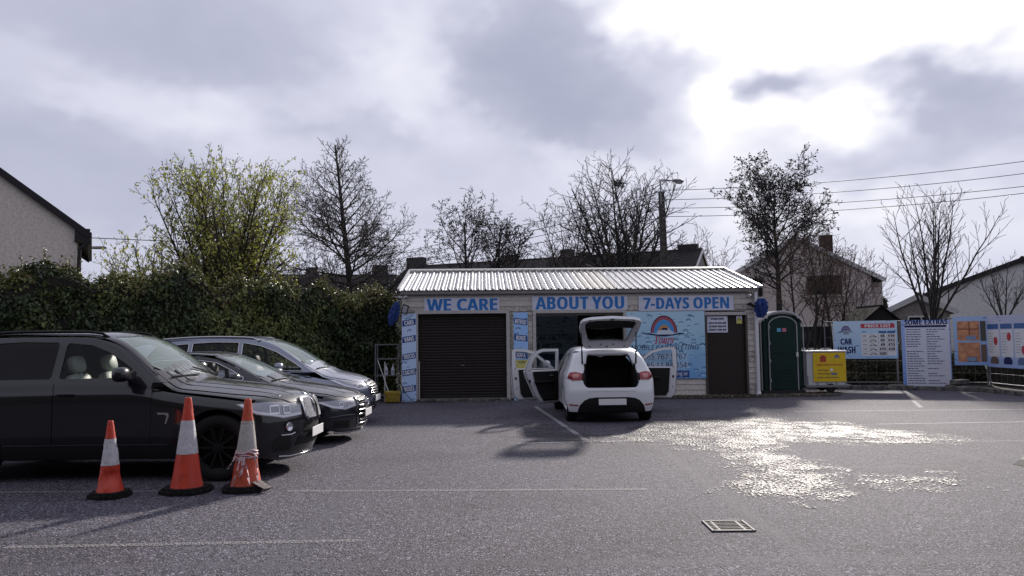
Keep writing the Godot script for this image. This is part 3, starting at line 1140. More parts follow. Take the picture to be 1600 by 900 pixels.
func far_houses() -> void:
	var slate := mat("slates", lin(0.050, 0.046, 0.052), 0.8, 0.0, "stain", 1.6, "fine", 0.5)
	var slate_b := mat("slates_brown", lin(0.062, 0.052, 0.052), 0.85, 0.0, "stain", 1.4, "fine", 0.5)
	var dash := mat("pebbledash_pink", lin(0.68, 0.60, 0.575), 0.95, 0.0, "faint", 1.5, "fine", 0.8)
	var dash_b := mat("pebbledash_grey", lin(0.27, 0.255, 0.25), 0.95, 0.0, "soft", 1.2, "fine", 0.8)
	var cream := mat("render_cream", lin(0.68, 0.62, 0.56), 0.9, 0.0, "faint", 0.8, "fine", 0.4)
	var white := mat("barge_white", lin(0.55, 0.54, 0.55), 0.6)
	var black := mat("barge_dark", lin(0.022, 0.020, 0.024), 0.6)
	var brick := mat("chimney_brick", lin(0.10, 0.055, 0.048), 0.9, 0.0, "stain", 3.0, "fine", 0.6)
	var stack := mat("chimney_render", lin(0.085, 0.078, 0.085), 0.95, 0.0, "stain", 2.0)

	# left: cream gable over the hedge, its right slope ending in a dark eave
	var lh := house("gable_house", "cream house gable with black roof edge rising behind the hedge", Vector3(-21.91, 0, -23.85), PI / 2 + 0.5, 8.0, 14.6, 5.32, 10.8, cream, slate, black, 0.35)
	var dp := MB.new()
	dp.rod(Vector3(-4.08, 4.6, 7.38), Vector3(-4.08, 0, 7.38), 0.06)
	dp.rod(Vector3(-4.08, 4.85, 7.66), Vector3(-4.08, 4.55, 7.38), 0.06)
	put(dp, "downpipe", black, lh)
	# soffit box closing the eave
	bx(Vector3(-3.95, 5.0, 7.45), Vector3(0.36, 0.42, 0.42), "soffit_box", black, lh)

	# long terrace behind the shed
	var tr := house("terrace_house", "long terrace with dark slate roof and several chimneys behind the shed", Vector3(2.24, 0, -56.0), -0.45, 23.1, 8.0, 5.0, 7.46, dash_b, slate_b, white)
	chimney(tr, 2.0, 0.0, 6.6, 8.05, stack, 0.9)
	chimney(tr, 3.3, 0.0, 6.6, 7.75, stack, 0.9)
	chimney(tr, 10.7, 0.0, 6.6, 7.85, stack, 1.3)
	chimney(tr, -2.6, 0.0, 6.6, 7.9, stack, 1.1)
	chimney(tr, -10.9, 0.0, 6.4, 8.2, stack, 1.5)
	for i in 8:
		window(tr, Vector3(-10.5 + i * 3.0, 3.9, 4.0), 1.3, 1.1)
	window(tr, Vector3(11.56, 4.0, -1.0), 1.0, 1.1, PI / 2)
	var tl := house("terrace_house", "far terrace with dark roof and lone chimney left of the shed roof", Vector3(-15.6, 0, -66.0), 0.15, 11.0, 8.0, 4.9, 7.3, dash_b, slate_b, white)
	chimney(tl, 4.2, 0.0, 6.4, 8.2, stack, 1.3)
	chimney(tl, -1.6, 0.0, 6.4, 8.0, stack)
	for i in 4:
		window(tl, Vector3(-4.8 + i * 3.2, 3.8, 4.0), 1.3, 1.1)

	# right: two-storey gable facing the car park
	var rh := house("gable_house", "pink pebbledash two storey gable house with red brick chimney behind toilet", Vector3(15.75, 0, -42.9), PI / 2 - 0.305, 8.0, 6.9, 4.75, 6.7, dash, slate, white, 0.62)
	chimney(rh, -2.6, 1.55, 4.9, 6.85, brick, 0.62, 0.62, 1)
	# windows of the gable wall face -x of the turned house
	window(rh, Vector3(-4.01, 4.17, 1.28), 1.66, 1.0, -PI / 2, "window_dark")
	window(rh, Vector3(-4.01, 4.15, -1.95), 0.55, 1.0, -PI / 2, "window_dark")
	window(rh, Vector3(-4.01, 1.55, 0.6), 2.0, 1.2, -PI / 2, "window_white")
	var rd := MB.new()
	rd.rod(Vector3(-4.06, 4.4, 3.3), Vector3(-4.06, 0.0, 3.3), 0.05)
	put(rd, "downpipe", white, rh)
	# lower side wing of the same house, right
	bx(Vector3(-1.2, 2.15, 3.75), Vector3(4.0, 4.3, 0.62), "side_wing", dash, rh)
	# far right: pale bungalow gable
	var bh := house("bungalow", "pale rendered bungalow gable with dark verge at the right edge", Vector3(23.4, 0, -35.7), PI / 2 - 0.5, 8.0, 6.8, 3.50, 4.75, mat("render_grey", lin(0.64, 0.63, 0.645), 0.9, 0.0, "faint", 0.8, "fine", 0.4), slate, black, 0.3)
	window(bh, Vector3(-4.01, 1.5, 2.4), 1.2, 1.1, -PI / 2)
	# small gable with white barge boards in front of it
	var sh := house("garage", "small grey gable with pale bargeboards between bare trees and signs", Vector3(16.55, 0, -31.4), PI / 2 - 0.45, 3.0, 2.1, 2.65, 3.15, mat("pebbledash_brown", lin(0.40, 0.36, 0.345), 0.95, 0.0, "soft", 2.0, "fine", 0.8), slate, white, 0.25)
	window(sh, Vector3(-1.51, 2.0, 0.0), 0.8, 0.7, -PI / 2)
	# dark wooden hut
	var hut := thing("garden_hut", "small black timber hut roof left of small grey gable", "hut", Vector3(14.2, 0, -30.6))
	var hm := MB.new()
	hm.prism(P2([-0.62, 0, 0.62, 0, 0.62, 2.2, 0.05, 2.68, -0.05, 2.68, -0.62, 2.2]), -1.0, 1.0)
	put(hm, "wall", mat("tarred_wood", lin(0.018, 0.017, 0.018), 0.8), hut)
	var hr := MB.new()
	hr.bar(Vector3(-0.75, 2.13, 0), Vector3(0.03, 2.76, 0), 2.2, 0.05)
	hr.bar(Vector3(0.75, 2.13, 0), Vector3(-0.03, 2.765, 0), 2.2, 0.05)
	put(hr, "roof", mat("felt_black", lin(0.012, 0.012, 0.013), 1.0), hut)


# ---------------------------------------------------------------- hedges
func leaf_mesh(long := 1.0, wide := 0.55, fold := 0.12) -> ArrayMesh:
	var mb := MB.new()
	var pts := [Vector3(0, 0, 0), Vector3(-wide / 2, fold, -long * 0.45), Vector3(0, 0, -long * 0.5), Vector3(wide / 2, fold, -long * 0.45), Vector3(0, -0.08, -long)]
	mb.face(pts[0], pts[2], pts[1])
	mb.face(pts[0], pts[3], pts[2])
	mb.face(pts[1], pts[2], pts[4])
	mb.face(pts[2], pts[3], pts[4])
	return mb.mesh()


func leaf_mat(key: String, rough: float, back := 0.35) -> StandardMaterial3D:
	if mats.has(key):
		return mats[key]
	var m := StandardMaterial3D.new()
	m.resource_name = key
	m.vertex_color_use_as_albedo = true
	m.roughness = rough
	m.metallic_specular = 0.42
	m.backlight_enabled = true
	m.backlight = Color(back, back, back * 0.6)
	mats[key] = m
	return m


func multi(called: String, me: Mesh, m: Material, xf: Array, cols: PackedColorArray, parent: Node) -> MultiMeshInstance3D:
	var mm := MultiMesh.new()
	mm.transform_format = MultiMesh.TRANSFORM_3D
	mm.use_colors = true
	mm.mesh = me
	mm.instance_count = xf.size()
	for i in xf.size():
		mm.set_instance_transform(i, xf[i])
		mm.set_instance_color(i, cols[i])
	var o := MultiMeshInstance3D.new()
	o.name = called
	o.multimesh = mm
	o.material_override = m
	parent.add_child(o, true)
	stuff(o)
	return o


func facing(nrm: Vector3, jitter: float) -> Basis:
	var d := (nrm + Vector3(rng.randfn(), rng.randfn(), rng.randfn()) * jitter).normalized()
	var tip := (Vector3(rng.randfn() * 0.7, -0.9 + rng.randfn() * 0.6, rng.randfn() * 0.7))
	tip = (tip - d * tip.dot(d)).normalized()
	if tip.length() < 0.5:
		tip = d.cross(Vector3.RIGHT).normalized()
	return Basis(d.cross(-tip).normalized() * -1.0, d, -tip)


func hedge_run(called: String, label: String, a: Vector3, b: Vector3, top_a: float, top_b: float, thick: float, count: int, leaf: float, tones: Array, sd: int, sprigs: int) -> Node3D:
	var h := thing(called, label, "hedge", a)
	var n := FastNoiseLite.new()
	n.seed = sd
	n.frequency = 0.6
	n.fractal_octaves = 4
	var along := (b - a)
	var ln := along.length()
	var u := along / ln
	var out := Vector3(-u.z, 0, u.x)  # towards the car park
	if out.z < 0.0:
		out = -out
	var core := MB.new()
	var nu := int(ln / 0.3)
	var prof := func(s: float, t: float) -> Array:  # t 0..1 up the front, 1..2 across the top, 2..3 down the back
		var topy := lerpf(top_a, top_b, s / ln) + 0.50 * n.get_noise_2d(s * 1.3, 70.0) + 0.16 * n.get_noise_2d(s * 3.6, 90.0)
		var bulge := 0.30 * n.get_noise_2d(s, t * 3.0) + 0.12 * n.get_noise_2d(s * 3.0, t * 9.0)
		if t < 1.0:
			var y := topy * t
			return [u * s + out * (thick * 0.5 * (1.0 - 0.22 * t * t) + bulge) + Vector3.UP * y, out]
		if t < 2.0:
			var k := (t - 1.0)
			return [u * s + out * (thick * 0.39 * (1.0 - 2.0 * k)) + Vector3.UP * (topy + bulge * 0.8 + 0.12 * sin(k * PI)), Vector3.UP]
		return [u * s - out * (thick * 0.45 + bulge) + Vector3.UP * topy * (3.0 - t), -out]
	for i in nu:
		var s0 := ln * i / nu
		var s1 := ln * (i + 1) / nu
		for j in 21:
			var t0 := j / 7.0
			var t1 := (j + 1) / 7.0
			var q := []
			for c in [[s0, t0], [s1, t0], [s1, t1], [s0, t1]]:
				var r: Array = prof.call(c[0], minf(c[1], 2.99))
				q.append(r[0] - r[1] * 0.11)
			var m: Vector3 = prof.call(s0, t0)[1]
			core.quad_n(q[0], q[1], q[2], q[3], m, m, m, m)
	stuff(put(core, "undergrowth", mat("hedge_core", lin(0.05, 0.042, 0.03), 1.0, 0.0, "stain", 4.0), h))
	var xf := []
	var cols := PackedColorArray()
	var tn := FastNoiseLite.new()
	tn.seed = sd + 5
	tn.frequency = 0.55
	tn.fractal_octaves = 3
	for i in count:
		var s := rng.randf() * ln
		var t := rng.randf() * 1.0 if rng.randf() < 0.74 else 1.0 + rng.randf()
		var r: Array = prof.call(s, t)
		var p: Vector3 = r[0] + r[1] * rng.randf_range(-0.16, 0.05)
		var size := leaf * rng.randf_range(0.45, 1.4)
		var bs := facing((r[1] as Vector3) + Vector3.UP * 0.35, 0.75).scaled(Vector3(size, size, size))
		xf.append(Transform3D(bs, p))
		var v := tn.get_noise_3d(s, t * 2.0, 0.0) * 1.3 + rng.randf_range(-0.25, 0.25)
		var c: Color
		if v < 0.02:
			c = (tones[0] as Color).lerp(tones[1], clampf((v + 0.5) / 0.52, 0, 1))
		else:
			c = (tones[1] as Color).lerp(tones[2], clampf((v - 0.02) / 0.5, 0, 1))
		if t > 0.9 and tn.get_noise_2d(s * 1.5, 33.0) > 0.0:
			c = c.lerp(tones[3] if rng.randf() < 0.25 else tones[2], 0.75)
		cols.append(c)
	# shoots that stand out of the clipped top
	var sh := MB.new()
	for i in sprigs:
		var s := rng.randf() * ln
		var r: Array = prof.call(s, 1.0 + rng.randf() * 0.6)
		var p: Vector3 = r[0] - Vector3.UP * 0.1
		var d := Vector3(rng.randfn() * 0.35, 1.0, rng.randfn() * 0.35).normalized()
		var l := rng.randf_range(0.15, 0.48)
		sh.tube(PackedVector3Array([p, p + d * l * 0.5, p + d * l + u * rng.randfn() * 0.05]), PackedFloat32Array([0.007, 0.005, 0.003]), 3, false)
		for k in 7:
			var f := rng.randf_range(0.25, 1.0)
			var size := leaf * rng.randf_range(0.5, 0.95)
			xf.append(Transform3D(facing(Vector3(rng.randfn(), 0.8, rng.randfn()).normalized(), 0.5).scaled(Vector3(size, size, size)), p + d * l * f))
			cols.append((tones[2] as Color).lerp(tones[3], rng.randf() * 0.8))
	stuff(put(sh, "shoots", mat("shoot_brown", lin(0.06, 0.045, 0.03), 0.9), h))
	multi("foliage", leaf_mesh(), leaf_mat("hedge_leaf", 0.42), xf, cols, h)
	return h


func hedges() -> void:
	var tones := [lin(0.022, 0.036, 0.014).srgb_to_linear(), lin(0.05, 0.075, 0.024).srgb_to_linear(), lin(0.16, 0.18, 0.05).srgb_to_linear(), lin(0.17, 0.12, 0.06).srgb_to_linear()]
	hedge_run("hedge", "tall glossy evergreen hedge running behind the parked cars", Vector3(-13.4, 0, -11.6), Vector3(-3.75, 0, -22.6), 3.12, 2.72, 1.3, 60000, 0.10, tones, 101, 320)
	var dark := [lin(0.016, 0.020, 0.010).srgb_to_linear(), lin(0.03, 0.034, 0.016).srgb_to_linear(), lin(0.06, 0.055, 0.028).srgb_to_linear(), lin(0.07, 0.055, 0.035).srgb_to_linear()]
	hedge_run("hedge", "low dark clipped hedge behind the fence of price signs", Vector3(8.6, 0, -25.4), Vector3(14.9, 0, -24.6), 1.05, 1.0, 0.9, 12000, 0.07, dark, 111, 20)
	hedge_run("hedge", "low dark hedge along the right hand fence of hanging banners", Vector3(15.2, 0, -24.3), Vector3(15.0, 0, -15.0), 1.0, 1.0, 0.8, 8000, 0.07, dark, 117, 10)
	# unseen, behind the camera: dark evergreens added for the black paint to mirror
	hedge_run("hedge", "unseen dark evergreen belt added behind the camera for the black paint to mirror", Vector3(-24, 0, 10.0), Vector3(22, 0, 12.0), 10.5, 10.0, 2.8, 26000, 0.32, [tones[0], tones[0], tones[1], tones[1]], 121, 10)
	# bush beside the shed
	bush("bush", "yellow green bush at the left end of shed roof", "bush", Vector3(-4.35, 0, -24.6), Vector3(1.0, 1.72, 0.9), 5200, 0.085, [lin(0.05, 0.065, 0.018).srgb_to_linear(), lin(0.12, 0.135, 0.03).srgb_to_linear(), lin(0.26, 0.24, 0.06).srgb_to_linear()], 131)


func bush(called: String, label: String, category: String, at: Vector3, r: Vector3, count: int, leaf: float, tones: Array, sd: int) -> void:
	var o := thing(called, label, category, at)
	var n := FastNoiseLite.new()
	n.seed = sd
	n.frequency = 1.4
	n.fractal_octaves = 3
	var stems := MB.new()
	for i in 14:
		var a := rng.randf() * TAU
		var tip := Vector3(cos(a) * r.x * 0.7, r.y * rng.randf_range(1.2, 1.85), sin(a) * r.z * 0.7)
		stems.tube(PackedVector3Array([Vector3(cos(a) * 0.1, 0, sin(a) * 0.1), tip * 0.5, tip]), PackedFloat32Array([0.03, 0.02, 0.008]), 5, false)
	put(stems, "stems", mat("shoot_brown"), o)
	var xf := []
	var cols := PackedColorArray()
	for i in count:
		var d := Vector3(rng.randfn(), rng.randfn(), rng.randfn()).normalized()
		var k := 1.0 + 0.35 * n.get_noise_3dv(d * 1.6)
		var f := pow(rng.randf(), 0.35)
		var p := Vector3(d.x * r.x, d.y * r.y, d.z * r.z) * k * f + Vector3(0, r.y, 0)
		if p.y < 0.05:
			continue
		var s := leaf * rng.randf_range(0.6, 1.3)
		xf.append(Transform3D(facing(d + Vector3.UP * 0.3, 0.8).scaled(Vector3(s, s, s)), p))
		var v := clampf(0.5 + 0.8 * n.get_noise_3dv(p * 1.2) + rng.randf_range(-0.25, 0.25), 0, 1)
		cols.append((tones[0] as Color).lerp(tones[1], v * 2.0) if v < 0.5 else (tones[1] as Color).lerp(tones[2], v * 2.0 - 1.0))
	multi("foliage", leaf_mesh(), leaf_mat("hedge_leaf", 0.36), xf, cols, o)


# ---------------------------------------------------------------- trees
class Grower:
	var rng := RandomNumberGenerator.new()
	var trunk := MB.new()
	var limbs := MB.new()
	var twigs := MB.new()
	var tips := []          # [place, direction] of the last twigs
	var counts := [40, 10, 6, 3]
	var ratio := [0.5, 0.45, 0.45, 0.5]
	var angle := [60.0, 45.0, 45.0, 40.0]
	var start := [0.2, 0.2, 0.2, 0.2]
	var wiggle := [0.04, 0.10, 0.16, 0.2]
	var rise := [0.0, 0.0, 0.03, 0.05]
	var shape := "round"
	var depth := 3
	var thin := 0.009

	func grow(p0: Vector3, d0: Vector3, ln: float, r0: float, level: int, phase: float) -> void:
		var segs := 9 if level == 0 else (6 if level == 1 else (4 if level == 2 else 2))
		var pts := PackedVector3Array([p0])
		var rad := PackedFloat32Array([r0])
		var p := p0
		var d := d0.normalized()
		var dirs := [d]
		var w: float = wiggle[mini(level, 3)]
		var up: float = rise[mini(level, 3)]
		for i in segs:
			d = (d + Vector3(rng.randfn(), rng.randfn() * 0.7, rng.randfn()) * w + Vector3.UP * up).normalized()
			p += d * ln / segs
			pts.append(p)
			dirs.append(d)
			var t := float(i + 1) / segs
			rad.append(maxf(r0 * (1.0 - t * (0.86 if level < 2 else 0.7)), thin))
		var mb := trunk if level == 0 else (limbs if level <= 1 else twigs)
		mb.tube(pts, rad, 8 if level == 0 else (5 if level == 1 else 3), level == 0)
		if level >= depth:
			tips.append([p, d])
			return
		var n: int = counts[level]
		if level > 0:
			n = int(n * clampf(ln / base_len[level], 0.35, 1.3) + rng.randf())
		for k in n:
			var t: float = lerpf(start[level], 0.98, (k + rng.randf()) / n)
			var f := t * segs
			var i := mini(int(f), segs - 1)
			var q := pts[i].lerp(pts[i + 1], f - i)
			var ax: Vector3 = dirs[i + 1]
			var side := ax.cross(Vector3.UP if absf(ax.y) < 0.95 else Vector3.RIGHT).normalized()
			var az := phase + k * 2.39996 + rng.randfn() * 0.35
			side = side.rotated(ax, az)
			var an := deg_to_rad(angle[level] * rng.randf_range(0.75, 1.2))
			if level == 0:
				an *= lerpf(1.15, 0.55, t)
			var cd := ax * cos(an) + side * sin(an)
			var l: float = ln * ratio[level]
			if level == 0:
				match shape:
					"cone": l *= lerpf(1.0, 0.16, pow((t - start[0]) / (1.0 - start[0]), 1.5))
					"round": l *= 0.35 + 0.75 * sin(PI * clampf((t - start[0]) / (1.0 - start[0]) * 0.85 + 0.12, 0, 1))
					"vase": l *= lerpf(0.9, 0.6, t)
			else:
				l *= lerpf(1.0, 0.55, t)
			l *= rng.randf_range(0.7, 1.15)
			var r := maxf(rad[i] * ((0.36 if shape == "cone" else 0.48) if level == 0 else 0.55), thin)
			grow(q, cd, l, r, level + 1, rng.randf() * TAU)

	var base_len := [1.0, 3.0, 1.3, 0.6]


func bark(key: String, c: Color) -> StandardMaterial3D:
	return mat(key, c, 0.95, 0.0, "stain", 2.5, "fine", 0.6)


func finish_tree(t: Grower, o: Node3D, bk: Material, tw: Material) -> Node3D:
	put(t.trunk, "trunk", bk, o)
	var crown := stuff(put(t.limbs, "crown", bk, o))
	if t.twigs.v.size():
		stuff(put(t.twigs, "twigs", tw, crown))
	return crown


func leaves_on(t: Grower, crown: Node3D, called: String, per: int, spread: float, size: float, m: Material, c0: Color, c1: Color, keep := 1.0, blob := false) -> void:
	var xf := []
	var cols := PackedColorArray()
	for tip in t.tips:
		if rng.randf() > keep:
			continue
		for k in per:
			var p: Vector3 = tip[0] - tip[1] * rng.randf() * spread * 2.0 + Vector3(rng.randfn(), rng.randfn(), rng.randfn()) * spread * 0.4
			var s := size * rng.randf_range(0.6, 1.3)
			xf.append(Transform3D(facing(Vector3(rng.randfn(), rng.randfn() + 0.5, rng.randfn()).normalized(), 0.4).scaled(Vector3(s, s, s)), p))
			cols.append(c0.lerp(c1, rng.randf()))
	var me: Mesh = leaf_mesh(1.0, 0.7)
	if blob:
		var mb := MB.new()
		mb.blob(Vector3.ZERO, Vector3(0.3, 0.5, 0.3), Basis(), 1.0, 5, 4)
		me = mb.mesh()
	multi(called, me, m, xf, cols, crown)


func nest(label: String, at: Vector3, r: float) -> void:
	var o := thing("bird_nest", label, "nest", at)
	var mb := MB.new()
	for i in 170:
		var d := Vector3(rng.randfn(), rng.randfn() * 0.7, rng.randfn()).normalized() * r * rng.randf_range(0.2, 0.9)
		var e := Vector3(rng.randfn(), rng.randfn() * 0.4, rng.randfn()).normalized() * r * rng.randf_range(0.4, 0.9)
		mb.tube(PackedVector3Array([d - e * 0.5, d + e * 0.5 + Vector3(0, rng.randfn() * 0.03, 0)]), PackedFloat32Array([0.014, 0.010]), 3, false)
	stuff(put(mb, "sticks", mat("nest_sticks", lin(0.03, 0.024, 0.02), 0.95), o))


func trees() -> void:
	var grey := bark("bark_grey", lin(0.055, 0.048, 0.046))
	var grey_t := mat("twig_grey", lin(0.050, 0.043, 0.042), 0.95)
	var brown := bark("bark_brown", lin(0.062, 0.048, 0.040))
	var brown_t := mat("twig_brown", lin(0.062, 0.046, 0.038), 0.95)
	var red_t := mat("twig_red", lin(0.085, 0.055, 0.045), 0.95)

	# 1: budding tree, many upright stems, pale green new leaves
	for a in [
		["spreading tree in pale green new leaf with a nest, behind the hedge", Vector3(-11.2, 0, -30.0), 8.4, 17, 0.31, 201, 1.0],
		["smaller tree in thin green leaf left of the large budding tree", Vector3(-15.4, 0, -33.0), 6.2, 12, 0.40, 202, 0.8],
	]:
		var o := thing("budding_tree", a[0], "tree", a[1])
		var t := Grower.new()
		t.rng.seed = a[5]
		t.counts = [0, 19, 9, 4]
		t.ratio = [0.5, 0.40, 0.42, 0.5]
		t.angle = [40.0, 40.0, 38.0, 36.0]
		t.start = [0.2, 0.18, 0.15, 0.2]
		t.wiggle = [0.03, 0.06, 0.10, 0.15]
		t.rise = [0.0, 0.05, 0.08, 0.10]
		t.depth = 4
		t.thin = 0.008
		t.base_len = [1.0, 6.0, 2.3, 1.0]
		t.trunk.tube(PackedVector3Array([Vector3.ZERO, Vector3(0.03, 1.0, 0), Vector3(0, 2.2, 0.05)]), PackedFloat32Array([0.26, 0.21, 0.2]), 9)
		for k in a[3]:
			var az: float = k * 2.4 + 0.3
			var lean: float = a[4] * 2.0 * sqrt((k + 0.5) / a[3])
			var d := Vector3(cos(az) * sin(lean), cos(lean), sin(az) * sin(lean))
			t.grow(Vector3(0, 1.7, 0) + d * 0.25, d, (a[2] - 2.1) * (1.02 - 0.12 * lean), 0.085, 1, t.rng.randf() * TAU)
		var crown := finish_tree(t, o, brown, brown_t)
		leaves_on(t, crown, "leaves", 3, 0.14, 0.115, leaf_mat("young_leaf", 0.5, 0.75), Color(0.30, 0.33, 0.08), Color(0.46, 0.48, 0.15), 0.85)
	nest("round dark stick nest in the middle of the budding green tree", Vector3(-11.75, 6.05, -29.4), 0.36)

	# 2: tall bare tree with one straight trunk and a broad cone of twigs
	var o2 := thing("bare_tree", "tall bare tree of conical shape with single straight trunk", "tree", Vector3(-8.25, 0, -40.0))
	var t2 := Grower.new()
	t2.rng.seed = 211
	t2.shape = "cone"
	t2.depth = 4
	t2.counts = [58, 17, 8, 3]
	t2.ratio = [0.385, 0.42, 0.42, 0.45]
	t2.angle = [78.0, 46.0, 46.0, 45.0]
	t2.start = [0.23, 0.2, 0.15, 0.2]
	t2.wiggle = [0.018, 0.08, 0.15, 0.2]
	t2.rise = [0.01, 0.045, 0.04, 0.03]
	t2.thin = 0.010
	t2.base_len = [1.0, 3.2, 1.3, 0.55]
	t2.grow(Vector3.ZERO, Vector3(-0.02, 1, 0), 11.9, 0.26, 0, 0.0)
	finish_tree(t2, o2, grey, grey_t)

	# 3: pair of knobbly bare trees behind the roof
	for a in [["dark knobbly bare tree, left one of the pair behind the shed roof", Vector3(-2.5, 0, -46.0), 8.7, 221, 0.40], ["dark knobbly bare tree, right one of the pair behind the shed roof", Vector3(-0.6, 0, -46.6), 8.6, 222, 0.27]]:
		var o := thing("bare_tree", a[0], "tree", a[1])
		var t := Grower.new()
		t.rng.seed = a[3]
		t.shape = "round"
		t.depth = 4
		t.counts = [22, 11, 6, 3]
		t.ratio = [a[4], 0.46, 0.42, 0.5]
		t.angle = [66.0, 52.0, 55.0, 60.0]
		t.start = [0.42, 0.2, 0.2, 0.2]
		t.wiggle = [0.05, 0.16, 0.26, 0.3]
		t.rise = [0.02, 0.05, 0.04, 0.02]
		t.thin = 0.013
		t.base_len = [1.0, 3.4, 1.5, 0.6]
		t.grow(Vector3.ZERO, Vector3(-0.03, 1, 0), a[2], 0.2, 0, 1.0)
		var d2 := Vector3(0.28, 1, 0.1).normalized()
		t.grow(Vector3(0.05, 2.0, 0), d2, a[2] * 0.72, 0.14, 0, 2.0)
		var crown := finish_tree(t, o, grey, grey_t)
		leaves_on(t, crown, "buds", 1, 0.10, 0.09, mat("bud_dark", lin(0.035, 0.028, 0.026), 0.9), Color(0.04, 0.03, 0.03), Color(0.04, 0.03, 0.03), 0.7, true)

	# 4: big many-stemmed bare tree with a nest, and the sapling left of it
	for a in [["wide many stemmed bare tree with a stick nest behind the lamp pole", Vector3(7.3, 0, -50.0), 13.0, 10, 0.27, 231, 0.15, 3.0], ["slender bare sapling left of the wide many stemmed tree", Vector3(3.6, 0, -49.0), 10.2, 4, 0.16, 232, 0.08, 3.0], ["low bare thicket behind terrace chimneys, left of the sapling", Vector3(1.4, 0, -48.0), 7.2, 7, 0.34, 233, 0.06, 1.0]]:
		var o := thing("bare_tree", a[0], "tree", a[1])
		var t := Grower.new()
		t.rng.seed = a[5]
		t.depth = 4
		t.counts = [0, 20, 8, 3]
		t.ratio = [0.5, 0.38, 0.40, 0.45]
		t.angle = [40.0, 44.0, 42.0, 42.0]
		t.start = [0.2, 0.28, 0.15, 0.2]
		t.wiggle = [0.03, 0.05, 0.12, 0.2]
		t.rise = [0.0, 0.03, 0.05, 0.05]
		t.thin = 0.013
		t.base_len = [1.0, 9.0 * a[2] / 14.4, 3.4 * a[2] / 14.4, 1.4 * a[2] / 14.4]
		t.trunk.tube(PackedVector3Array([Vector3.ZERO, Vector3(0.02, a[7] * 0.5, 0), Vector3(0, a[7], 0.03)]), PackedFloat32Array([a[6] * 2.4, a[6] * 1.9, a[6] * 1.5]), 9)
		for k in a[3]:
			var az: float = k * 2.4 + 0.9
			var lean: float = a[4] * 1.9 * sqrt((k + 0.3) / a[3])
			var d := Vector3(cos(az) * sin(lean), cos(lean), sin(az) * sin(lean))
			t.grow(Vector3(0, a[7] - 0.3, 0) + d * 0.2, d, (a[2] - a[7]) * (1.02 - 0.25 * lean), a[6], 1, t.rng.randf() * TAU)
		finish_tree(t, o, grey, grey_t)
	nest("dark stick nest high in the wide bare tree", Vector3(7.05, 11.7, -49.6), 0.5)

	# 5: alder with clumps of cones in front of the gable house
	var o5 := thing("alder_tree", "alder hung with dark cone clumps in front of pebbledash gable house", "tree", Vector3(12.0, 0, -34.5))
	var t5 := Grower.new()
	t5.rng.seed = 241
	t5.shape = "round"
	t5.depth = 4
	t5.counts = [36, 13, 8, 3]
	t5.ratio = [0.38, 0.45, 0.42, 0.5]
	t5.angle = [72.0, 50.0, 52.0, 50.0]
	t5.start = [0.45, 0.25, 0.2, 0.2]
	t5.wiggle = [0.04, 0.13, 0.2, 0.25]
	t5.rise = [0.015, 0.04, 0.0, -0.02]
	t5.thin = 0.009
	t5.base_len = [1.0, 2.8, 1.2, 0.5]
	t5.grow(Vector3.ZERO, Vector3(-0.03, 1, 0), 8.3, 0.19, 0, 0.4)
	var c5 := finish_tree(t5, o5, grey, grey_t)
	leaves_on(t5, c5, "cones", 1, 0.10, 0.09, mat("cone_dark", lin(0.03, 0.024, 0.022), 0.9), Color(0.03, 0.03, 0.03), Color(0.03, 0.03, 0.03), 0.8, true)

	# 5b: russet saplings below it that keep dead leaves
	for a in [["russet sapling with withered leaves, leftmost of three behind toilet", Vector3(11.25, 0, -30.2), 5.2, 251], ["russet sapling with withered leaves, middle of three behind toilet", Vector3(12.15, 0, -31.0), 5.5, 252], ["russet sapling with withered leaves, rightmost of three behind toilet", Vector3(13.1, 0, -31.6), 5.1, 253]]:
		var o := thing("russet_sapling", a[0], "tree", a[1], 0.0, "russet saplings behind the toilet")
		var t := Grower.new()
		t.rng.seed = a[3]
		t.counts = [15, 9, 5, 2]
		t.ratio = [0.36, 0.45, 0.45, 0.5]
		t.angle = [52.0, 45.0, 45.0, 45.0]
		t.start = [0.32, 0.2, 0.2, 0.2]
		t.wiggle = [0.05, 0.1, 0.18, 0.2]
		t.rise = [0.02, 0.05, 0.03, 0.03]
		t.thin = 0.007
		t.base_len = [1.0, 1.8, 0.8, 0.4]
		t.grow(Vector3.ZERO, Vector3(t.rng.randfn() * 0.04, 1, 0), a[2], 0.075, 0, 0.2)
		t.grow(Vector3(0.04, 0.3, 0.05), Vector3(0.16, 1, 0.05), a[2] * 0.85, 0.055, 0, 1.2)
		var c := finish_tree(t, o, brown, red_t)
		leaves_on(t, c, "withered_leaves", 1, 0.12, 0.075, leaf_mat("withered_leaf", 0.8, 0.4), Color(0.11, 0.055, 0.035), Color(0.17, 0.10, 0.06), 0.25)

	# 6: open bare tree with upright shoots at the right
	for a in [["open bare tree with long upright shoots behind the extras banner", Vector3(15.6, 0, -28.6), 6.9, 9, 0.26, 261, 0.06, 1.9, "bare_tree"], ["small budding bare tree against the pale bungalow wall", Vector3(17.4, 0, -27.2), 4.3, 6, 0.36, 262, 0.035, 2.1, "bare_tree"], ["thin bare saplings beside pink gable house, left of small grey gable", Vector3(15.4, 0, -35.0), 5.2, 6, 0.20, 263, 0.03, 0.6, "bare_tree"]]:
		var o := thing(a[8], a[0], "tree", a[1])
		var t := Grower.new()
		t.rng.seed = a[5]
		t.counts = [0, 12, 6, 2]
		t.ratio = [0.5, 0.40, 0.42, 0.45]
		t.angle = [40.0, 36.0, 36.0, 36.0]
		t.start = [0.2, 0.22, 0.2, 0.2]
		t.wiggle = [0.03, 0.06, 0.09, 0.1]
		t.rise = [0.0, 0.05, 0.09, 0.1]
		t.thin = 0.0075
		t.base_len = [1.0, 4.6 * a[2] / 7.3, 1.9 * a[2] / 7.3, 0.8 * a[2] / 7.3]
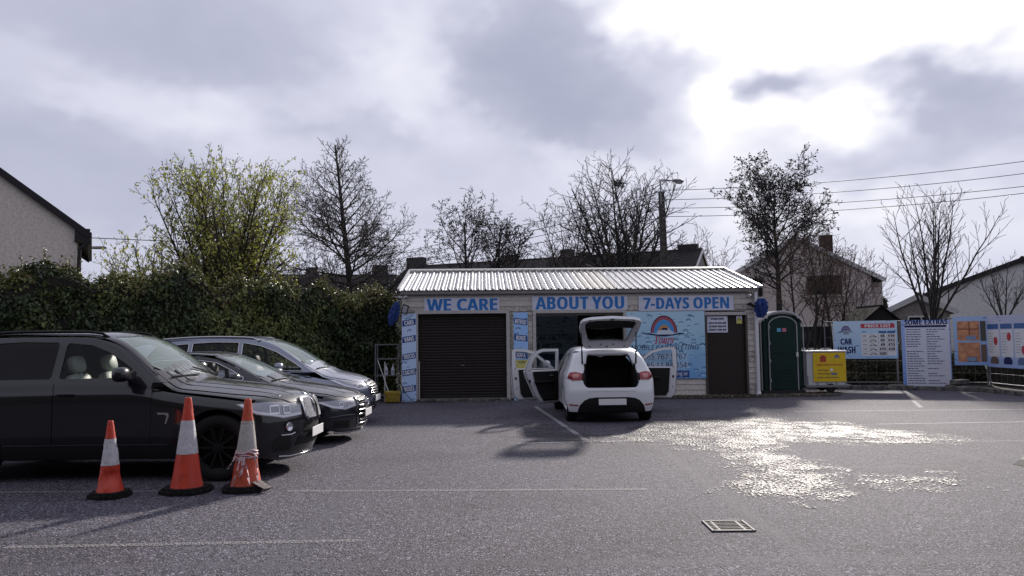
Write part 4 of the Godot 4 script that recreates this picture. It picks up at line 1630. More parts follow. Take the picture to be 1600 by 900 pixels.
		t.trunk.tube(PackedVector3Array([Vector3.ZERO, Vector3(0.02, a[7] * 0.5, 0), Vector3(0, a[7], 0.03)]), PackedFloat32Array([a[6] * 2.9, a[6] * 2.4, a[6] * 2.0]), 9)
		for k in a[3]:
			var az: float = k * 2.4 + 0.2
			var lean: float = a[4] * 1.9 * sqrt((k + 0.3) / a[3])
			var d := Vector3(cos(az) * sin(lean), cos(lean), sin(az) * sin(lean))
			t.grow(Vector3(0, a[7] - 0.2, 0) + d * 0.1, d, (a[2] - a[7]) * (1.02 - 0.2 * lean), a[6], 1, t.rng.randf() * TAU)
		finish_tree(t, o, grey, grey_t)
	# far: bare clump between terrace and gable house, and a dark conifer
	var o8 := thing("bare_tree", "distant bare clump between the terrace gable and the pebbledash house", "tree", Vector3(15.6, 0, -62.0))
	var t8 := Grower.new()
	t8.rng.seed = 271
	t8.counts = [0, 12, 6, 2]
	t8.start = [0.2, 0.2, 0.2, 0.2]
	t8.thin = 0.017
	t8.base_len = [1.0, 6.0, 3.0, 1.3]
	t8.trunk.tube(PackedVector3Array([Vector3.ZERO, Vector3(0, 2, 0)]), PackedFloat32Array([0.3, 0.25]), 8)
	for k in 9:
		var lean := 0.55 * sqrt(k / 9.0)
		t8.grow(Vector3(0, 1.8, 0), Vector3(cos(k * 2.4) * sin(lean), cos(lean), sin(k * 2.4) * sin(lean)), 7.6, 0.09, 1, k * 1.0)
	finish_tree(t8, o8, grey, grey_t)
	var o9 := thing("conifer", "dark pointed conifer beside the pink house, right of its side wall", "conifer", Vector3(19.8, 0, -41.0))
	var tb := MB.new()
	tb.rod(Vector3.ZERO, Vector3(0, 3.4, 0), 0.12)
	put(tb, "trunk", brown, o9)
	var xf := []
	var cols := PackedColorArray()
	for i in 3500:
		var y := 3.6 * pow(rng.randf(), 0.8)
		var r := (3.75 - y) * 0.30 * sqrt(rng.randf_range(0.2, 1.0))
		var a := rng.randf() * TAU
		var sz := rng.randf_range(0.12, 0.28)
		xf.append(Transform3D(facing(Vector3(cos(a), 0.5, sin(a)), 0.5).scaled(Vector3(sz, sz, sz)), Vector3(cos(a) * r, y, sin(a) * r)))
		cols.append(Color(0.014, 0.018, 0.012).lerp(Color(0.03, 0.036, 0.02), rng.randf()))
	multi("foliage", leaf_mesh(1.0, 0.35), leaf_mat("hedge_leaf", 0.36), xf, cols, o9)


# ---------------------------------------------------------------- poles and cables
func cable(label: String, a: Vector3, b: Vector3, sag: float, r := 0.012) -> void:
	var mb := MB.new()
	var pts := PackedVector3Array()
	var rad := PackedFloat32Array()
	for i in 25:
		var t := i / 24.0
		pts.append(a.lerp(b, t) - Vector3.UP * sag * 4.0 * t * (1.0 - t))
		rad.append(r)
	mb.tube(pts, rad, 5)
	tag(put(mb, "power_cable", mat("cable_black", lin(0.012, 0.012, 0.014), 0.6)), label, "cable", "overhead cables")


func poles_and_cables() -> void:
	var p := thing("street_lamp", "tall concrete pole with street lamp and cables above the shed", "street lamp", Vector3(7.22, 0, -36.0))
	var conc := mat("pole_concrete", lin(0.10, 0.088, 0.085), 0.9, 0.0, "stain", 1.5, "fine", 0.5)
	var mb := MB.new()
	mb.tube(PackedVector3Array([Vector3.ZERO, Vector3(-0.02, 4.0, 0), Vector3(-0.10, 8.45, 0), Vector3(-0.10, 8.5, 0)]), PackedFloat32Array([0.21, 0.19, 0.145, 0.10]), 10)
	put(mb, "pole", conc, p)
	var arm := MB.new()
	arm.tube(PackedVector3Array([Vector3(-0.13, 7.9, 0.12), Vector3(-0.16, 9.0, 0.12), Vector3(-0.10, 9.06, 0.12), Vector3(0.45, 9.0, 0.2)]), PackedFloat32Array([0.04, 0.035, 0.032, 0.03]), 7)
	put(arm, "arm", mat("galvanised", lin(0.20, 0.20, 0.21), 0.5, 0.5), p)
	var hd := MB.new()
	hd.blob(Vector3(0.66, 8.98, 0.22), Vector3(0.28, 0.08, 0.13), Basis(Vector3.BACK, -0.08), 0.8)
	put(hd, "lamp_housing", mat("lamp_grey", lin(0.14, 0.14, 0.15), 0.5), p)
	var bw := MB.new()
	bw.blob(Vector3(0.70, 8.93, 0.22), Vector3(0.20, 0.10, 0.11), Basis(Vector3.BACK, -0.08), 0.9)
	put(bw, "lamp_bowl", mat("lamp_bowl", lin(0.35, 0.35, 0.36), 0.2), p)
	for k in 4:
		bx(Vector3(-0.02, 8.45 - k * 0.41 + 0.02, 0.14), Vector3(0.14, 0.07, 0.10), "bracket", mat("lamp_grey"), p)
	var ys := [8.55, 8.1, 7.7, 7.3]
	var right_y := [10.3, 9.71, 9.05, 8.8]
	for k in 4:
		cable(["topmost cable running right from the lamp pole", "second cable from the top running right from the lamp pole", "third cable from the top running right from the lamp pole", "lowest cable running right from the lamp pole"][k], Vector3(7.25, ys[k], -35.85), Vector3(31.0, right_y[k], -32.0), 0.55, 0.015)
		cable(["topmost cable running left from the lamp pole", "second cable from the top running left from the lamp pole", "third cable from the top running left from the lamp pole", "lowest cable running left from the lamp pole"][k], Vector3(7.15, ys[k], -36.1), Vector3(-22.2, ys[k] - 0.05, -76.0), 0.3, 0.017)
	cable("long cable from the cream house gable to the far left trees", Vector3(-13.5, 5.0, -24.4), Vector3(-8.0, 8.97, -60.0), 0.1, 0.014)
	cable("upper of the low cables behind cream house", Vector3(-14.6, 4.55, -30.0), Vector3(-6.0, 4.7, -50.0), 0.25, 0.012)
	cable("lower of the low cables behind cream house", Vector3(-14.6, 4.25, -30.0), Vector3(-6.0, 4.2, -50.0), 0.25, 0.012)
	# lamp head beyond the cream house
	var q := thing("street_lamp", "small flat street lamp head showing right of the cream house", "street lamp", Vector3(-21.5, 0, -36.0))
	var m2 := MB.new()
	m2.rod(Vector3(-0.6, 0, 0), Vector3(-0.6, 5.8, 0), 0.07)
	put(m2, "pole", mat("galvanised"), q)
	var m3 := MB.new()
	m3.rod(Vector3(-0.6, 5.97, 0), Vector3(1.6, 6.17, 0), 0.03)
	put(m3, "arm", mat("galvanised"), q)
	var m4 := MB.new()
	m4.blob(Vector3(2.0, 6.15, 0), Vector3(0.40, 0.07, 0.14), Basis(), 0.7)
	put(m4, "lamp_housing", mat("lamp_grey"), q)


# ---------------------------------------------------------------- printed boards
func drops_image(sd: int, top: Color, bottom: Color, w: int, h: int, count: int, size: float, strength := 1.0) -> Image:
	var r := RandomNumberGenerator.new()
	r.seed = sd
	var im := Image.create(w, h, false, Image.FORMAT_RGB8)
	var n := FastNoiseLite.new()
	n.seed = sd
	n.frequency = 0.006
	for y in h:
		for x in w:
			var t := clampf(float(y) / h + 0.22 * n.get_noise_2d(x, y), 0, 1)
			im.set_pixel(x, y, top.lerp(bottom, t * t))
	for k in count:
		var cx := r.randf() * w
		var cy := r.randf() * h
		var rad := size * r.randf_range(0.35, 1.2)
		for yy in range(maxi(0, int(cy - rad)), mini(h, int(cy + rad) + 1)):
			for xx in range(maxi(0, int(cx - rad)), mini(w, int(cx + rad) + 1)):
				var u := (xx - cx) / rad
				var v := (yy - cy) / (rad * 0.72)
				var d := sqrt(u * u + v * v)
				if d < 1.0:
					var c := im.get_pixel(xx, yy)
					if d > 0.66 and v < 0.1:
						c = c.lerp(Color(0.10, 0.20, 0.34), 0.75 * strength)
					elif v > 0.25:
						c = c.lerp(Color(0.80, 0.90, 0.98), 0.45 * strength)
					else:
						c = c.lerp(Color(0.30, 0.50, 0.72), 0.2 * strength)
					im.set_pixel(xx, yy, c)
	return im


func print_mat(key: String, make: Callable, rough := 0.4) -> StandardMaterial3D:
	if mats.has(key):
		return mats[key]
	var m := StandardMaterial3D.new()
	m.resource_name = key
	m.albedo_texture = tex(key, make)
	m.roughness = rough
	m.texture_repeat = false
	mats[key] = m
	return m


# a flat board: panel with printed face; its children stand in its own x-y plane, origin at the lower left corner
func board(called: String, label: String, category: String, xf: Transform3D, w: float, h: float, face: Material, group := "", edge: Material = null) -> Node3D:
	var o := thing(called, label, category, Vector3.ZERO, 0.0, group)
	o.transform = xf
	var back := edge if edge else mat("board_edge", lin(0.45, 0.46, 0.5), 0.5)
	bx(Vector3(w / 2, h / 2, -0.004), Vector3(w, h, 0.008), "panel", back, o)
	var mb := MB.new()
	mb.quad_uv(Vector3(0.002, 0.002, 0.0025), Vector3(w - 0.002, 0.002, 0.0025), Vector3(w - 0.002, h - 0.002, 0.0025), Vector3(0.002, h - 0.002, 0.0025))
	put(mb, "printed_face", face, o)
	return o


func patch(o: Node3D, called: String, x0: float, y0: float, x1: float, y1: float, m: Material, z := 0.005, slant := 0.0) -> MeshInstance3D:
	var mb := MB.new()
	mb.quad(Vector3(x0, y0, z), Vector3(x1, y0 + slant, z), Vector3(x1, y1 + slant, z), Vector3(x0, y1, z))
	return put(mb, called, m, o)


func arc_patch(o: Node3D, called: String, c: Vector2, r0: float, r1: float, m: Material, z: float, sx := 1.0) -> void:
	var mb := MB.new()
	for i in 24:
		var a := PI * i / 24.0
		var b := PI * (i + 1) / 24.0
		mb.quad(Vector3(c.x + cos(a) * r0 * sx, c.y + sin(a) * r0, z), Vector3(c.x + cos(a) * r1 * sx, c.y + sin(a) * r1, z), Vector3(c.x + cos(b) * r1 * sx, c.y + sin(b) * r1, z), Vector3(c.x + cos(b) * r0 * sx, c.y + sin(b) * r0, z))
	put(mb, called, m, o)


func ink(key: String, r: float, g: float, b: float) -> StandardMaterial3D:
	return mat("ink_" + key, lin(r, g, b), 0.5)


# the half-round rainbow emblem with a car in front of it
func emblem(o: Node3D, c: Vector2, r: float, z: float, muted := false) -> void:
	var e := Node3D.new()
	e.name = "emblem"
	o.add_child(e, true)
	arc_patch(e, "outer_ring", c, r * 0.93, r, ink("maroon", 0.08, 0.02, 0.05), z, 0.78)
	arc_patch(e, "red_ring", c, r * 0.76, r * 0.93, ink("brick", 0.32, 0.07, 0.10) if not muted else ink("mauve", 0.16, 0.12, 0.22), z, 0.78)
	arc_patch(e, "blue_ring", c, r * 0.46, r * 0.76, ink("sky", 0.05, 0.28, 0.62) if not muted else ink("dusk", 0.16, 0.20, 0.36), z, 0.78)
	arc_patch(e, "sun_disc", c, 0.0, r * 0.46, ink("orange", 0.52, 0.24, 0.10) if not muted else ink("mauve", 0.16, 0.12, 0.22), z, 0.78)
	var car := MB.new()
	var k := r
	var poly := PackedVector2Array()
	for p in [[-0.40, -0.12], [0.52, -0.12], [0.55, 0.04], [0.40, 0.12], [0.26, 0.26], [-0.06, 0.29], [-0.20, 0.15], [-0.42, 0.10]]:
		poly.append(Vector2(c.x + p[0] * k, c.y + p[1] * k))
	car.prism(poly, z + 0.001, z + 0.002)
	put(car, "car_shape", ink("pale", 0.55, 0.62, 0.70) if not muted else ink("mist", 0.4, 0.42, 0.5), e)
	var dk := MB.new()
	dk.prism(PackedVector2Array([c + Vector2(-1.28, -0.04) * k, c + Vector2(-0.9, -0.01) * k, c + Vector2(-0.4, -0.10) * k, c + Vector2(0.5, -0.10) * k, c + Vector2(0.9, -0.01) * k, c + Vector2(1.28, -0.04) * k, c + Vector2(0.5, -0.16) * k, c + Vector2(0.0, -0.22) * k, c + Vector2(-0.5, -0.16) * k]), z + 0.003, z + 0.004)
	dk.prism(PackedVector2Array([c + Vector2(-0.22, 0.17) * k, c + Vector2(0.24, 0.15) * k, c + Vector2(0.20, 0.27) * k, c + Vector2(-0.06, 0.29) * k]), z + 0.003, z + 0.004)
	put(dk, "shadow_lines", ink("navy", 0.02, 0.03, 0.09), e)


func shed_xf(x: float, y: float, z: float) -> Transform3D:
	return Transform3D(Basis(Vector3.UP, SHED_TURN), shed_at(x, y, z))


func signs_and_fence() -> void:
	var white := print_mat("print_white", func(): return flat_print(Color(0.80, 0.81, 0.88)))
	var blue := ink("blue", 0.012, 0.15, 0.46)
	var navy := ink("navy", 0.02, 0.03, 0.09)
	var black := ink("black", 0.012, 0.012, 0.018)
	# the three name boards under the eave
	for b in [["white board with blue words WE CARE on the shed front", "WE CARE", 0.59, 2.35, 1.99, 0.36, 0.06], ["white board with blue words ABOUT YOU on the shed front", "ABOUT YOU", 3.44, 2.36, 2.55, 0.375, 0.09], ["white board with blue words 7-DAYS OPEN on the shed front", "7-DAYS OPEN", 6.29, 2.315, 2.56, 0.405, 0.12]]:
		var o := board("name_board", b[0], "sign", shed_xf(b[2], b[3], -0.015), b[4], b[5], white)
		words(b[1], Vector3(b[4] / 2, b[5] / 2, 0.006), b[5] * (0.88 if b[2] < 6 else 0.74), b[4] - b[6] * 2, blue, o)

	# big drop-printed banner with the phone numbers
	var o := board("banner", "large pale blue banner with water drops, round emblem and phone numbers", "banner", shed_xf(5.90, 0.51, 0.0), 2.15, 1.79, print_mat("print_drops", func(): return drops_image(5, Color(0.66, 0.80, 0.88), Color(0.42, 0.62, 0.82), 512, 430, 110, 15.0)))
	emblem(o, Vector2(1.05, 1.22), 0.46, 0.005)
	words("Yours", Vector3(1.05, 1.03, 0.006), 0.20, 0.52, ink("red", 0.42, 0.04, 0.09), o, font_serif, 0.35)
	words("MOBILE CAR VALETING", Vector3(1.07, 0.835, 0.006), 0.13, 1.80, navy, o, font_plain, 0.2)
	patch(o, "number_band", 0.44, 0.50, 1.66, 0.68, ink("haze_blue", 0.36, 0.52, 0.70), 0.004)
	patch(o, "number_band", 0.44, 0.27, 1.66, 0.45, ink("haze_blue", 0.36, 0.52, 0.70), 0.004)
	words("085 767 5767", Vector3(1.05, 0.585, 0.006), 0.15, 1.16, navy, o, font_plain)
	words("085 11 88 354", Vector3(1.05, 0.36, 0.006), 0.15, 1.18, navy, o, font_plain)
	patch(o, "address_band", 0.40, 0.03, 1.70, 0.21, ink("royal", 0.015, 0.05, 0.22), 0.004)
	words("ing.ie", Vector3(1.50, 0.12, 0.006), 0.13, 0.30, ink("white", 0.7, 0.72, 0.78), o, font_plain)

	# a second banner of the same print hangs inside, seen through the open middle door
	var d := board("banner", "drop printed banner hanging in the dark inside the open middle doorway", "banner", shed_xf(2.98, 0.45, -3.9), 2.15, 1.95, mats["print_drops"])
	words("MOBILE CAR VALETING", Vector3(1.06, 1.20, 0.006), 0.19, 1.95, navy, d, font_plain, 0.2)
	words("085 11 88 354", Vector3(0.98, 0.94, 0.006), 0.16, 1.30, navy, d, font_plain)
	patch(d, "address_band", 0.40, 0.50, 1.70, 0.68, ink("royal", 0.015, 0.05, 0.22), 0.004)

	# upright strip boards beside the doors
	var lightblue := func(): return drops_image(8, Color(0.74, 0.82, 0.94), Color(0.68, 0.79, 0.95), 128, 800, 17, 22.0)
	var royal := ink("royal", 0.015, 0.05, 0.22)
	var pale := ink("white", 0.7, 0.72, 0.78)
	var s1 := board("strip_board", "tall narrow blue board listing CARS, VANS, TRUCKS at left shed corner", "sign", shed_xf(0.0, 0.0, 0.02), 0.38, 2.31, print_mat("print_strip", lightblue))
	for r in [["CARS", 2.06, 0.25], ["VANS", 1.63, 0.26], ["TRUCKS", 1.18, 0.30], ["COACHES", 0.76, 0.31], ["BUSES", 0.33, 0.27]]:
		patch(s1, "band", 0.015, r[1] - 0.10, 0.365, r[1] + 0.06, royal, 0.005, 0.055)
		words(r[0], Vector3(0.19, r[1] + 0.008, 0.007), 0.115, r[2], pale, s1, font_bold, 0.0, 0.155)
	var s2 := board("strip_board", "tall narrow blue board with RUGS and SOFA between the roller doors", "sign", shed_xf(2.94, -0.02, 0.02), 0.38, 2.33, print_mat("print_strip_b", func(): return drops_image(9, Color(0.58, 0.74, 0.94), Color(0.66, 0.80, 0.96), 128, 800, 15, 20.0)))
	for r in [["MATTRESSES", 2.09, 0.30], ["RUGS", 1.66, 0.25], ["SOFA", 1.21, 0.25]]:
		patch(s2, "band", 0.015, r[1] - 0.06, 0.365, r[1] + 0.10, royal, 0.005, -0.045)
		words(r[0], Vector3(0.19, r[1] - 0.005, 0.007), 0.115, r[2], pale, s2, font_bold, 0.0, -0.12)
	patch(s2, "yellow_label", 0.05, 0.85, 0.375, 1.08, ink("lemon", 0.62, 0.58, 0.16), 0.006)
	words("YOU", Vector3(0.21, 1.02, 0.008), 0.06, 0.20, ink("grey", 0.12, 0.12, 0.08), s2)
	patch(s2, "yellow_label", 0.015, 0.32, 0.365, 0.66, ink("lemon", 0.62, 0.58, 0.16), 0.006)

	# hours and warning on the brown door
	var hrs := board("hours_sign", "white opening hours notice on brown shed door", "sign", shed_xf(8.13, 1.72, -0.055), 0.56, 0.44, white)
	var rows := ["OPENING HOURS:", "MON-FRI 9AM-6PM", "SATURDAY 10AM-5PM", "SUNDAY 11AM-4PM"]
	for k in 4:
		words(rows[k], Vector3(0.28, 0.365 - k * 0.09 - (0.02 if k > 0 else 0.0), 0.005), 0.05, 0.36 if k == 0 else 0.46, black, hrs)
	var wr := board("warning_sign", "small yellow and white triangle warning sign on the brown door corner", "sign", shed_xf(8.93, 1.95, -0.055), 0.15, 0.21, white)
	patch(wr, "yellow_half", 0.006, 0.006, 0.144, 0.085, ink("yellow", 0.55, 0.5, 0.05), 0.004)
	var tri := MB.new()
	tri.prism(P2([0.015, 0.095, 0.135, 0.095, 0.075, 0.198]), 0.004, 0.005)
	put(tri, "black_triangle", black, wr)
	var tri2 := MB.new()
	tri2.prism(P2([0.036, 0.107, 0.114, 0.107, 0.075, 0.174]), 0.0055, 0.0065)
	put(tri2, "yellow_triangle", ink("yellow", 0.55, 0.5, 0.05), wr)

	fence()


func flat_print(c: Color) -> Image:
	var im := noise_image(128, 0.02, 4, 0.93, 1.0, 97)
	im.convert(Image.FORMAT_RGB8)
	for y in 128:
		for x in 128:
			var q := im.get_pixel(x, y).r
			im.set_pixel(x, y, Color(c.r * q, c.g * q, c.b * q))
	return im


# a steel fence panel between two points: frame tubes, wires, two block feet
func fence_panel(label: String, a: Vector3, b: Vector3, high := 2.0) -> void:
	var o := thing("steel_barrier", label, "fence", a)
	var g := mat("fence_steel", lin(0.13, 0.13, 0.14), 0.6, 0.3)
	var d := b - a
	for q in [Vector3.ZERO, d]:
		var p := MB.new()
		p.rod(q + Vector3(0, 0.05, 0), q + Vector3(0, high, 0), 0.02, 8)
		put(p, "post", g, o)
	for y in [0.17, high]:
		var p := MB.new()
		p.rod(Vector3(0, y, 0), d + Vector3(0, y, 0), 0.019, 8)
		put(p, "rail", g, o)
	var w := MB.new()
	var n := int(d.length() / 0.28)
	for i in range(1, n):
		var q := d * i / n
		w.rod(q + Vector3(0, 0.17, 0), q + Vector3(0, high, 0), 0.0035, 4)
	for k in 5:
		w.rod(Vector3(0, 0.45 + k * 0.36, 0), d + Vector3(0, 0.45 + k * 0.36, 0), 0.0035, 4)
	stuff(put(w, "wire_mesh", g, o))


func fence() -> void:
	fence_panel("steel mesh barrier behind the price list banner", Vector3(9.55, 0.02, -23.55), Vector3(11.5, 0.02, -23.1))
	fence_panel("steel mesh barrier behind the extras banner", Vector3(11.52, 0.02, -23.1), Vector3(12.86, 0.02, -22.75))
	fence_panel("steel mesh barrier behind the orange photo banner", Vector3(12.88, 0.02, -22.74), Vector3(13.76, 0.02, -22.38), 2.05)
	fence_panel("steel mesh barrier carrying the white service banner at far right", Vector3(13.78, 0.02, -22.3), Vector3(13.55, 0.02, -18.9), 2.08)
	var conc := mat("concrete")
	for f in [["grey concrete fence foot under the price list banner", Vector3(9.9, 0.0, -23.35), 0.2], ["grey concrete fence foot between price list and extras banners", Vector3(11.5, 0.0, -23.0), 0.25], ["stacked concrete fence foot at the corner of the fence", Vector3(12.9, 0.0, -22.5), 0.3]]:
		var o := thing("concrete_block", f[0], "concrete block", f[1], f[2])
		bx(Vector3(0, 0.07, 0), Vector3(0.62, 0.14, 0.24), "block", conc, o, 0.02)
		if f[0].begins_with("stacked"):
			bx(Vector3(0.1, 0.215, 0.02), Vector3(0.60, 0.14, 0.24), "block", conc, o, 0.02, Basis(Vector3.UP, 0.2))
	# kerb stones along the earth strip, and the strip
	var kerb := Node3D.new()
	kerb.name = "kerb"
	add_child(kerb)
	struct(kerb)
	var path := [Vector3(9.7, 0, -23.15), Vector3(11.0, 0, -22.75), Vector3(12.35, 0, -22.2), Vector3(13.05, 0, -21.4), Vector3(13.05, 0, -15.0)]
	for i in path.size() - 1:
		var a: Vector3 = path[i]
		var b: Vector3 = path[i + 1]
		var n := maxi(1, int(round((b - a).length() / 0.9)))
		for k in n:
			var p := a.lerp(b, (k + 0.02) / n)
			var q := a.lerp(b, (k + 0.98) / n)
			var mb := MB.new()
			mb.bar(p + Vector3(0, 0.02, 0), q + Vector3(0, 0.02 + 0.01 * sin(k * 3.0 + i), 0), 0.12, 0.2, 0.02)
			put(mb, "kerb_stone", conc, kerb)
	var vg := MB.new()
	vg.prism(P2([9.0, -23.3, 11.0, -22.8, 12.4, -22.2, 13.1, -21.4, 13.1, -15.0, 16.5, -15.0, 16.5, -27.0, 9.0, -27.0]), -0.05, -0.045, Transform3D(Basis(Vector3.RIGHT, Vector3.BACK, Vector3.UP), Vector3(0, 0.075, 0)))
	struct(put(vg, "earth_strip", mat("soil")))

	# price list
	var drops := print_mat("print_price", func(): return drops_image(14, Color(0.72, 0.82, 0.90), Color(0.60, 0.74, 0.90), 384, 240, 46, 11.0))
	var xa := Vector3(9.76, 0.90, -23.42)
	var xb := Vector3(11.50, 0.90, -23.0)
	var p := board("banner", "blue CAR WASH banner with red PRICE LIST heading on the fence", "banner", upright(xa, xb), (xb - xa).length(), 1.14, drops)
	emblem(p, Vector2(0.36, 0.83), 0.17, 0.005, true)
	words("Yours", Vector3(0.36, 0.76, 0.009), 0.05, 0.16, ink("mauve", 0.16, 0.12, 0.22), p, font_serif, 0.3)
	words("CAR", Vector3(0.36, 0.52, 0.006), 0.18, 0.33, navy_ink(), p)
	words("WASH", Vector3(0.36, 0.27, 0.006), 0.20, 0.50, navy_ink(), p)
	patch(p, "heading_band", 0.78, 0.92, 1.72, 1.05, ink("heading_red", 0.46, 0.04, 0.06), 0.005)
	words("PRICE LIST", Vector3(1.25, 0.985, 0.007), 0.085, 0.72, ink("white", 0.7, 0.72, 0.78), p)
	patch(p, "table", 0.78, 0.09, 1.74, 0.75, ink("paper", 0.70, 0.70, 0.73), 0.004)
	patch(p, "column_head", 1.27, 0.76, 1.49, 0.83, ink("steel_blue", 0.04, 0.12, 0.32), 0.005)
	patch(p, "column_head", 1.51, 0.76, 1.73, 0.83, ink("steel_blue", 0.04, 0.12, 0.32), 0.005)
	for k in range(1, 5):
		patch(p, "rule", 0.78, 0.09 + k * 0.132 - 0.003, 1.74, 0.09 + k * 0.132 + 0.003, ink("rule", 0.22, 0.24, 0.30), 0.006)
	patch(p, "rule", 1.255, 0.09, 1.262, 0.75, ink("rule", 0.22, 0.24, 0.30), 0.0065)
	patch(p, "rule", 1.497, 0.09, 1.504, 0.75, ink("rule", 0.22, 0.24, 0.30), 0.0065)
	var prices := [["CAR", "\u20ac8", "\u20ac10"], ["", "\u20ac9", "\u20ac12"], ["", "\u20ac9", "\u20ac13"], ["", "\u20ac15", "\u20ac20"], ["", "\u20ac30", ""]]
	for k in 5:
		var y := 0.09 + (4.5 - k) * 0.132
		if prices[k][0]:
			words(prices[k][0], Vector3(0.87, y, 0.007), 0.035, 0.11, ink("grey", 0.12, 0.12, 0.08), p)
		else:
			patch(p, "small_print", 0.82, y - 0.012, 0.94, y + 0.012, ink("grey_print", 0.25, 0.25, 0.3), 0.006)
		# little vehicle drawing: body line and two wheels
		var v := MB.new()
		v.prism(circle(1.04, y - 0.03, 0.018, 8), 0.006, 0.007)
		v.prism(circle(1.18, y - 0.03, 0.018, 8), 0.006, 0.007)
		v.prism(P2([1.0, y - 0.022, 1.22, y - 0.022, 1.22, y - 0.012, 1.17, y, 1.13, y + 0.03, 1.05, y + 0.03, 1.02, y, 1.05, y + 0.02, 1.12, y + 0.02, 1.15, y - 0.006, 1.0, y - 0.012]), 0.0075, 0.0085)
		put(v, "vehicle_drawing", ink("grey", 0.12, 0.12, 0.08), p)
		words(prices[k][1], Vector3(1.375, y, 0.007), 0.082, 0.0, black_ink(), p)
		if prices[k][2]:
			words(prices[k][2], Vector3(1.62, y, 0.007), 0.082, 0.0, black_ink(), p)

	# extras list: two columns of small print
	var face := print_mat("print_extras", func(): return drops_image(15, Color(0.60, 0.70, 0.90), Color(0.42, 0.58, 0.86), 256, 384, 34, 10.0))
	xa = Vector3(11.58, 0.02, -22.93)
	xb = Vector3(12.86, 0.02, -22.62)
	p = board("banner", "tall white SOME EXTRAS banner with two columns of small print", "banner", upright(xa, xb), (xb - xa).length(), 2.02, face)
	patch(p, "list_paper", 0.10, 0.06, 1.29, 1.96, ink("paper_blue", 0.62, 0.64, 0.74), 0.004)
	words("SOME EXTRAS", Vector3(0.68, 1.955, 0.007), 0.15, 1.16, navy_ink(), p)
	patch(p, "heading_band", 0.10, 1.80, 1.22, 1.86, navy_ink(), 0.006)
	var r := RandomNumberGenerator.new()
	r.seed = 3
	var sp := MB.new()
	for k in 23:
		var y := 1.74 - k * 0.072
		for col in 2:
			if col == 1 and (k == 15 or k == 17 or k == 20):
				continue
			if col == 0 and k == 8:
				continue
			var x := 0.13 if col == 0 else 0.68
			var e := x + (r.randf_range(0.28, 0.50) if col == 0 else r.randf_range(0.2, 0.52))
			while x < e:
				var l := r.randf_range(0.03, 0.10)
				sp.quad(Vector3(x, y - 0.013, 0.006), Vector3(minf(x + l, e), y - 0.013, 0.006), Vector3(minf(x + l, e), y + 0.010, 0.006), Vector3(x, y + 0.010, 0.006))
				x += l + 0.016
	stuff(put(sp, "small_print", navy_ink(), p))

	# banner with two orange photographs
	xa = Vector3(12.93, 0.70, -22.58)
	xb = Vector3(13.74, 0.70, -22.20)
	p = board("banner", "blue banner with two orange before and after photographs at fence corner", "banner", upright(xa, xb), (xb - xa).length(), 1.42, print_mat("print_photo_banner", func(): return drops_image(16, Color(0.62, 0.72, 0.86), Color(0.52, 0.66, 0.86), 200, 300, 20, 10.0)))
	for k in 2:
		var y := 0.72 if k == 0 else 0.10
		var ph := MB.new()
		ph.quad_uv(Vector3(0.10, y, 0.005), Vector3(0.66, y, 0.005), Vector3(0.66, y + 0.56, 0.005), Vector3(0.10, y + 0.56, 0.005))
		put(ph, "photograph", print_mat("print_photo_%d" % k, func(): return photo_image(20 + k)), p)
		patch(p, "caption", 0.32, y + 0.02, 0.56, y + 0.14, ink("caption", 0.20, 0.28, 0.42), 0.007)
	patch(p, "dark_picture", 0.68, 0.70, 0.82, 1.28, ink("olive", 0.07, 0.07, 0.06), 0.005)
	patch(p, "dark_picture", 0.68, 0.10, 0.82, 0.60, ink("umber", 0.14, 0.09, 0.07), 0.005)

	# white service banner along the right side
	xa = Vector3(13.70, 0.66, -22.25)
	xb = Vector3(13.48, 0.66, -19.0)
	p = board("banner", "long white service banner with blue headings and red ovals at right", "banner", upright(xa, xb), (xb - xa).length(), 1.46, print_mat("print_service", func(): return drops_image(17, Color(0.72, 0.74, 0.82), Color(0.60, 0.70, 0.88), 512, 240, 30, 8.0)))
	for k in 5:
		var x := 0.06 + k * 0.66
		patch(p, "list_paper", x, 0.30, x + 0.58, 1.06, ink("paper", 0.70, 0.70, 0.73), 0.004)
		patch(p, "heading_band", x, 1.08, x + 0.56, 1.22, ink("steel_blue", 0.04, 0.12, 0.32), 0.005)
		var ov := MB.new()
		var e := PackedVector2Array()
		for i in 18:
			e.append(Vector2(x + 0.40 + 0.10 * cos(TAU * i / 18), [0.74, 0.86, 0.5, 0.6, 0.7][k] + 0.12 * sin(TAU * i / 18)))
		ov.prism(e, 0.006, 0.007)
		put(ov, "red_oval", ink("heading_red", 0.46, 0.04, 0.06), p)
		for i in 8:
			patch(p, "small_print", x + 0.04, 0.42 + i * 0.075, x + 0.25 + 0.04 * (i % 3), 0.435 + i * 0.075, ink("grey_print", 0.25, 0.25, 0.3), 0.006)
		var pic := MB.new()
		var c := Vector2(x + 0.30, 0.20)
		pic.prism(PackedVector2Array([c + Vector2(-0.2, -0.1), c + Vector2(0.2, -0.1), c + Vector2(0.22, 0.0), c + Vector2(0.12, 0.1), c + Vector2(-0.1, 0.1), c + Vector2(-0.2, 0.02)]), 0.006, 0.007)
		put(pic, "picture", [ink("umber", 0.14, 0.09, 0.07), navy_ink(), ink("slate", 0.10, 0.15, 0.28), ink("rust", 0.3, 0.08, 0.05), navy_ink()][k], p)


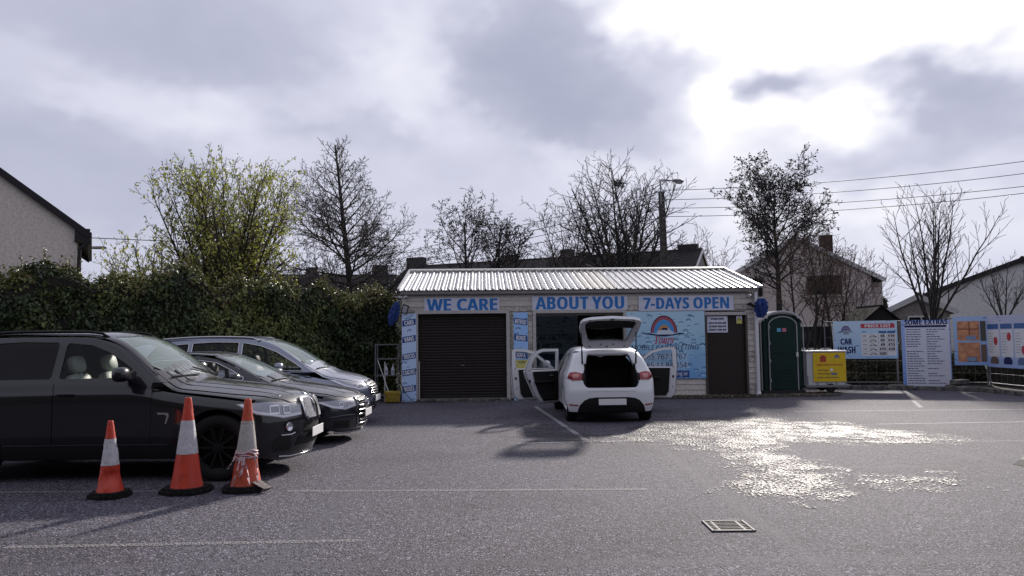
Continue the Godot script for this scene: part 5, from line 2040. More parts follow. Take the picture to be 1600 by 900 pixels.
func photo_image(sd: int) -> Image:
	var im := noise_image(128, 0.02, 4, 0.0, 1.0, sd)
	var o := Image.create(128, 128, false, Image.FORMAT_RGB8)
	for y in 128:
		for x in 128:
			var q := im.get_pixel(x, y).r
			var c := Color(0.62, 0.42, 0.33).lerp(Color(0.86, 0.62, 0.45), q)
			if absf(y - 52.0) < 3.0 and sd == 20 or absf(x - 70.0) < 3.0 and y < 90 and sd == 20:
				c = Color(0.35, 0.14, 0.12)
			if y > 92 and x > 50 and x < 108 and sd == 21 and absf(x - 79.0) > 9.0:
				c = Color(0.25, 0.18, 0.17)
			o.set_pixel(x, y, c)
	return o


func navy_ink() -> StandardMaterial3D:
	return ink("deep_navy", 0.018, 0.022, 0.10)


func black_ink() -> StandardMaterial3D:
	return ink("black", 0.012, 0.012, 0.018)


func upright(a: Vector3, b: Vector3) -> Transform3D:
	var x := (b - a).normalized()
	return Transform3D(Basis(x, Vector3.UP, x.cross(Vector3.UP)), a)


# ---------------------------------------------------------------- toilet and trailer
func toilet_and_trailer() -> void:
	var o := thing("portable_toilet", "dark green portable toilet with rounded white roof beside the shed", "portable toilet", Vector3(7.60, 0.06, -22.25), 0.02)
	var green := mat("toilet_green", lin(0.010, 0.030, 0.026), 0.42, 0.0, "faint", 1.0, "dents", 0.1)
	var green_d := mat("toilet_green_door", lin(0.012, 0.034, 0.030), 0.42, 0.0, "faint", 1.3, "dents", 0.1)
	var grey := mat("toilet_trim", lin(0.30, 0.31, 0.33), 0.5)
	var roofm := mat("toilet_roof", lin(0.55, 0.55, 0.58), 0.45, 0.0, "faint", 1.2)
	var hw := 0.56
	var body := MB.new()
	body.box(Vector3(0, 1.0, -0.04), Vector3(hw * 2, 2.0, 1.08), Basis(), 0.03)
	for k in 4:
		body.box(Vector3(hw * 0.86 * (1 if k % 2 else -1), 1.0 , 0.49 if k < 2 else -0.56), Vector3(0.13, 1.9, 0.06), Basis(), 0.02)
	put(body, "cabin", green, o)
	bx(Vector3(0, -0.03, -0.02), Vector3(1.2, 0.12, 1.16), "skid", mat("toilet_skid", lin(0.03, 0.03, 0.03), 0.8), o, 0.02)
	# roof: three stepped barrels
	for q in [[0.615, 0.62, 1.94, 0.28], [0.55, 0.655, 2.0, 0.245], [0.47, 0.68, 2.05, 0.22]]:
		var rf := MB.new()
		var poly := PackedVector2Array()
		for i in 15:
			var t := PI * i / 14.0
			poly.append(Vector2(cos(t) * q[0], q[2] + sin(t) * q[3]))
		for i in range(14, -1, -1):
			var t := PI * i / 14.0
			poly.append(Vector2(cos(t) * (q[0] - 0.035), q[2] + sin(t) * (q[3] - 0.035) - 0.012))
		rf.prism(poly, -q[1], q[1] - 0.10)
		put(rf, "roof", roofm, o)
	var end := MB.new()
	var ep := PackedVector2Array()
	for i in 15:
		var t := PI * i / 14.0
		ep.append(Vector2(cos(t) * 0.585, 1.93 + sin(t) * 0.25))
	end.prism(ep, -0.55, 0.485)
	put(end, "gable", green, o)
	# arched door
	var dr := MB.new()
	var dp := PackedVector2Array([Vector2(-0.36, 0.06), Vector2(0.39, 0.06)])
	for i in 13:
		var t := PI * i / 12.0
		dp.append(Vector2(0.015 + cos(t) * 0.375, 1.84 + sin(t) * 0.23))
	dr.prism(dp, 0.46, 0.525)
	var door := put(dr, "door", green_d, o)
	var arch := MB.new()
	var pts := PackedVector3Array()
	pts.append(Vector3(-0.385, 0.03, 0.53))
	for i in 13:
		var t := PI - PI * i / 12.0
		pts.append(Vector3(0.015 + cos(t) * 0.40, 1.84 + sin(t) * 0.255, 0.53))
	pts.append(Vector3(0.415, 0.03, 0.53))
	var rad := PackedFloat32Array()
	for i in pts.size():
		rad.append(0.019)
	arch.tube(pts, rad, 8)
	put(arch, "door_frame", grey, o)
	for k in 5:
		bx(Vector3(0.015, 0.28 + k * 0.075, 0.527), Vector3(0.6, 0.022, 0.012), "rib", green, door, 0.004)
	bx(Vector3(0.015, 1.08, 0.527), Vector3(0.66, 0.03, 0.014), "rib", green, door, 0.004)
	for y in [0.30, 0.85, 1.35, 1.80]:
		bx(Vector3(-0.375, y, 0.545), Vector3(0.05, 0.09, 0.04), "hinge", grey, o, 0.008)
	bx(Vector3(0.40, 1.02, 0.55), Vector3(0.06, 0.13, 0.05), "latch", mat("latch_white", lin(0.6, 0.6, 0.6), 0.3), o, 0.01)
	var st1 := bx(Vector3(-0.09, 1.72, 0.529), Vector3(0.11, 0.10, 0.004), "blue_sticker", ink("sticker_blue", 0.10, 0.40, 0.62), door)
	bx(Vector3(0, 0, 0.003), Vector3(0.03, 0.06, 0.003), "figure", ink("white", 0.7, 0.72, 0.78), st1)
	var st2 := bx(Vector3(0.06, 1.72, 0.529), Vector3(0.11, 0.10, 0.004), "pink_sticker", ink("sticker_pink", 0.52, 0.16, 0.22), door)
	bx(Vector3(0, 0, 0.003), Vector3(0.03, 0.06, 0.003), "figure", ink("white", 0.7, 0.72, 0.78), st2)
	for x in [-0.605, 0.605]:
		var ed := MB.new()
		ed.rod(Vector3(x, 0.02, 0.50), Vector3(x, 1.95, 0.50), 0.016, 6)
		put(ed, "corner_bead", grey, o)

	# white box trailer with the yellow poster
	var t := thing("box_trailer", "small white box trailer carrying a yellow poster beside the toilet", "trailer", Vector3(8.80, 0.02, -22.0), -0.05)
	var wm := mat("trailer_white", lin(0.55, 0.56, 0.58), 0.5, 0.0, "faint", 1.6)
	bx(Vector3(0, 0.65, 0), Vector3(1.08, 0.96, 0.75), "box", wm, t, 0.02)
	bx(Vector3(0, 1.145, 0), Vector3(1.15, 0.05, 0.82), "lid", mat("trailer_lid", lin(0.62, 0.62, 0.64), 0.45), t, 0.015)
	for k in 5:
		bx(Vector3(-0.52 + k * 0.26, 0.34, 0.378), Vector3(0.035, 0.26, 0.02), "rib", mat("trailer_rib", lin(0.20, 0.20, 0.21), 0.5), t, 0.005)
	bx(Vector3(0, 0.175, 0.02), Vector3(1.18, 0.07, 0.82), "chassis", mat("trailer_chassis", lin(0.16, 0.16, 0.17), 0.6), t, 0.01)
	for k in 2:
		wheel(t, Vector3(0.10, 0.125, 0.36 if k == 0 else -0.36), 0.125, 0.10, mat("rim_black", lin(0.02, 0.02, 0.02), 0.5), 0)
	var ps := board("poster", "yellow FREE GIFT FOR YOU poster on the white box trailer", "poster", Transform3D(Basis(Vector3.UP, -0.05), Vector3(8.80, 0.02, -22.0) + Basis(Vector3.UP, -0.05) * Vector3(-0.37, 0.30, 0.40)), 0.90, 0.81, print_mat("print_yellow", func(): return flat_print(Color(0.86, 0.72, 0.10))), "", ink("yellow", 0.55, 0.5, 0.05))
	emblem(ps, Vector2(0.66, 0.67), 0.085, 0.005, true)
	var red := ink("gift_red", 0.42, 0.05, 0.03)
	patch(ps, "gift_box", 0.19, 0.55, 0.36, 0.66, red, 0.005)
	patch(ps, "gift_lid", 0.175, 0.655, 0.375, 0.69, ink("gift_dark", 0.25, 0.03, 0.02), 0.006)
	var bow := MB.new()
	bow.prism(circle(0.245, 0.715, 0.032, 10), 0.005, 0.006)
	bow.prism(circle(0.305, 0.715, 0.032, 10), 0.005, 0.006)
	put(bow, "gift_bow", red, ps)
	words("FREE GIFT FOR YOU", Vector3(0.45, 0.47, 0.006), 0.045, 0.70, red, ps)
	words("Like Page", Vector3(0.26, 0.32, 0.006), 0.05, 0.28, ink("grey", 0.12, 0.12, 0.08), ps)
	words("Share Page", Vector3(0.28, 0.22, 0.006), 0.05, 0.32, ink("grey", 0.12, 0.12, 0.08), ps)
	words("Leave a good review", Vector3(0.40, 0.12, 0.006), 0.05, 0.58, ink("grey", 0.12, 0.12, 0.08), ps)
	var tb := MB.new()
	tb.prism(circle(0.50, 0.33, 0.04, 12), 0.005, 0.006)
	put(tb, "thumb_badge", ink("white", 0.7, 0.72, 0.78), ps)
	patch(ps, "share_badge", 0.48, 0.19, 0.65, 0.25, ink("slate", 0.10, 0.15, 0.28), 0.005)


# ---------------------------------------------------------------- things round the shed
func shed_things() -> void:
	var steel := mat("fence_steel")
	var rk := thing("shelf_rack", "thin metal shelf rack standing left of the shed corner", "rack", shed_at(-0.42, 0, -0.42), 0.03)
	for x in [-0.30, 0.30]:
		for z in [-0.2, 0.2]:
			var p := MB.new()
			p.bar(Vector3(x, 0, z), Vector3(x, 1.52, z), 0.03, 0.03)
			put(p, "post", steel, rk)
	for y in [0.16, 0.68, 1.12, 1.50]:
		var sh := Node3D.new()
		sh.name = "shelf"
		rk.add_child(sh, true)
		bx(Vector3(0, y, 0.19), Vector3(0.62, 0.03, 0.025), "front_rail", steel, sh)
		bx(Vector3(0, y, -0.19), Vector3(0.62, 0.03, 0.025), "back_rail", steel, sh)
		if y < 1.4:
			bx(Vector3(0, y - 0.004, 0), Vector3(0.6, 0.008, 0.36), "plate", mat("shelf_plate", lin(0.05, 0.05, 0.05), 0.6), sh)
	for k in 2:
		var at: Vector3 = rk.position + Vector3([-0.03, 0.15][k], 0.69, 0.08)
		var b := thing("spray_bottle", ["white spray bottle, left one on the shelf rack", "white trigger spray bottle, right one on the shelf rack"][k], "bottle", at)
		var mb := MB.new()
		mb.lathe(P2([0.0, 0.0, 0.048, 0.0, 0.052, 0.02, 0.052, 0.15, 0.035, 0.20, 0.018, 0.225, 0.018, 0.25, 0.0, 0.25]), 14)
		put(mb, "flask", mat("bottle_white", lin(0.5, 0.52, 0.58), 0.4), b)
		var tr := MB.new()
		tr.box(Vector3(0, 0.27, 0), Vector3(0.03, 0.05, 0.03), Basis(), 0.005)
		tr.box(Vector3(0.03, 0.285, 0), Vector3(0.07, 0.022, 0.022), Basis(), 0.004)
		put(tr, "spray_head", mat("spray_grey", lin(0.35, 0.35, 0.38), 0.5), b)
		bx(Vector3(0, 0.09, 0.048), Vector3(0.05, 0.08, 0.012), "label", ink("caption", 0.20, 0.28, 0.42), b, 0.004)
	# bucket and mop
	var bk := thing("mop_bucket", "yellow oblong mop bucket at the foot of the strip board", "bucket", shed_at(-0.21, 0.0, 0.30), 0.06)
	var m := MB.new()
	var rings := [[0.175, 0.105, 0.03], [0.185, 0.115, 0.05], [0.20, 0.135, 0.24], [0.218, 0.15, 0.245], [0.218, 0.15, 0.30], [0.205, 0.138, 0.30], [0.17, 0.10, 0.06]]
	for i in rings.size() - 1:
		for k in 24:
			var q := []
			for c in [[i, k], [i, k + 1], [i + 1, k + 1], [i + 1, k]]:
				var rr: Array = rings[c[0]]
				var t: float = TAU * c[1] / 24.0
				q.append(Vector3(signf(cos(t)) * pow(absf(cos(t)), 0.45) * rr[0], rr[2], signf(sin(t)) * pow(absf(sin(t)), 0.45) * rr[1]))
			if i < 5:
				m.quad(q[1], q[0], q[3], q[2])
			else:
				m.quad(q[0], q[1], q[2], q[3])
	var yel := mat("bucket_yellow", lin(0.48, 0.33, 0.035), 0.5, 0.0, "soft", 3.0)
	put(m, "tub", yel, bk)
	bx(Vector3(0, 0.05, 0), Vector3(0.34, 0.02, 0.2), "bottom", yel, bk)
	bx(Vector3(-0.08, 0.285, 0.0), Vector3(0.2, 0.03, 0.26), "wringer", mat("bucket_yellow_pale", lin(0.42, 0.34, 0.10), 0.5), bk, 0.01)
	for x in [-0.14, 0.14]:
		for z in [-0.07, 0.07]:
			var c := MB.new()
			c.lathe(P2([0.0, -0.012, 0.026, -0.012, 0.028, 0.0, 0.026, 0.012, 0.0, 0.012]), 10, Transform3D(Basis(Vector3.RIGHT, PI / 2), Vector3(x, 0.027, z)))
			put(c, "caster", mat("rubber", lin(0.015, 0.015, 0.015), 0.8), bk)
	var hd := MB.new()
	hd.tube(PackedVector3Array([Vector3(-0.19, 0.23, 0.15), Vector3(-0.1, 0.13, 0.17), Vector3(0.1, 0.13, 0.17), Vector3(0.19, 0.23, 0.15)]), PackedFloat32Array([0.006, 0.006, 0.006, 0.006]), 6)
	put(hd, "carry_handle", mat("handle_dark", lin(0.06, 0.045, 0.02), 0.5), bk)
	var mp := thing("mop", "mop with pale slanting handle standing in the yellow bucket", "mop", shed_at(-0.25, 0.08, 0.30))
	var h1 := MB.new()
	h1.rod(Vector3(0, 0.02, 0), Vector3(-0.36, 1.02, -0.10), 0.012, 8)
	put(h1, "handle", mat("mop_handle", lin(0.5, 0.5, 0.52), 0.4), mp)
	var h2 := MB.new()
	h2.lathe(P2([0.0, 0.2, 0.03, 0.18, 0.05, 0.06, 0.07, 0.0, 0.0, 0.0]), 10)
	put(h2, "head", mat("mop_cloth", lin(0.3, 0.29, 0.28), 0.9), mp)
	# black cable trailing from the rack to the door
	var cb := MB.new()
	var cp := PackedVector3Array()
	var cr := PackedFloat32Array()
	for i in 15:
		var t := i / 14.0
		cp.append(shed_at(lerpf(-0.06, 0.36, pow(t, 1.25)), 0.62 * pow(1.0 - t, 1.6) + 0.02, 0.05 + 0.14 * t))
		cr.append(0.009)
	for i in 8:
		var t := (i + 1) / 8.0
		cp.append(shed_at(0.36 + 0.75 * t, 0.018, 0.19 + 0.16 * sin(t * 2.6)))
		cr.append(0.009)
	cb.tube(cp, cr, 6)
	tag(put(cb, "cable", mat("cable_black")), "thin black cable curving down across the CARS strip board", "cable")
	# blue cloths tied at both upper corners
	var bl := mat("cloth_blue", lin(0.012, 0.05, 0.26), 0.75, 0.0, "soft", 4.0)
	blue_cloth("crumpled blue cloth hanging at the left upper corner of shed", shed_at(-0.12, 2.62, 0.02), Vector3(-0.17, -0.62, 0.02), 0.085, bl, 5)
	blue_cloth("crumpled blue flag tied at the right upper corner of shed", shed_at(SHED_W + 0.10, 2.62, 0.10), Vector3(-0.03, -0.52, 0.0), 0.12, bl, 9)
	# cameras and floodlights
	for k in 2:
		var at := shed_at([0.10, 9.28][k], [2.745, 2.70][k], -0.02)
		var c := thing("security_camera", ["small white round camera under the gutter, left end", "small white round camera under the gutter, right end"][k], "camera", at)
		var b := MB.new()
		b.lathe(P2([0.0, 0.0, 0.05, 0.0, 0.055, 0.02, 0.05, 0.05, 0.0, 0.055]), 14, Transform3D(Basis(Vector3.RIGHT, PI / 2), Vector3.ZERO))
		b.blob(Vector3(0.015, -0.01, 0.075), Vector3(0.045, 0.045, 0.05))
		put(b, "body", mat("camera_white", lin(0.6, 0.6, 0.62), 0.35), c)
		var l := MB.new()
		l.blob(Vector3(0.03, -0.02, 0.115), Vector3(0.022, 0.022, 0.018))
		put(l, "lens", mat("lens_black", lin(0.01, 0.01, 0.01), 0.1), c)
	var f := thing("floodlight", "slim black framed floodlight tilted above the CARS strip board", "floodlight", shed_at(0.10, 2.42, 0.02))
	var tb := Basis(Vector3.BACK, -0.32) * Basis(Vector3.RIGHT, 0.25)
	bx(Vector3(0.0, 0.0, 0.11), Vector3(0.17, 0.24, 0.035), "housing", mat("flood_black", lin(0.012, 0.012, 0.013), 0.5), f, 0.01, tb)
	bx(tb * Vector3(0, 0, 0.02) + Vector3(0, 0, 0.11), Vector3(0.12, 0.19, 0.006), "lamp_glass", mat("flood_glass", lin(0.35, 0.37, 0.42), 0.15), f, 0.0, tb)
	bx(Vector3(0.02, -0.03, 0.03), Vector3(0.05, 0.10, 0.10), "bracket", mat("flood_black"), f)
	var g := thing("floodlight", "black floodlight on angled bracket by the right shed corner", "floodlight", shed_at(9.22, 2.44, 0.0))
	bx(Vector3(0.07, 0.0, 0.14), Vector3(0.20, 0.06, 0.12), "housing", mat("flood_black"), g, 0.012, Basis(Vector3.BACK, -0.5))
	var bb := MB.new()
	bb.bar(Vector3(-0.06, 0.04, 0.0), Vector3(0.06, -0.02, 0.13), 0.03, 0.02)
	bb.bar(Vector3(0.10, 0.07, 0.0), Vector3(0.10, 0.0, 0.13), 0.03, 0.02)
	put(bb, "bracket", mat("flood_black"), g)


func blue_cloth(label: String, at: Vector3, run: Vector3, r: float, m: Material, sd: int) -> void:
	var o := thing("blue_cloth", label, "cloth", at)
	var n := FastNoiseLite.new()
	n.seed = sd
	n.frequency = 3.0
	var mb := MB.new()
	var us := 22
	var vs := 18
	var grid := []
	for j in vs + 1:
		var t := float(j) / vs
		var row := []
		for i in us + 1:
			var a := TAU * i / us
			var k := r * (0.35 + 0.9 * sin(PI * clampf(t * 0.9 + 0.08, 0, 1))) * (1.0 + 0.45 * sin(a * 5.0 + t * 4.0 + sd) + 0.8 * n.get_noise_3d(cos(a), sin(a), t * 3.0))
			row.append(run * t + Vector3(cos(a) * k, 0, sin(a) * k * 0.6))
		grid.append(row)
	for j in vs:
		for i in us:
			mb.quad(grid[j][i + 1], grid[j][i], grid[j + 1][i], grid[j + 1][i + 1])
	put(mb, "folds", m, o)
	var tie := MB.new()
	tie.rod(Vector3(0.03, 0.05, 0), run * 0.2, 0.01, 6)
	put(tie, "tie", mat("tie_white", lin(0.5, 0.5, 0.55), 0.7), o)


# ---------------------------------------------------------------- cars
# A car body is one smooth solid: lower body and cabin, each cut from side, top and end profiles.
# Panels are outlines drawn on it from the side (x, y), from above (x, z) or round the nose (u, y).
class CarShape:
	var lut := {}
	var crown := 0.06
	var cowl := 0.35
	var roof_crown := 0.07
	var nose_c := 0.30
	var nose_p := 2.6
	var tail_c := 0.25
	var zref := 0.95
	var k_side := 0.12
	var k_nose := 0.12
	var k_cabin := 0.10
	var k_join := 0.03
	var cabin_in := 0.05
	var tumble := 0.40
	var belt := 1.1
	var sweep := 0.18
	var xc := 1.9
	var zc := 0.5
	var rad := 0.45

	func curve(key: String, a: Array) -> void:
		var m := a.size() / 2
		var t := PackedFloat32Array()
		t.resize(601)
		var d := []
		for i in m - 1:
			d.append((a[i * 2 + 3] - a[i * 2 + 1]) / (a[i * 2 + 2] - a[i * 2]))
		var tg := []
		for i in m:
			if i == 0:
				tg.append(d[0])
			elif i == m - 1:
				tg.append(d[m - 2])
			elif d[i - 1] * d[i] <= 0.0:
				tg.append(0.0)
			else:
				tg.append(2.0 * d[i - 1] * d[i] / (d[i - 1] + d[i]))
		for k in 601:
			var x := k * 0.01 - 3.0
			if x <= a[0]:
				t[k] = a[1] + d[0] * (x - a[0])
				continue
			if x >= a[m * 2 - 2]:
				t[k] = a[m * 2 - 1] + d[m - 2] * (x - a[m * 2 - 2])
				continue
			var i := 0
			while x > a[i * 2 + 2]:
				i += 1
			var h: float = a[i * 2 + 2] - a[i * 2]
			var s: float = (x - a[i * 2]) / h
			t[k] = a[i * 2 + 1] * (1 + 2 * s) * (1 - s) * (1 - s) + h * tg[i] * s * (1 - s) * (1 - s) + a[i * 2 + 3] * s * s * (3 - 2 * s) + h * tg[i + 1] * s * s * (s - 1)
		var o := t.duplicate()
		for k in range(3, 598):
			o[k] = (t[k - 3] + t[k - 2] + t[k - 1] + t[k] + t[k + 1] + t[k + 2] + t[k + 3]) / 7.0
		lut[key] = o

	func ev(t: PackedFloat32Array, x: float) -> float:
		var f := clampf((x + 3.0) * 100.0, 0.0, 599.0)
		var i := int(f)
		return t[i] + (t[i + 1] - t[i]) * (f - i)

	func smax(a: float, b: float, k: float) -> float:
		var h := maxf(k - absf(a - b), 0.0)
		return maxf(a, b) + h * h / (4.0 * k)

	func f(p: Vector3) -> float:
		var az := absf(p.z)
		var w := ev(lut.W, p.x)
		var low := smax(az - (w - ev(lut.S, p.y)), p.y - (ev(lut.TL, p.x) - crown_at(p.x) * az * az), k_side)
		var q := pow(az / zref, nose_p)
		low = smax(low, p.x - (ev(lut.XN, p.y) - nose_c * q), k_nose)
		low = smax(low, (ev(lut.XT, p.y) + tail_c * q) - p.x, k_nose)
		var cab := smax(az - (w - cabin_in - tumble * (p.y - belt)), p.y - (ev(lut.TR, p.x + sweep * az * az) - roof_crown * az * az), k_cabin)
		cab = smax(cab, belt - 0.10 - p.y, 0.04)
		return -smax(-low, -cab, k_join)

	func crown_at(x: float) -> float:
		return lerpf(minf(crown, 0.05), crown, smoothstep(0.0, 0.75, x - cowl))

	func hit(o: Vector3, d: Vector3, far: float) -> Vector3:
		var a := 0.0
		var b := far
		for i in 17:
			var m := (a + b) * 0.5
			if f(o + d * m) < 0.0:
				a = m
			else:
				b = m
		return o + d * a

	func place(chart: int, u: Vector2) -> Array:  # [point, normal]
		var p: Vector3
		if chart == 0:
			p = hit(Vector3(u.x, u.y, 0.2), Vector3(0, 0, 1), 1.2)
		elif chart == 1:
			p = hit(Vector3(u.x, 0.45, u.y), Vector3(0, 1, 0), 1.6)
		else:
			var s := signf(u.x)
			var x := absf(u.x)
			var arc := rad * PI / 2
			if x < zc:
				p = hit(Vector3(xc, u.y, x), Vector3(1, 0, 0), 1.5)
			elif x < zc + arc:
				var t := (x - zc) / rad
				p = hit(Vector3(xc, u.y, zc), Vector3(cos(t), 0, sin(t)), 1.5)
			else:
				p = hit(Vector3(xc - (x - zc - arc), u.y, zc), Vector3(0, 0, 1), 1.2)
			if s < 0.0:
				p.z = -p.z
		var e := 0.004
		var f0 := f(p)
		var n := Vector3(f(p + Vector3(e, 0, 0)) - f0, f(p + Vector3(0, e, 0)) - f0, f(p + Vector3(0, 0, e)) - f0)
		return [p, n.normalized() if n.length() > 1e-9 else Vector3.UP]

	func top_line(x: float) -> float:
		return ev(lut.TL, x) - crown_at(x) * 0.75 - 0.03

	func roof_line(x: float) -> float:
		return ev(lut.TR, x + sweep * 0.36) - roof_crown * 0.36 - 0.045


# a sheet laid on a surface: outline minus holes, cut along a grid, edges folded inwards
func skin(at: Callable, outline: PackedVector2Array, off: float, cell: float, fold: float, holes: Array = [], hole_fold := -1.0) -> MB:
	var mb := MB.new()
	if Geometry2D.is_polygon_clockwise(outline):
		outline = outline.duplicate()
		outline.reverse()
	var cache := {}
	var look := func(u: Vector2) -> Array:
		var key := Vector2i(roundi(u.x * 20000.0), roundi(u.y * 20000.0))
		if not cache.has(key):
			var r: Array = at.call(u)
			cache[key] = [r[0] + r[1] * off, r[1]]
		return cache[key]
	var lo := outline[0]
	var hi := outline[0]
	for p in outline:
		lo = lo.min(p)
		hi = hi.max(p)
	for j in range(int(floor(lo.y / cell)), int(ceil(hi.y / cell))):
		for i in range(int(floor(lo.x / cell)), int(ceil(hi.x / cell))):
			var sq := rect(i * cell, j * cell, (i + 1) * cell, (j + 1) * cell)
			var pieces := Geometry2D.intersect_polygons(sq, outline)
			for h in holes:
				var next: Array[PackedVector2Array] = []
				for pc in pieces:
					for r in Geometry2D.clip_polygons(pc, h):
						if not Geometry2D.is_polygon_clockwise(r):
							next.append(r)
				pieces = next
			for pc in pieces:
				var idx := Geometry2D.triangulate_polygon(pc)
				for k in range(0, idx.size(), 3):
					var a: Array = look.call(pc[idx[k]])
					var b: Array = look.call(pc[idx[k + 1]])
					var c: Array = look.call(pc[idx[k + 2]])
					mb.tri(a[0], b[0], c[0], a[1], b[1], c[1])
	if fold > 0.0:
		edge_fold(mb, look, outline, cell, fold, 1.0)
	var hf := hole_fold if hole_fold >= 0.0 else fold
	if hf > 0.0:
		for h in holes:
			var hp: PackedVector2Array = h
			for part in Geometry2D.intersect_polygons(hp, outline):
				edge_fold(mb, look, part, cell, hf, -1.0)
	return mb


func edge_fold(mb: MB, look: Callable, poly: PackedVector2Array, cell: float, fold: float, _s: float) -> void:
	for i in poly.size():
		var a := poly[i]
		var b := poly[(i + 1) % poly.size()]
		var n := maxi(1, int(ceil((b - a).length() / cell)))
		for k in n:
			var p: Array = look.call(a.lerp(b, float(k) / n))
			var q: Array = look.call(a.lerp(b, float(k + 1) / n))
			var m: Vector3 = (q[0] - p[0]).cross(p[1])
			if m.length() < 1e-7:
				continue
			m = m.normalized()
			mb.quad_n(p[0], q[0], q[0] - q[1] * fold, p[0] - p[1] * fold, m, m, m, m)


func flipped(a: MB) -> MB:
	var b := MB.new()
	for i in range(0, a.v.size(), 3):
		for k in [0, 2, 1]:
			var p := a.v[i + k]
			var q := a.n[i + k]
			b.v.append(Vector3(p.x, p.y, -p.z))
			b.n.append(Vector3(q.x, q.y, -q.z))
	return b


func panel(o: Node, c: CarShape, chart: int, called: String, m: Material, outline: PackedVector2Array, off := 0.0, fold := 0.012, both := true, holes: Array = [], cell := 0.06) -> MeshInstance3D:
	var mb := skin(func(u): return c.place(chart, u), outline, off, cell, fold, holes)
	var first := put(mb, called, m, o)
	if both:
		put(flipped(mb), called, m, o)
	return first


func pair(o: Node, called: String, m: Material, mb: MB) -> MeshInstance3D:
	put(flipped(mb), called, m, o)
	return put(mb, called, m, o)


func wheel(o: Node, at: Vector3, r: float, w: float, rim: Material, spokes: int) -> Node3D:
	var h := Node3D.new()
	h.name = "wheel"
	h.position = at
	o.add_child(h, true)
	var lay := Transform3D(Basis(Vector3.RIGHT, PI / 2), Vector3.ZERO)
	var t := MB.new()
	var k := w / 2
	t.lathe(P2([r * 0.66, -k * 0.8, r * 0.72, -k * 0.98, r * 0.9, -k, r * 0.975, -k * 0.86, r, -k * 0.6, r, k * 0.6, r * 0.975, k * 0.86, r * 0.9, k, r * 0.72, k * 0.98, r * 0.66, k * 0.8]), 32, lay)
	put(t, "tyre", mat("tyre_rubber", lin(0.013, 0.013, 0.014), 0.75, 0.0, "faint", 4.0), h)
	var s := MB.new()
	var sg := signf(at.z) if at.z != 0.0 else 1.0
	s.lathe(P2([r * 0.68, -k * 0.8, r * 0.63, -k * 0.7, r * 0.6, k * 0.7, r * 0.68, k * 0.8]), 32, lay)
	s.lathe(P2([0.0, 0.0, r * 0.62, 0.0, r * 0.62, 0.01, 0.0, 0.01]), 24, Transform3D(Basis(Vector3.RIGHT, PI / 2), Vector3(0, 0, sg * k * 0.1)))
	for i in spokes:
		var a := TAU * i / spokes
		var d := Vector3(cos(a), sin(a), 0)
		s.bar(d * r * 0.1 + Vector3(0, 0, sg * k * 0.62), d * r * 0.62 + Vector3(0, 0, sg * k * 0.75), r * 0.10, r * 0.07, 0.004)
	s.lathe(P2([0.0, -0.02, r * 0.16, -0.02, r * 0.18, 0.0, r * 0.14, 0.02, 0.0, 0.025]), 14, Transform3D(Basis(Vector3.RIGHT, PI / 2 * sg), Vector3(0, 0, sg * k * 0.62)))
	put(s, "rim", rim, h)
	return h


func seat(o: Node, at: Vector3, m: Material) -> void:
	var s := Node3D.new()
	s.name = "seat"
	s.position = at
	o.add_child(s, true)
	var a := MB.new()
	a.blob(Vector3(0.05, 0, 0), Vector3(0.28, 0.10, 0.26), Basis(), 0.45)
	put(a, "cushion", m, s)
	var lean := Basis(Vector3.BACK, 0.28)
	var b := MB.new()
	b.blob(Vector3(-0.27, 0.34, 0), Vector3(0.09, 0.36, 0.26), lean, 0.5)
	b.blob(Vector3(-0.20, 0.30, 0.2), Vector3(0.09, 0.30, 0.07), lean, 0.7)
	b.blob(Vector3(-0.20, 0.30, -0.2), Vector3(0.09, 0.30, 0.07), lean, 0.7)
	put(b, "backrest", m, s)
	var c := MB.new()
	c.blob(Vector3(-0.37, 0.80, 0), Vector3(0.065, 0.105, 0.135), lean, 0.6)
	put(c, "headrest", m, s)
	var r := MB.new()
	for z in [-0.06, 0.06]:
		r.rod(Vector3(-0.33, 0.62, z), Vector3(-0.36, 0.78, z), 0.007, 6)
	put(r, "headrest_post", mat("chrome", lin(0.55, 0.55, 0.57), 0.12, 1.0), s)


func along_top(c: CarShape, x0: float, x1: float, roof: bool) -> PackedVector2Array:
	var p := PackedVector2Array()
	var n := maxi(2, int(absf(x1 - x0) / 0.06))
	for i in n + 1:
		var x := lerpf(x0, x1, float(i) / n)
		p.append(Vector2(x, c.roof_line(x) if roof else c.top_line(x)))
	return p


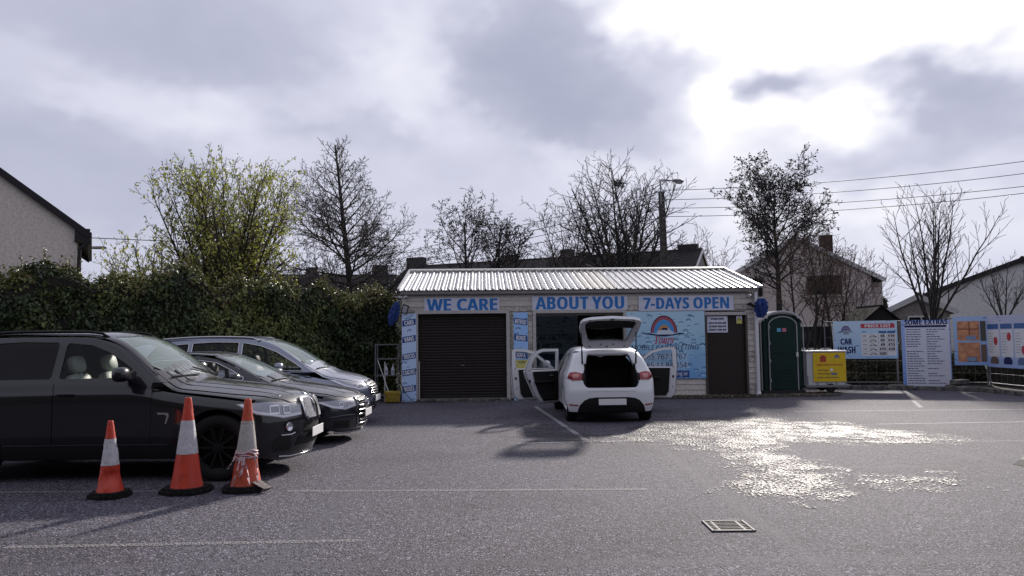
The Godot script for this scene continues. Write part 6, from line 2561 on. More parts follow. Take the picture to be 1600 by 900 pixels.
# the parts that all the parked cars have in common
func car_body(o: Node3D, c: CarShape, d: Dictionary) -> void:
	var pm: Material = d.paint
	var black := mat("car_black", lin(0.010, 0.010, 0.011), 0.5)
	var dark := mat("car_dark", lin(0.008, 0.008, 0.009), 0.9)
	var clear := glass("car_glass", Color(0.10, 0.13, 0.12), 0.10)
	var tint: Material = d.tint
	var y0: float = d.y0
	var arch_f := circle(d.xa, d.wr, d.arch, 36)
	var arch_r := circle(d.xr, d.wr, d.arch, 36)
	var b: float = d.belt
	# front wing
	var wing := PackedVector2Array([Vector2(d.xd, y0), Vector2(d.xw, y0)])
	wing.append_array(along_top(c, d.xw, d.xd, false))
	panel(o, c, 0, "wing", pm, wing, 0.0, 0.012, true, [arch_f])
	# doors, lower halves, and the handles
	for k in 2:
		var x0: float = [d.xb, d.xe][k]
		var x1: float = [d.xd, d.xb][k]
		var dp := shrunk(rect(x0, y0 + 0.10, x1, b), 0.004)
		var dr := panel(o, c, 0, "door", pm, dp, 0.0, 0.012, true, [arch_r] if k == 1 else [])
		var hp: Array = c.place(0, Vector2(x0 + 0.14, b - 0.13))
		var hm := MB.new()
		hm.blob(hp[0] + Vector3(0.0, 0, 0.016), Vector3(0.105, 0.016, 0.014), Basis(), 0.7)
		put(hm, "handle", pm, dr)
	panel(o, c, 0, "door_gap", dark, rect(d.xe - 0.02, y0 + 0.08, d.xd + 0.02, b + 0.01), -0.012, 0.0, true, [arch_r])
	# rear quarter, sill
	panel(o, c, 0, "rear_quarter", pm, rect(d.xt, y0 + 0.05, d.xe, b), 0.0, 0.012, true, [arch_r])
	panel(o, c, 0, "sill", d.sill, rect(d.xr + d.arch, y0 - 0.08, d.xa - d.arch, y0 + 0.095), 0.003, 0.02)
	# cabin sides with window openings
	var fr := PackedVector2Array([Vector2(d.xt + 0.02, b - 0.004), Vector2(d.xp, b - 0.004)])
	fr.append_array(along_top(c, d.xp - 0.03, d.xt + 0.25, true))
	var wins: Array = []
	for w in d.windows:
		wins.append(rounded(P2(w), 0.025))
	panel(o, c, 0, "side_frame", pm, fr, 0.0, 0.012, true, wins)
	panel(o, c, 0, "pillar_trim", black, P2([d.windows[1][0] - 0.02, b + 0.02, d.windows[0][2], b + 0.02, d.windows[0][2] - 0.2, b + 0.10, d.windows[0][2] - 0.5, b + 0.36, d.windows[1][0] - 0.02, b + 0.36]), -0.012, 0.0, true, wins)
	for i in wins.size():
		panel(o, c, 0, "side_window", clear if i == 0 else tint, Geometry2D.offset_polygon(wins[i], 0.012)[0], -0.010, 0.0)
		if d.bright:
			# bright strip round the glass
			var st := MB.new()
			var pts := PackedVector3Array()
			var rr := PackedFloat32Array()
			var wp: PackedVector2Array = wins[i]
			for k in wp.size() + 1:
				var q: Array = c.place(0, wp[k % wp.size()])
				pts.append(q[0] + q[1] * 0.004)
				rr.append(0.009)
			st.tube(pts, rr, 5, false)
			pair(o, "window_strip", mat("chrome"), st)
	# top surfaces
	var wn := PackedVector2Array()
	for q in [[d.xs0, 0.0], [d.xs0 - 0.02, 0.3], [d.xs0 - 0.12, 0.55], [d.xs1, d.zs1]]:
		wn.append(Vector2(q[0], q[1]))
	for q in [[d.xs3, d.zs3], [d.xs2 - 0.01, 0.3], [d.xs2, 0.0]]:
		wn.append(Vector2(q[0], q[1]))
	var full := wn.duplicate()
	for k in range(wn.size() - 2, 0, -1):
		full.append(Vector2(wn[k].x, -wn[k].y))
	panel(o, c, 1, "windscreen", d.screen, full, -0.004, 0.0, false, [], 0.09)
	panel(o, c, 1, "screen_border", black, full, -0.010, 0.0, false, [shrunk(full, 0.045)], 0.09)
	# screen pillars, from the glass out to the cabin side
	var pil := PackedVector2Array([Vector2(d.xs1 + 0.10, d.zs1 + 0.10), Vector2(d.xs1 - 0.02, d.zs1 + 0.005), Vector2(d.xs3, d.zs3 + 0.005), Vector2(d.xs3 - 0.05, d.zs3 + 0.12)])
	panel(o, c, 1, "screen_pillar", pm, pil, 0.001, 0.01, true, [], 0.05)
	var rf := PackedVector2Array()
	for q in [[d.xs2, 0.0], [d.xs2 - 0.01, 0.3], [d.xs3, d.zs3], [d.xs3 - 0.10, d.zs3 + 0.11], [d.xs3 - 0.6, d.zs3 + 0.115], [d.xt + 0.6, d.zs3 + 0.08], [d.xt + 0.25, d.zs3], [d.xt + 0.2, 0.0]]:
		rf.append(Vector2(q[0], q[1]))
	var rff := rf.duplicate()
	for k in range(rf.size() - 2, 0, -1):
		rff.append(Vector2(rf[k].x, -rf[k].y))
	panel(o, c, 1, "roof", pm, shrunk(rff, 0.002), 0.001, 0.01, false, [], 0.10)
	# bonnet over the wing tops
	var base := PackedVector2Array([Vector2(d.xs0 - 0.25, 0.0), Vector2(d.xs0 - 0.25, d.zw), Vector2(d.xn - 0.55, d.zw - 0.01), Vector2(d.xn - 0.28, d.zw - 0.16), Vector2(d.xn - 0.13, d.zw - 0.36), Vector2(d.xn - 0.11, 0.0)])
	var base_full := base.duplicate()
	for k in range(base.size() - 2, 0, -1):
		base_full.append(Vector2(base[k].x, -base[k].y))
	panel(o, c, 1, "wing_top", pm, base_full, -0.004, 0.0, false, [], 0.06)
	var bn := PackedVector2Array([Vector2(d.xs0 - 0.02, 0.0), Vector2(d.xs0 - 0.05, 0.3), Vector2(d.xs0 - 0.15, 0.58), Vector2(d.xs1 + 0.02, d.zb)])
	for q in d.bonnet:
		bn.append(Vector2(q[0], q[1]))
	var bnf := bn.duplicate()
	for k in range(bn.size() - (2 if bn[bn.size() - 1].y == 0.0 else 1), 0, -1):
		bnf.append(Vector2(bn[k].x, -bn[k].y))
	panel(o, c, 1, "bonnet", pm, bnf, 0.003, 0.012, false, [], 0.06)
	# raised creases along the bonnet
	for q in d.creases:
		var cr := MB.new()
		var pts := PackedVector3Array()
		var rr := PackedFloat32Array()
		for i in 13:
			var t := i / 12.0
			var s: Array = c.place(1, Vector2(lerpf(q[0], q[2], t), lerpf(q[1], q[3], t)))
			pts.append(s[0] - Vector3(0, 0.010, 0))
			rr.append(0.018)
		cr.tube(pts, rr, 10)
		pair(o, "bonnet_crease", pm, cr)
	# wipers
	for s in [0.05, -0.55]:
		var wp := MB.new()
		var a: Array = c.place(1, Vector2(d.xs0 - 0.02, s + 0.1))
		var e: Array = c.place(1, Vector2(d.xs0 - 0.13, s + 0.62))
		wp.bar(a[0] + a[1] * 0.02, e[0] + e[1] * 0.02, 0.018, 0.014)
		put(wp, "wiper", black, o)
	# mirrors
	var mp: Array = c.place(0, Vector2(d.xm, b + 0.03))
	var mr := MB.new()
	mr.blob(mp[0] + Vector3(0.0, 0.07, 0.19), Vector3(0.085, 0.085, 0.125), Basis(Vector3.UP, 0.15), 0.7)
	mr.bar(mp[0] - Vector3(0, 0, 0.02), mp[0] + Vector3(0, 0.04, 0.12), 0.06, 0.035, 0.008)
	pair(o, "door_mirror", pm, mr)
	# inside and underneath
	var tub := MB.new()
	tub.box(Vector3((d.xt + d.xs0) / 2 + 0.1, y0 + 0.10, 0), Vector3(d.xs0 - d.xt - 0.5, 0.12, 1.36))
	tub.box(Vector3(d.xt + 0.5, (y0 + b) / 2, 0), Vector3(0.1, b - y0, 1.3))
	put(tub, "floor_pan", dark, o)
	var dash := MB.new()
	dash.blob(Vector3(d.xs1 + 0.12, b - 0.14, 0), Vector3(0.30, 0.17, 0.68), Basis(), 0.5)
	put(dash, "dashboard", mat("dash", lin(0.016, 0.016, 0.017), 0.7), o)
	var st := MB.new()
	var pts := PackedVector3Array()
	var rr := PackedFloat32Array()
	for i in 21:
		var a := TAU * i / 20.0
		pts.append(Vector3(d.xs1 - 0.34 - 0.06 * sin(a), b - 0.06 + 0.175 * sin(a), 0.37 + 0.18 * cos(a)))
		rr.append(0.014)
	st.tube(pts, rr, 7, false)
	put(st, "steering_wheel", dark, o)
	for z in [0.38, -0.38]:
		seat(o, Vector3(d.xb + 0.32, b - 0.60, z), d.leather)
	var under := MB.new()
	under.box(Vector3((d.xt + d.xn) / 2, y0 - 0.02, 0), Vector3(d.xn - d.xt - 0.7, 0.08, 1.3))
	put(under, "underbody", dark, o)
	for x in [d.xa, d.xr]:
		var lin_ := MB.new()
		for i in 18:
			var t0 := PI * (i / 18.0) * 1.2 - 0.3
			var t1 := PI * ((i + 1) / 18.0) * 1.2 - 0.3
			var r: float = d.arch + 0.004
			lin_.quad(Vector3(x + cos(t0) * r, d.wr + sin(t0) * r, 0.93), Vector3(x + cos(t1) * r, d.wr + sin(t1) * r, 0.93), Vector3(x + cos(t1) * r, d.wr + sin(t1) * r, 0.55), Vector3(x + cos(t0) * r, d.wr + sin(t0) * r, 0.55))
			lin_.quad(Vector3(x + cos(t0) * r, d.wr + sin(t0) * r, 0.55), Vector3(x + cos(t1) * r, d.wr + sin(t1) * r, 0.55), Vector3(x, d.wr, 0.55), Vector3(x, d.wr, 0.55))
		for i in range(lin_.v.size()):
			lin_.v[i].z = minf(lin_.v[i].z, d.half - 0.05)
		pair(o, "wheel_arch_liner", dark, lin_)
		for z in [d.half - 0.13, -d.half + 0.13]:
			wheel(o, Vector3(x, d.wr, z), d.wr, 0.24, d.rim, 10)
	# tail closed in paint
	var tail := MB.new()
	tail.box(Vector3(d.xt + 0.1, (y0 + b) / 2 + 0.05, 0), Vector3(0.16, b - y0, d.half * 1.5), Basis(), 0.06)
	put(tail, "tailgate", pm, o)


func headlamp(o: Node, c: CarShape, outline: PackedVector2Array, inner: Array, chart := 2) -> void:
	for s in [1.0, -1.0]:
		var h := Node3D.new()
		h.name = "headlamp"
		o.add_child(h, true)
		var bowl := skin(func(u): return c.place(chart, u), outline, 0.003, 0.05, 0.015)
		var lens := skin(func(u): return c.place(chart, u), shrunk(outline, 0.006), 0.020, 0.05, 0.018)
		var refl := MB.new()
		for q in inner:
			# square lamp blocks: a bright frame and a dimmer pane inside
			var w: float = q[2]
			var rc := rect(q[0] - w * 1.3, q[1] - w * 0.75, q[0] + w * 1.3, q[1] + w * 0.75)
			var ring := skin(func(u): return c.place(chart, u), rounded(rc, 0.012), 0.010, 0.04, 0.010, [shrunk(rc, w * 0.22)])
			for k in ring.v.size():
				refl.v.append(ring.v[k])
				refl.n.append(ring.n[k])
		var brow := skin(func(u): return c.place(chart, u), P2([]) if inner.is_empty() else strip_under(outline), 0.008, 0.05, 0.004)
		if s < 0.0:
			bowl = flipped(bowl)
			lens = flipped(lens)
			refl = flipped(refl)
			brow = flipped(brow)
		put(bowl, "bowl", mat("lamp_bowl_grey", lin(0.22, 0.22, 0.25), 0.25, 0.6), h)
		put(refl, "reflector", mat("lamp_mirror", lin(0.62, 0.62, 0.66), 0.15, 0.9), h)
		put(brow, "light_strip", mat("lamp_strip", lin(0.60, 0.61, 0.66), 0.3, 0.2), h)
		put(lens, "lens", glass("lamp_lens", Color(0.9, 0.92, 0.95), 0.06), h)


# the lower tenth of an outline, as the white strip in a headlamp
func strip_under(p: PackedVector2Array) -> PackedVector2Array:
	var q := PackedVector2Array()
	for v in p:
		q.append(v + Vector2(0, 0.03))
	var r := Geometry2D.clip_polygons(shrunk(p, 0.008), shrunk(q, 0.008))
	var best := PackedVector2Array()
	var area := 0.0
	for k in r:
		var a := 0.0
		for i in k.size():
			a += k[i].cross(k[(i + 1) % k.size()])
		if absf(a) > area:
			area = absf(a)
			best = k
	return best


func plate(o: Node, c: CarShape, y: float, w := 0.52, lift := 0.02) -> void:
	var p: Array = c.place(2, Vector2(0.0, y))
	bx(p[0] + Vector3(lift, 0, 0), Vector3(0.012, 0.115, w), "number_plate", mat("plate_white", lin(0.72, 0.72, 0.72), 0.4), o, 0.004)


func nose_bar(o: Node, c: CarShape, called: String, m: Material, pts2: Array, r: float, off := 0.01, mirror := false) -> void:
	var mb := MB.new()
	var pts := PackedVector3Array()
	var rr := PackedFloat32Array()
	for i in range(0, pts2.size() - 2, 2):
		var n := maxi(2, int(Vector2(pts2[i + 2] - pts2[i], pts2[i + 3] - pts2[i + 1]).length() / 0.05))
		for k in n + (1 if i + 4 >= pts2.size() else 0):
			var t := float(k) / n
			var q: Array = c.place(2, Vector2(lerpf(pts2[i], pts2[i + 2], t), lerpf(pts2[i + 1], pts2[i + 3], t)))
			pts.append(q[0] + q[1] * off)
			rr.append(r)
	mb.tube(pts, rr, 6)
	put(mb, called, m, o)
	if mirror:
		put(flipped(mb), called, m, o)


func parked_cars() -> void:
	var black := mat("car_black", lin(0.010, 0.010, 0.011), 0.5)
	var chrome := mat("chrome", lin(0.55, 0.55, 0.57), 0.12, 1.0)
	var mesh := mat("grille_black", lin(0.012, 0.012, 0.013), 0.6)
	var screen := glass("windscreen_glass_sky_sheen", Color(0.62, 0.70, 0.68), 0.30)  # pale, milky colour stands in for sky reflected in the screens
	# ---- black SUV, nearest
	var o := thing("parked_suv", "black SUV parked nearest the camera behind three traffic cones", "car", Vector3(-4.87, 0, -9.86))
	var c := CarShape.new()
	c.curve("TL", [-2.5, 1.12, -1.0, 1.15, 0.5, 1.16, 0.9, 1.145, 1.4, 1.09, 1.9, 1.02, 2.15, 0.965, 2.36, 0.88])
	c.curve("TR", [-2.5, 1.05, -2.2, 1.52, -1.8, 1.69, -0.9, 1.745, -0.2, 1.74, 0.14, 1.685, 0.98, 1.14, 1.3, 0.92])
	c.curve("W", [-2.5, 0.86, -2.1, 0.93, -1.4, 0.97, 0.0, 0.945, 1.4, 0.97, 2.0, 0.93, 2.36, 0.88])
	c.curve("S", [0.15, 0.10, 0.30, 0.03, 0.55, 0.0, 0.95, 0.0, 1.08, 0.01, 1.15, 0.028, 1.3, 0.07])
	c.curve("XN", [0.15, 2.20, 0.28, 2.31, 0.45, 2.35, 0.62, 2.355, 0.80, 2.33, 0.92, 2.27, 1.0, 2.15, 1.2, 1.8])
	c.curve("XT", [0.2, -2.4, 0.6, -2.5, 1.1, -2.46, 1.5, -2.3])
	c.belt = 1.15
	c.nose_c = 0.40
	c.nose_p = 1.9
	c.crown = 0.15
	c.k_side = 0.17
	c.cabin_in = 0.035
	c.xc = 1.9
	c.zc = 0.48
	c.rad = 0.46
	var pm := paint("paint_black", lin(0.0055, 0.0055, 0.009))
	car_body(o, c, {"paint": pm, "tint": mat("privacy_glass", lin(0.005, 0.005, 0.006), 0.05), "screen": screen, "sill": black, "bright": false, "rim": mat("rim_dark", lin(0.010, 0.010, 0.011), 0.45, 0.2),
		"leather": mat("leather_pale", lin(0.36, 0.43, 0.36), 0.55), "y0": 0.34, "belt": 1.14, "xa": 1.465, "xr": -1.465, "wr": 0.38, "arch": 0.445, "half": 0.96,
		"xd": 0.70, "xw": 1.92, "xb": -0.44, "xe": -1.40, "xt": -2.44, "xp": 0.86, "xs0": 0.93, "xs1": 0.60, "zs1": 0.70, "xs2": 0.15, "xs3": 0.06, "zs3": 0.55, "xn": 2.36, "zw": 0.86, "zb": 0.76, "xm": 0.42,
		"windows": [[-0.40, 1.185, 0.56, 1.20, 0.36, 1.345, 0.12, 1.49, -0.10, 1.575, -0.40, 1.605], [-1.32, 1.18, -0.49, 1.185, -0.49, 1.61, -0.9, 1.62, -1.30, 1.60], [-2.05, 1.22, -1.40, 1.185, -1.38, 1.59, -1.75, 1.55]],
		"bonnet": [[1.0, 0.775], [1.6, 0.75], [2.0, 0.66], [2.18, 0.50], [2.235, 0.34], [2.255, 0.0]],
		"creases": [[0.75, 0.46, 2.15, 0.30], [0.72, 0.62, 2.05, 0.52]]})
	# roof rails
	var rl := MB.new()
	var pts := PackedVector3Array()
	var rr := PackedFloat32Array()
	for i in 25:
		var x := lerpf(-2.0, 0.02, i / 24.0)
		var q: Array = c.place(1, Vector2(x, 0.60))
		pts.append(q[0] + Vector3(0, 0.022 if i > 0 and i < 24 else -0.01, 0))
		rr.append(0.016)
	rl.tube(pts, rr, 8)
	pair(o, "roof_rail", black, rl)
	# nose
	panel(o, c, 2, "bumper", pm, P2([-1.24, 0.26, -0.8, 0.18, 0.8, 0.18, 1.24, 0.26, 1.24, 0.93, 0.9, 0.93, 0.4, 0.93, -0.4, 0.93, -0.9, 0.93, -1.24, 0.93]), -0.001, 0.0, false, [], 0.05)
	headlamp(o, c, P2([0.385, 0.70, 0.80, 0.685, 1.20, 0.75, 1.44, 0.875, 1.10, 0.885, 0.70, 0.87, 0.385, 0.83]), [[0.70, 0.785, 0.066], [0.96, 0.795, 0.066]])
	panel(o, c, 2, "lower_intake", mesh, P2([-0.48, 0.34, 0.48, 0.34, 0.44, 0.45, 0.30, 0.475, -0.30, 0.475, -0.44, 0.45]), 0.003, 0.0, false, [], 0.05)
	panel(o, c, 2, "upper_intake", mesh, P2([-0.36, 0.50, 0.36, 0.50, 0.30, 0.585, -0.30, 0.585]), 0.003, 0.0, false, [], 0.05)
	panel(o, c, 2, "corner_intake", mesh, P2([0.56, 0.30, 0.98, 0.30, 1.0, 0.42, 0.86, 0.48, 0.60, 0.46]), 0.003, 0.0, true, [], 0.05)
	panel(o, c, 2, "fog_lamp_surround", mesh, P2([0.55, 0.52, 0.74, 0.52, 0.78, 0.64, 0.60, 0.64]), 0.004, 0.0, true, [], 0.04)
	for s in [1.0, -1.0]:
		var q: Array = c.place(2, Vector2(0.66 * s, 0.58))
		var n: Vector3 = q[1]
		var x := Vector3.UP.cross(n).normalized()
		var fl := MB.new()
		fl.lathe(P2([0.0, 0.0, 0.036, 0.004, 0.048, 0.012, 0.054, 0.004, 0.054, -0.01]), 18, Transform3D(Basis(x, n, x.cross(n)), q[0] + n * 0.006))
		put(fl, "fog_lamp", mat("lamp_mirror"), o)
		# kidney shaped half grille
		var g := Node3D.new()
		g.name = "grille"
		o.add_child(g, true)
		var kid := rounded(P2([0.035, 0.615, 0.27, 0.61, 0.345, 0.68, 0.365, 0.82, 0.31, 0.90, 0.06, 0.91, 0.03, 0.85]), 0.035)
		var ring := skin(func(u): return c.place(2, u), kid, 0.026, 0.04, 0.04, [shrunk(kid, 0.026)])
		var back := skin(func(u): return c.place(2, u), kid, 0.004, 0.04, 0.0)
		if s < 0.0:
			ring = flipped(ring)
			back = flipped(back)
		put(ring, "surround", chrome, g)
		put(back, "backing", mesh, g)
		for k in 10:
			var u := 0.075 + k * 0.027
			var a: Array = c.place(2, Vector2(u * s, 0.645 + (0.025 if k > 7 else 0.0)))
			var e: Array = c.place(2, Vector2(u * s, 0.885 - (0.03 if k > 7 else 0.0)))
			var sl := MB.new()
			sl.bar(a[0] + a[1] * 0.018, e[0] + e[1] * 0.018, 0.019, 0.030, 0.004)
			put(sl, "slat", mat("slat_grey", lin(0.50, 0.50, 0.52), 0.3, 0.6), g)
	nose_bar(o, c, "bumper_strip", chrome, [-0.85, 0.245, -0.5, 0.225, 0.5, 0.225, 0.85, 0.245], 0.009)
	nose_bar(o, c, "bumper_strip", chrome, [0.52, 0.50, 0.60, 0.485, 0.84, 0.49], 0.008, 0.008, true)
	var em := MB.new()
	var eq: Array = c.place(1, Vector2(2.20, 0.0))
	em.lathe(P2([0.0, 0.008, 0.034, 0.006, 0.04, 0.0, 0.04, -0.01]), 18, Transform3D(Basis(Vector3.BACK, -0.6), eq[0] + eq[1] * 0.006))
	put(em, "bonnet_badge", mat("badge_grey", lin(0.3, 0.32, 0.36), 0.3, 0.6), o)
	plate(o, c, 0.475, 0.52, 0.03)
	# chrome gill on the wing, side strip
	panel(o, c, 0, "wing_vent", chrome, P2([0.775, 0.795, 0.905, 0.79, 0.915, 0.755, 0.882, 0.665, 0.868, 0.668, 0.889, 0.755, 0.865, 0.772, 0.785, 0.772]), 0.006, 0.006, true, [], 0.04)
	panel(o, c, 0, "door_strip", mat("strip_dark_chrome", lin(0.10, 0.10, 0.11), 0.3, 0.8), rect(-1.0, 0.425, 0.9, 0.440), 0.006, 0.008)

	# ---- dark saloon, middle
	o = thing("parked_saloon", "dark navy saloon with slatted chrome grille between black SUV and silver car", "car", Vector3(-4.80, 0, -12.75))
	c = CarShape.new()
	c.curve("TL", [-2.5, 0.93, -1.4, 0.96, 0.0, 0.95, 0.8, 0.985, 1.1, 0.975, 1.6, 0.90, 2.0, 0.82, 2.25, 0.745, 2.38, 0.68])
	c.curve("TR", [-2.5, 0.78, -1.9, 1.05, -1.1, 1.35, -0.3, 1.455, 0.05, 1.435, 0.3, 1.37, 1.2, 0.96, 1.5, 0.82])
	c.curve("W", [-2.5, 0.82, -2.0, 0.90, -1.4, 0.935, 0.0, 0.92, 1.4, 0.935, 2.0, 0.89, 2.38, 0.85])
	c.curve("S", [0.12, 0.10, 0.28, 0.03, 0.5, 0.0, 0.72, 0.0, 0.85, 0.02, 0.97, 0.055, 1.1, 0.10])
	c.curve("XN", [0.12, 2.24, 0.24, 2.34, 0.40, 2.375, 0.55, 2.375, 0.66, 2.35, 0.75, 2.27, 0.85, 2.05, 1.0, 1.8])
	c.curve("XT", [0.2, -2.4, 0.6, -2.52, 0.95, -2.45, 1.3, -2.2])
	c.belt = 0.96
	c.cowl = 0.55
	c.crown = 0.15
	c.k_side = 0.17
	c.cabin_in = 0.06
	c.tumble = 0.46
	c.nose_c = 0.38
	c.nose_p = 1.9
	c.zref = 0.92
	c.xc = 1.9
	c.zc = 0.48
	c.rad = 0.45
	pm = paint("paint_navy", lin(0.010, 0.011, 0.018))
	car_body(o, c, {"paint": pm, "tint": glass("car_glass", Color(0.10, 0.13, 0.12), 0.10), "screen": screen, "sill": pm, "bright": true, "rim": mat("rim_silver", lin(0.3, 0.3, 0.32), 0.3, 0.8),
		"leather": mat("leather_dark", lin(0.02, 0.02, 0.02), 0.6), "y0": 0.26, "belt": 0.945, "xa": 1.455, "xr": -1.455, "wr": 0.335, "arch": 0.385, "half": 0.925,
		"xd": 0.80, "xw": 1.92, "xb": -0.25, "xe": -1.2, "xt": -2.46, "xp": 0.98, "xs0": 1.15, "xs1": 0.78, "zs1": 0.68, "xs2": 0.27, "xs3": 0.16, "zs3": 0.50, "xn": 2.38, "zw": 0.82, "zb": 0.75, "xm": 0.58,
		"windows": [[-0.20, 0.985, 0.72, 1.0, 0.45, 1.15, 0.18, 1.275, -0.2, 1.33], [-1.10, 0.985, -0.26, 0.985, -0.26, 1.33, -0.7, 1.315, -1.05, 1.24], [-1.65, 1.0, -1.16, 0.985, -1.12, 1.22, -1.4, 1.12]],
		"bonnet": [[1.2, 0.76], [1.7, 0.74], [2.0, 0.68], [2.16, 0.52], [2.22, 0.34], [2.25, 0.0]],
		"creases": [[0.9, 0.50, 2.1, 0.36]]})
	panel(o, c, 2, "bumper", pm, P2([-1.22, 0.24, -0.8, 0.16, 0.8, 0.16, 1.22, 0.24, 1.22, 0.74, 0.5, 0.72, -0.5, 0.72, -1.22, 0.74]), -0.001, 0.0, false, [], 0.05)
	headlamp(o, c, P2([0.42, 0.56, 0.75, 0.52, 1.05, 0.56, 1.34, 0.665, 1.0, 0.675, 0.42, 0.67]), [[0.60, 0.615, 0.04], [0.85, 0.605, 0.045]])
	var hexa := P2([-0.34, 0.24, 0.34, 0.24, 0.385, 0.48, 0.33, 0.685, -0.33, 0.685, -0.385, 0.48])
	panel(o, c, 2, "grille_backing", mesh, hexa, 0.004, 0.0, false, [], 0.05)
	panel(o, c, 2, "grille_surround", chrome, Geometry2D.offset_polygon(hexa, 0.016)[0], 0.016, 0.02, false, [hexa], 0.05)
	for k in 6:
		var y := 0.285 + k * 0.07
		var hw := 0.345 if k < 3 else 0.36 - (k - 3) * 0.012
		nose_bar(o, c, "grille_bar", chrome, [-hw, y, hw, y], 0.016, 0.018)
	for k in 4:
		var q: Array = c.place(2, Vector2(-0.105 + k * 0.07, 0.60))
		var rg := MB.new()
		var rp := PackedVector3Array()
		var rq := PackedFloat32Array()
		for i in 17:
			var a := TAU * i / 16.0
			rp.append(q[0] + Vector3(0.036, sin(a) * 0.045, cos(a) * 0.045))
			rq.append(0.007)
		rg.tube(rp, rq, 6, false)
		put(rg, "badge_ring", chrome, o)
	panel(o, c, 2, "side_intake", mesh, P2([0.55, 0.24, 1.0, 0.26, 1.02, 0.36, 0.60, 0.36]), 0.003, 0.0, true, [], 0.05)
	nose_bar(o, c, "bumper_crease", pm, [0.46, 0.43, 0.8, 0.44, 1.1, 0.42], 0.012, 0.002, true)
	nose_bar(o, c, "lip", mat("lip_grey", lin(0.2, 0.2, 0.22), 0.35, 0.5), [-1.0, 0.185, -0.6, 0.165, 0.6, 0.165, 1.0, 0.185], 0.014)
	plate(o, c, 0.44, 0.52, 0.04)

	# ---- silver people carrier, farthest
	o = thing("parked_people_carrier", "silver people carrier parked farthest, beside the hedge and shelf rack", "car", Vector3(-5.10, 0, -15.4))
	c = CarShape.new()
	c.curve("TL", [-2.4, 1.06, 0.0, 1.05, 0.9, 1.075, 1.3, 1.06, 1.7, 0.99, 2.0, 0.92, 2.2, 0.86, 2.385, 0.78])
	c.curve("TR", [-2.45, 1.2, -2.2, 1.55, -1.5, 1.68, -0.6, 1.72, 0.0, 1.705, 0.42, 1.64, 1.52, 1.05, 1.9, 0.84])
	c.curve("W", [-2.4, 0.86, -2.0, 0.92, -1.4, 0.95, 0.0, 0.94, 1.4, 0.95, 2.0, 0.90, 2.385, 0.85])
	c.curve("S", [0.15, 0.10, 0.30, 0.03, 0.55, 0.0, 0.8, 0.0, 0.95, 0.02, 1.06, 0.05, 1.2, 0.10])
	c.curve("XN", [0.15, 2.24, 0.27, 2.34, 0.45, 2.38, 0.62, 2.38, 0.74, 2.35, 0.84, 2.25, 0.95, 2.05, 1.1, 1.8])
	c.curve("XT", [0.2, -2.35, 0.6, -2.45, 1.1, -2.40, 1.5, -2.3])
	c.belt = 1.04
	c.cowl = 0.75
	c.crown = 0.15
	c.k_side = 0.17
	c.cabin_in = 0.055
	c.tumble = 0.36
	c.nose_c = 0.40
	c.nose_p = 1.9
	c.zref = 0.93
	c.xc = 1.88
	c.zc = 0.48
	c.rad = 0.46
	pm = paint("paint_silver", lin(0.20, 0.215, 0.275), 0.6, 0.38)
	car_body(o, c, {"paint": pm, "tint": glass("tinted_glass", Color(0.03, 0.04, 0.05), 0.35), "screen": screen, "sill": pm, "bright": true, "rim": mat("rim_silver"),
		"leather": mat("leather_dark"), "y0": 0.30, "belt": 1.025, "xa": 1.425, "xr": -1.425, "wr": 0.35, "arch": 0.40, "half": 0.94,
		"xd": 0.92, "xw": 1.90, "xb": -0.10, "xe": -1.1, "xt": -2.38, "xp": 1.44, "xs0": 1.48, "xs1": 1.06, "zs1": 0.70, "xs2": 0.40, "xs3": 0.30, "zs3": 0.56, "xn": 2.385, "zw": 0.83, "zb": 0.76, "xm": 0.75,
		"windows": [[-0.05, 1.06, 1.20, 1.045, 0.98, 1.19, 0.62, 1.40, 0.30, 1.52, -0.05, 1.585], [-1.02, 1.065, -0.12, 1.06, -0.12, 1.59, -0.6, 1.60, -1.0, 1.58], [-2.05, 1.10, -1.09, 1.065, -1.07, 1.575, -1.7, 1.52]],
		"bonnet": [[1.45, 0.765], [1.8, 0.73], [2.05, 0.62], [2.18, 0.46], [2.225, 0.0]],
		"creases": [[1.35, 0.48, 2.12, 0.34]]})
	var rl2 := MB.new()
	pts = PackedVector3Array()
	rr = PackedFloat32Array()
	for i in 25:
		var x := lerpf(-2.0, 0.2, i / 24.0)
		var q: Array = c.place(1, Vector2(x, 0.60))
		pts.append(q[0] + Vector3(0, 0.018 if i > 0 and i < 24 else -0.01, 0))
		rr.append(0.016)
	rl2.tube(pts, rr, 8)
	pair(o, "roof_rail", mat("rail_silver", lin(0.5, 0.5, 0.52), 0.25, 0.9), rl2)
	panel(o, c, 2, "bumper", pm, P2([-1.24, 0.28, -0.8, 0.18, 0.8, 0.18, 1.24, 0.28, 1.24, 0.86, 0.5, 0.84, -0.5, 0.84, -1.24, 0.86]), -0.001, 0.0, false, [], 0.05)
	headlamp(o, c, P2([0.42, 0.68, 0.75, 0.66, 1.15, 0.74, 1.50, 0.88, 1.10, 0.84, 0.70, 0.80, 0.42, 0.77]), [[0.62, 0.73, 0.045], [0.88, 0.745, 0.045]])
	hexa = P2([-0.30, 0.555, 0.30, 0.555, 0.385, 0.68, 0.33, 0.80, -0.33, 0.80, -0.385, 0.68])
	panel(o, c, 2, "grille_backing", mesh, hexa, 0.004, 0.0, false, [], 0.05)
	panel(o, c, 2, "grille_surround", chrome, Geometry2D.offset_polygon(hexa, 0.014)[0], 0.014, 0.02, false, [hexa], 0.05)
	for k in 5:
		var y := 0.585 + k * 0.045
		nose_bar(o, c, "grille_bar", chrome, [-0.335, y, 0.335, y], 0.011, 0.012)
	panel(o, c, 2, "lower_intake", mesh, P2([-0.52, 0.25, 0.52, 0.25, 0.48, 0.40, -0.48, 0.40]), 0.003, 0.0, false, [], 0.05)
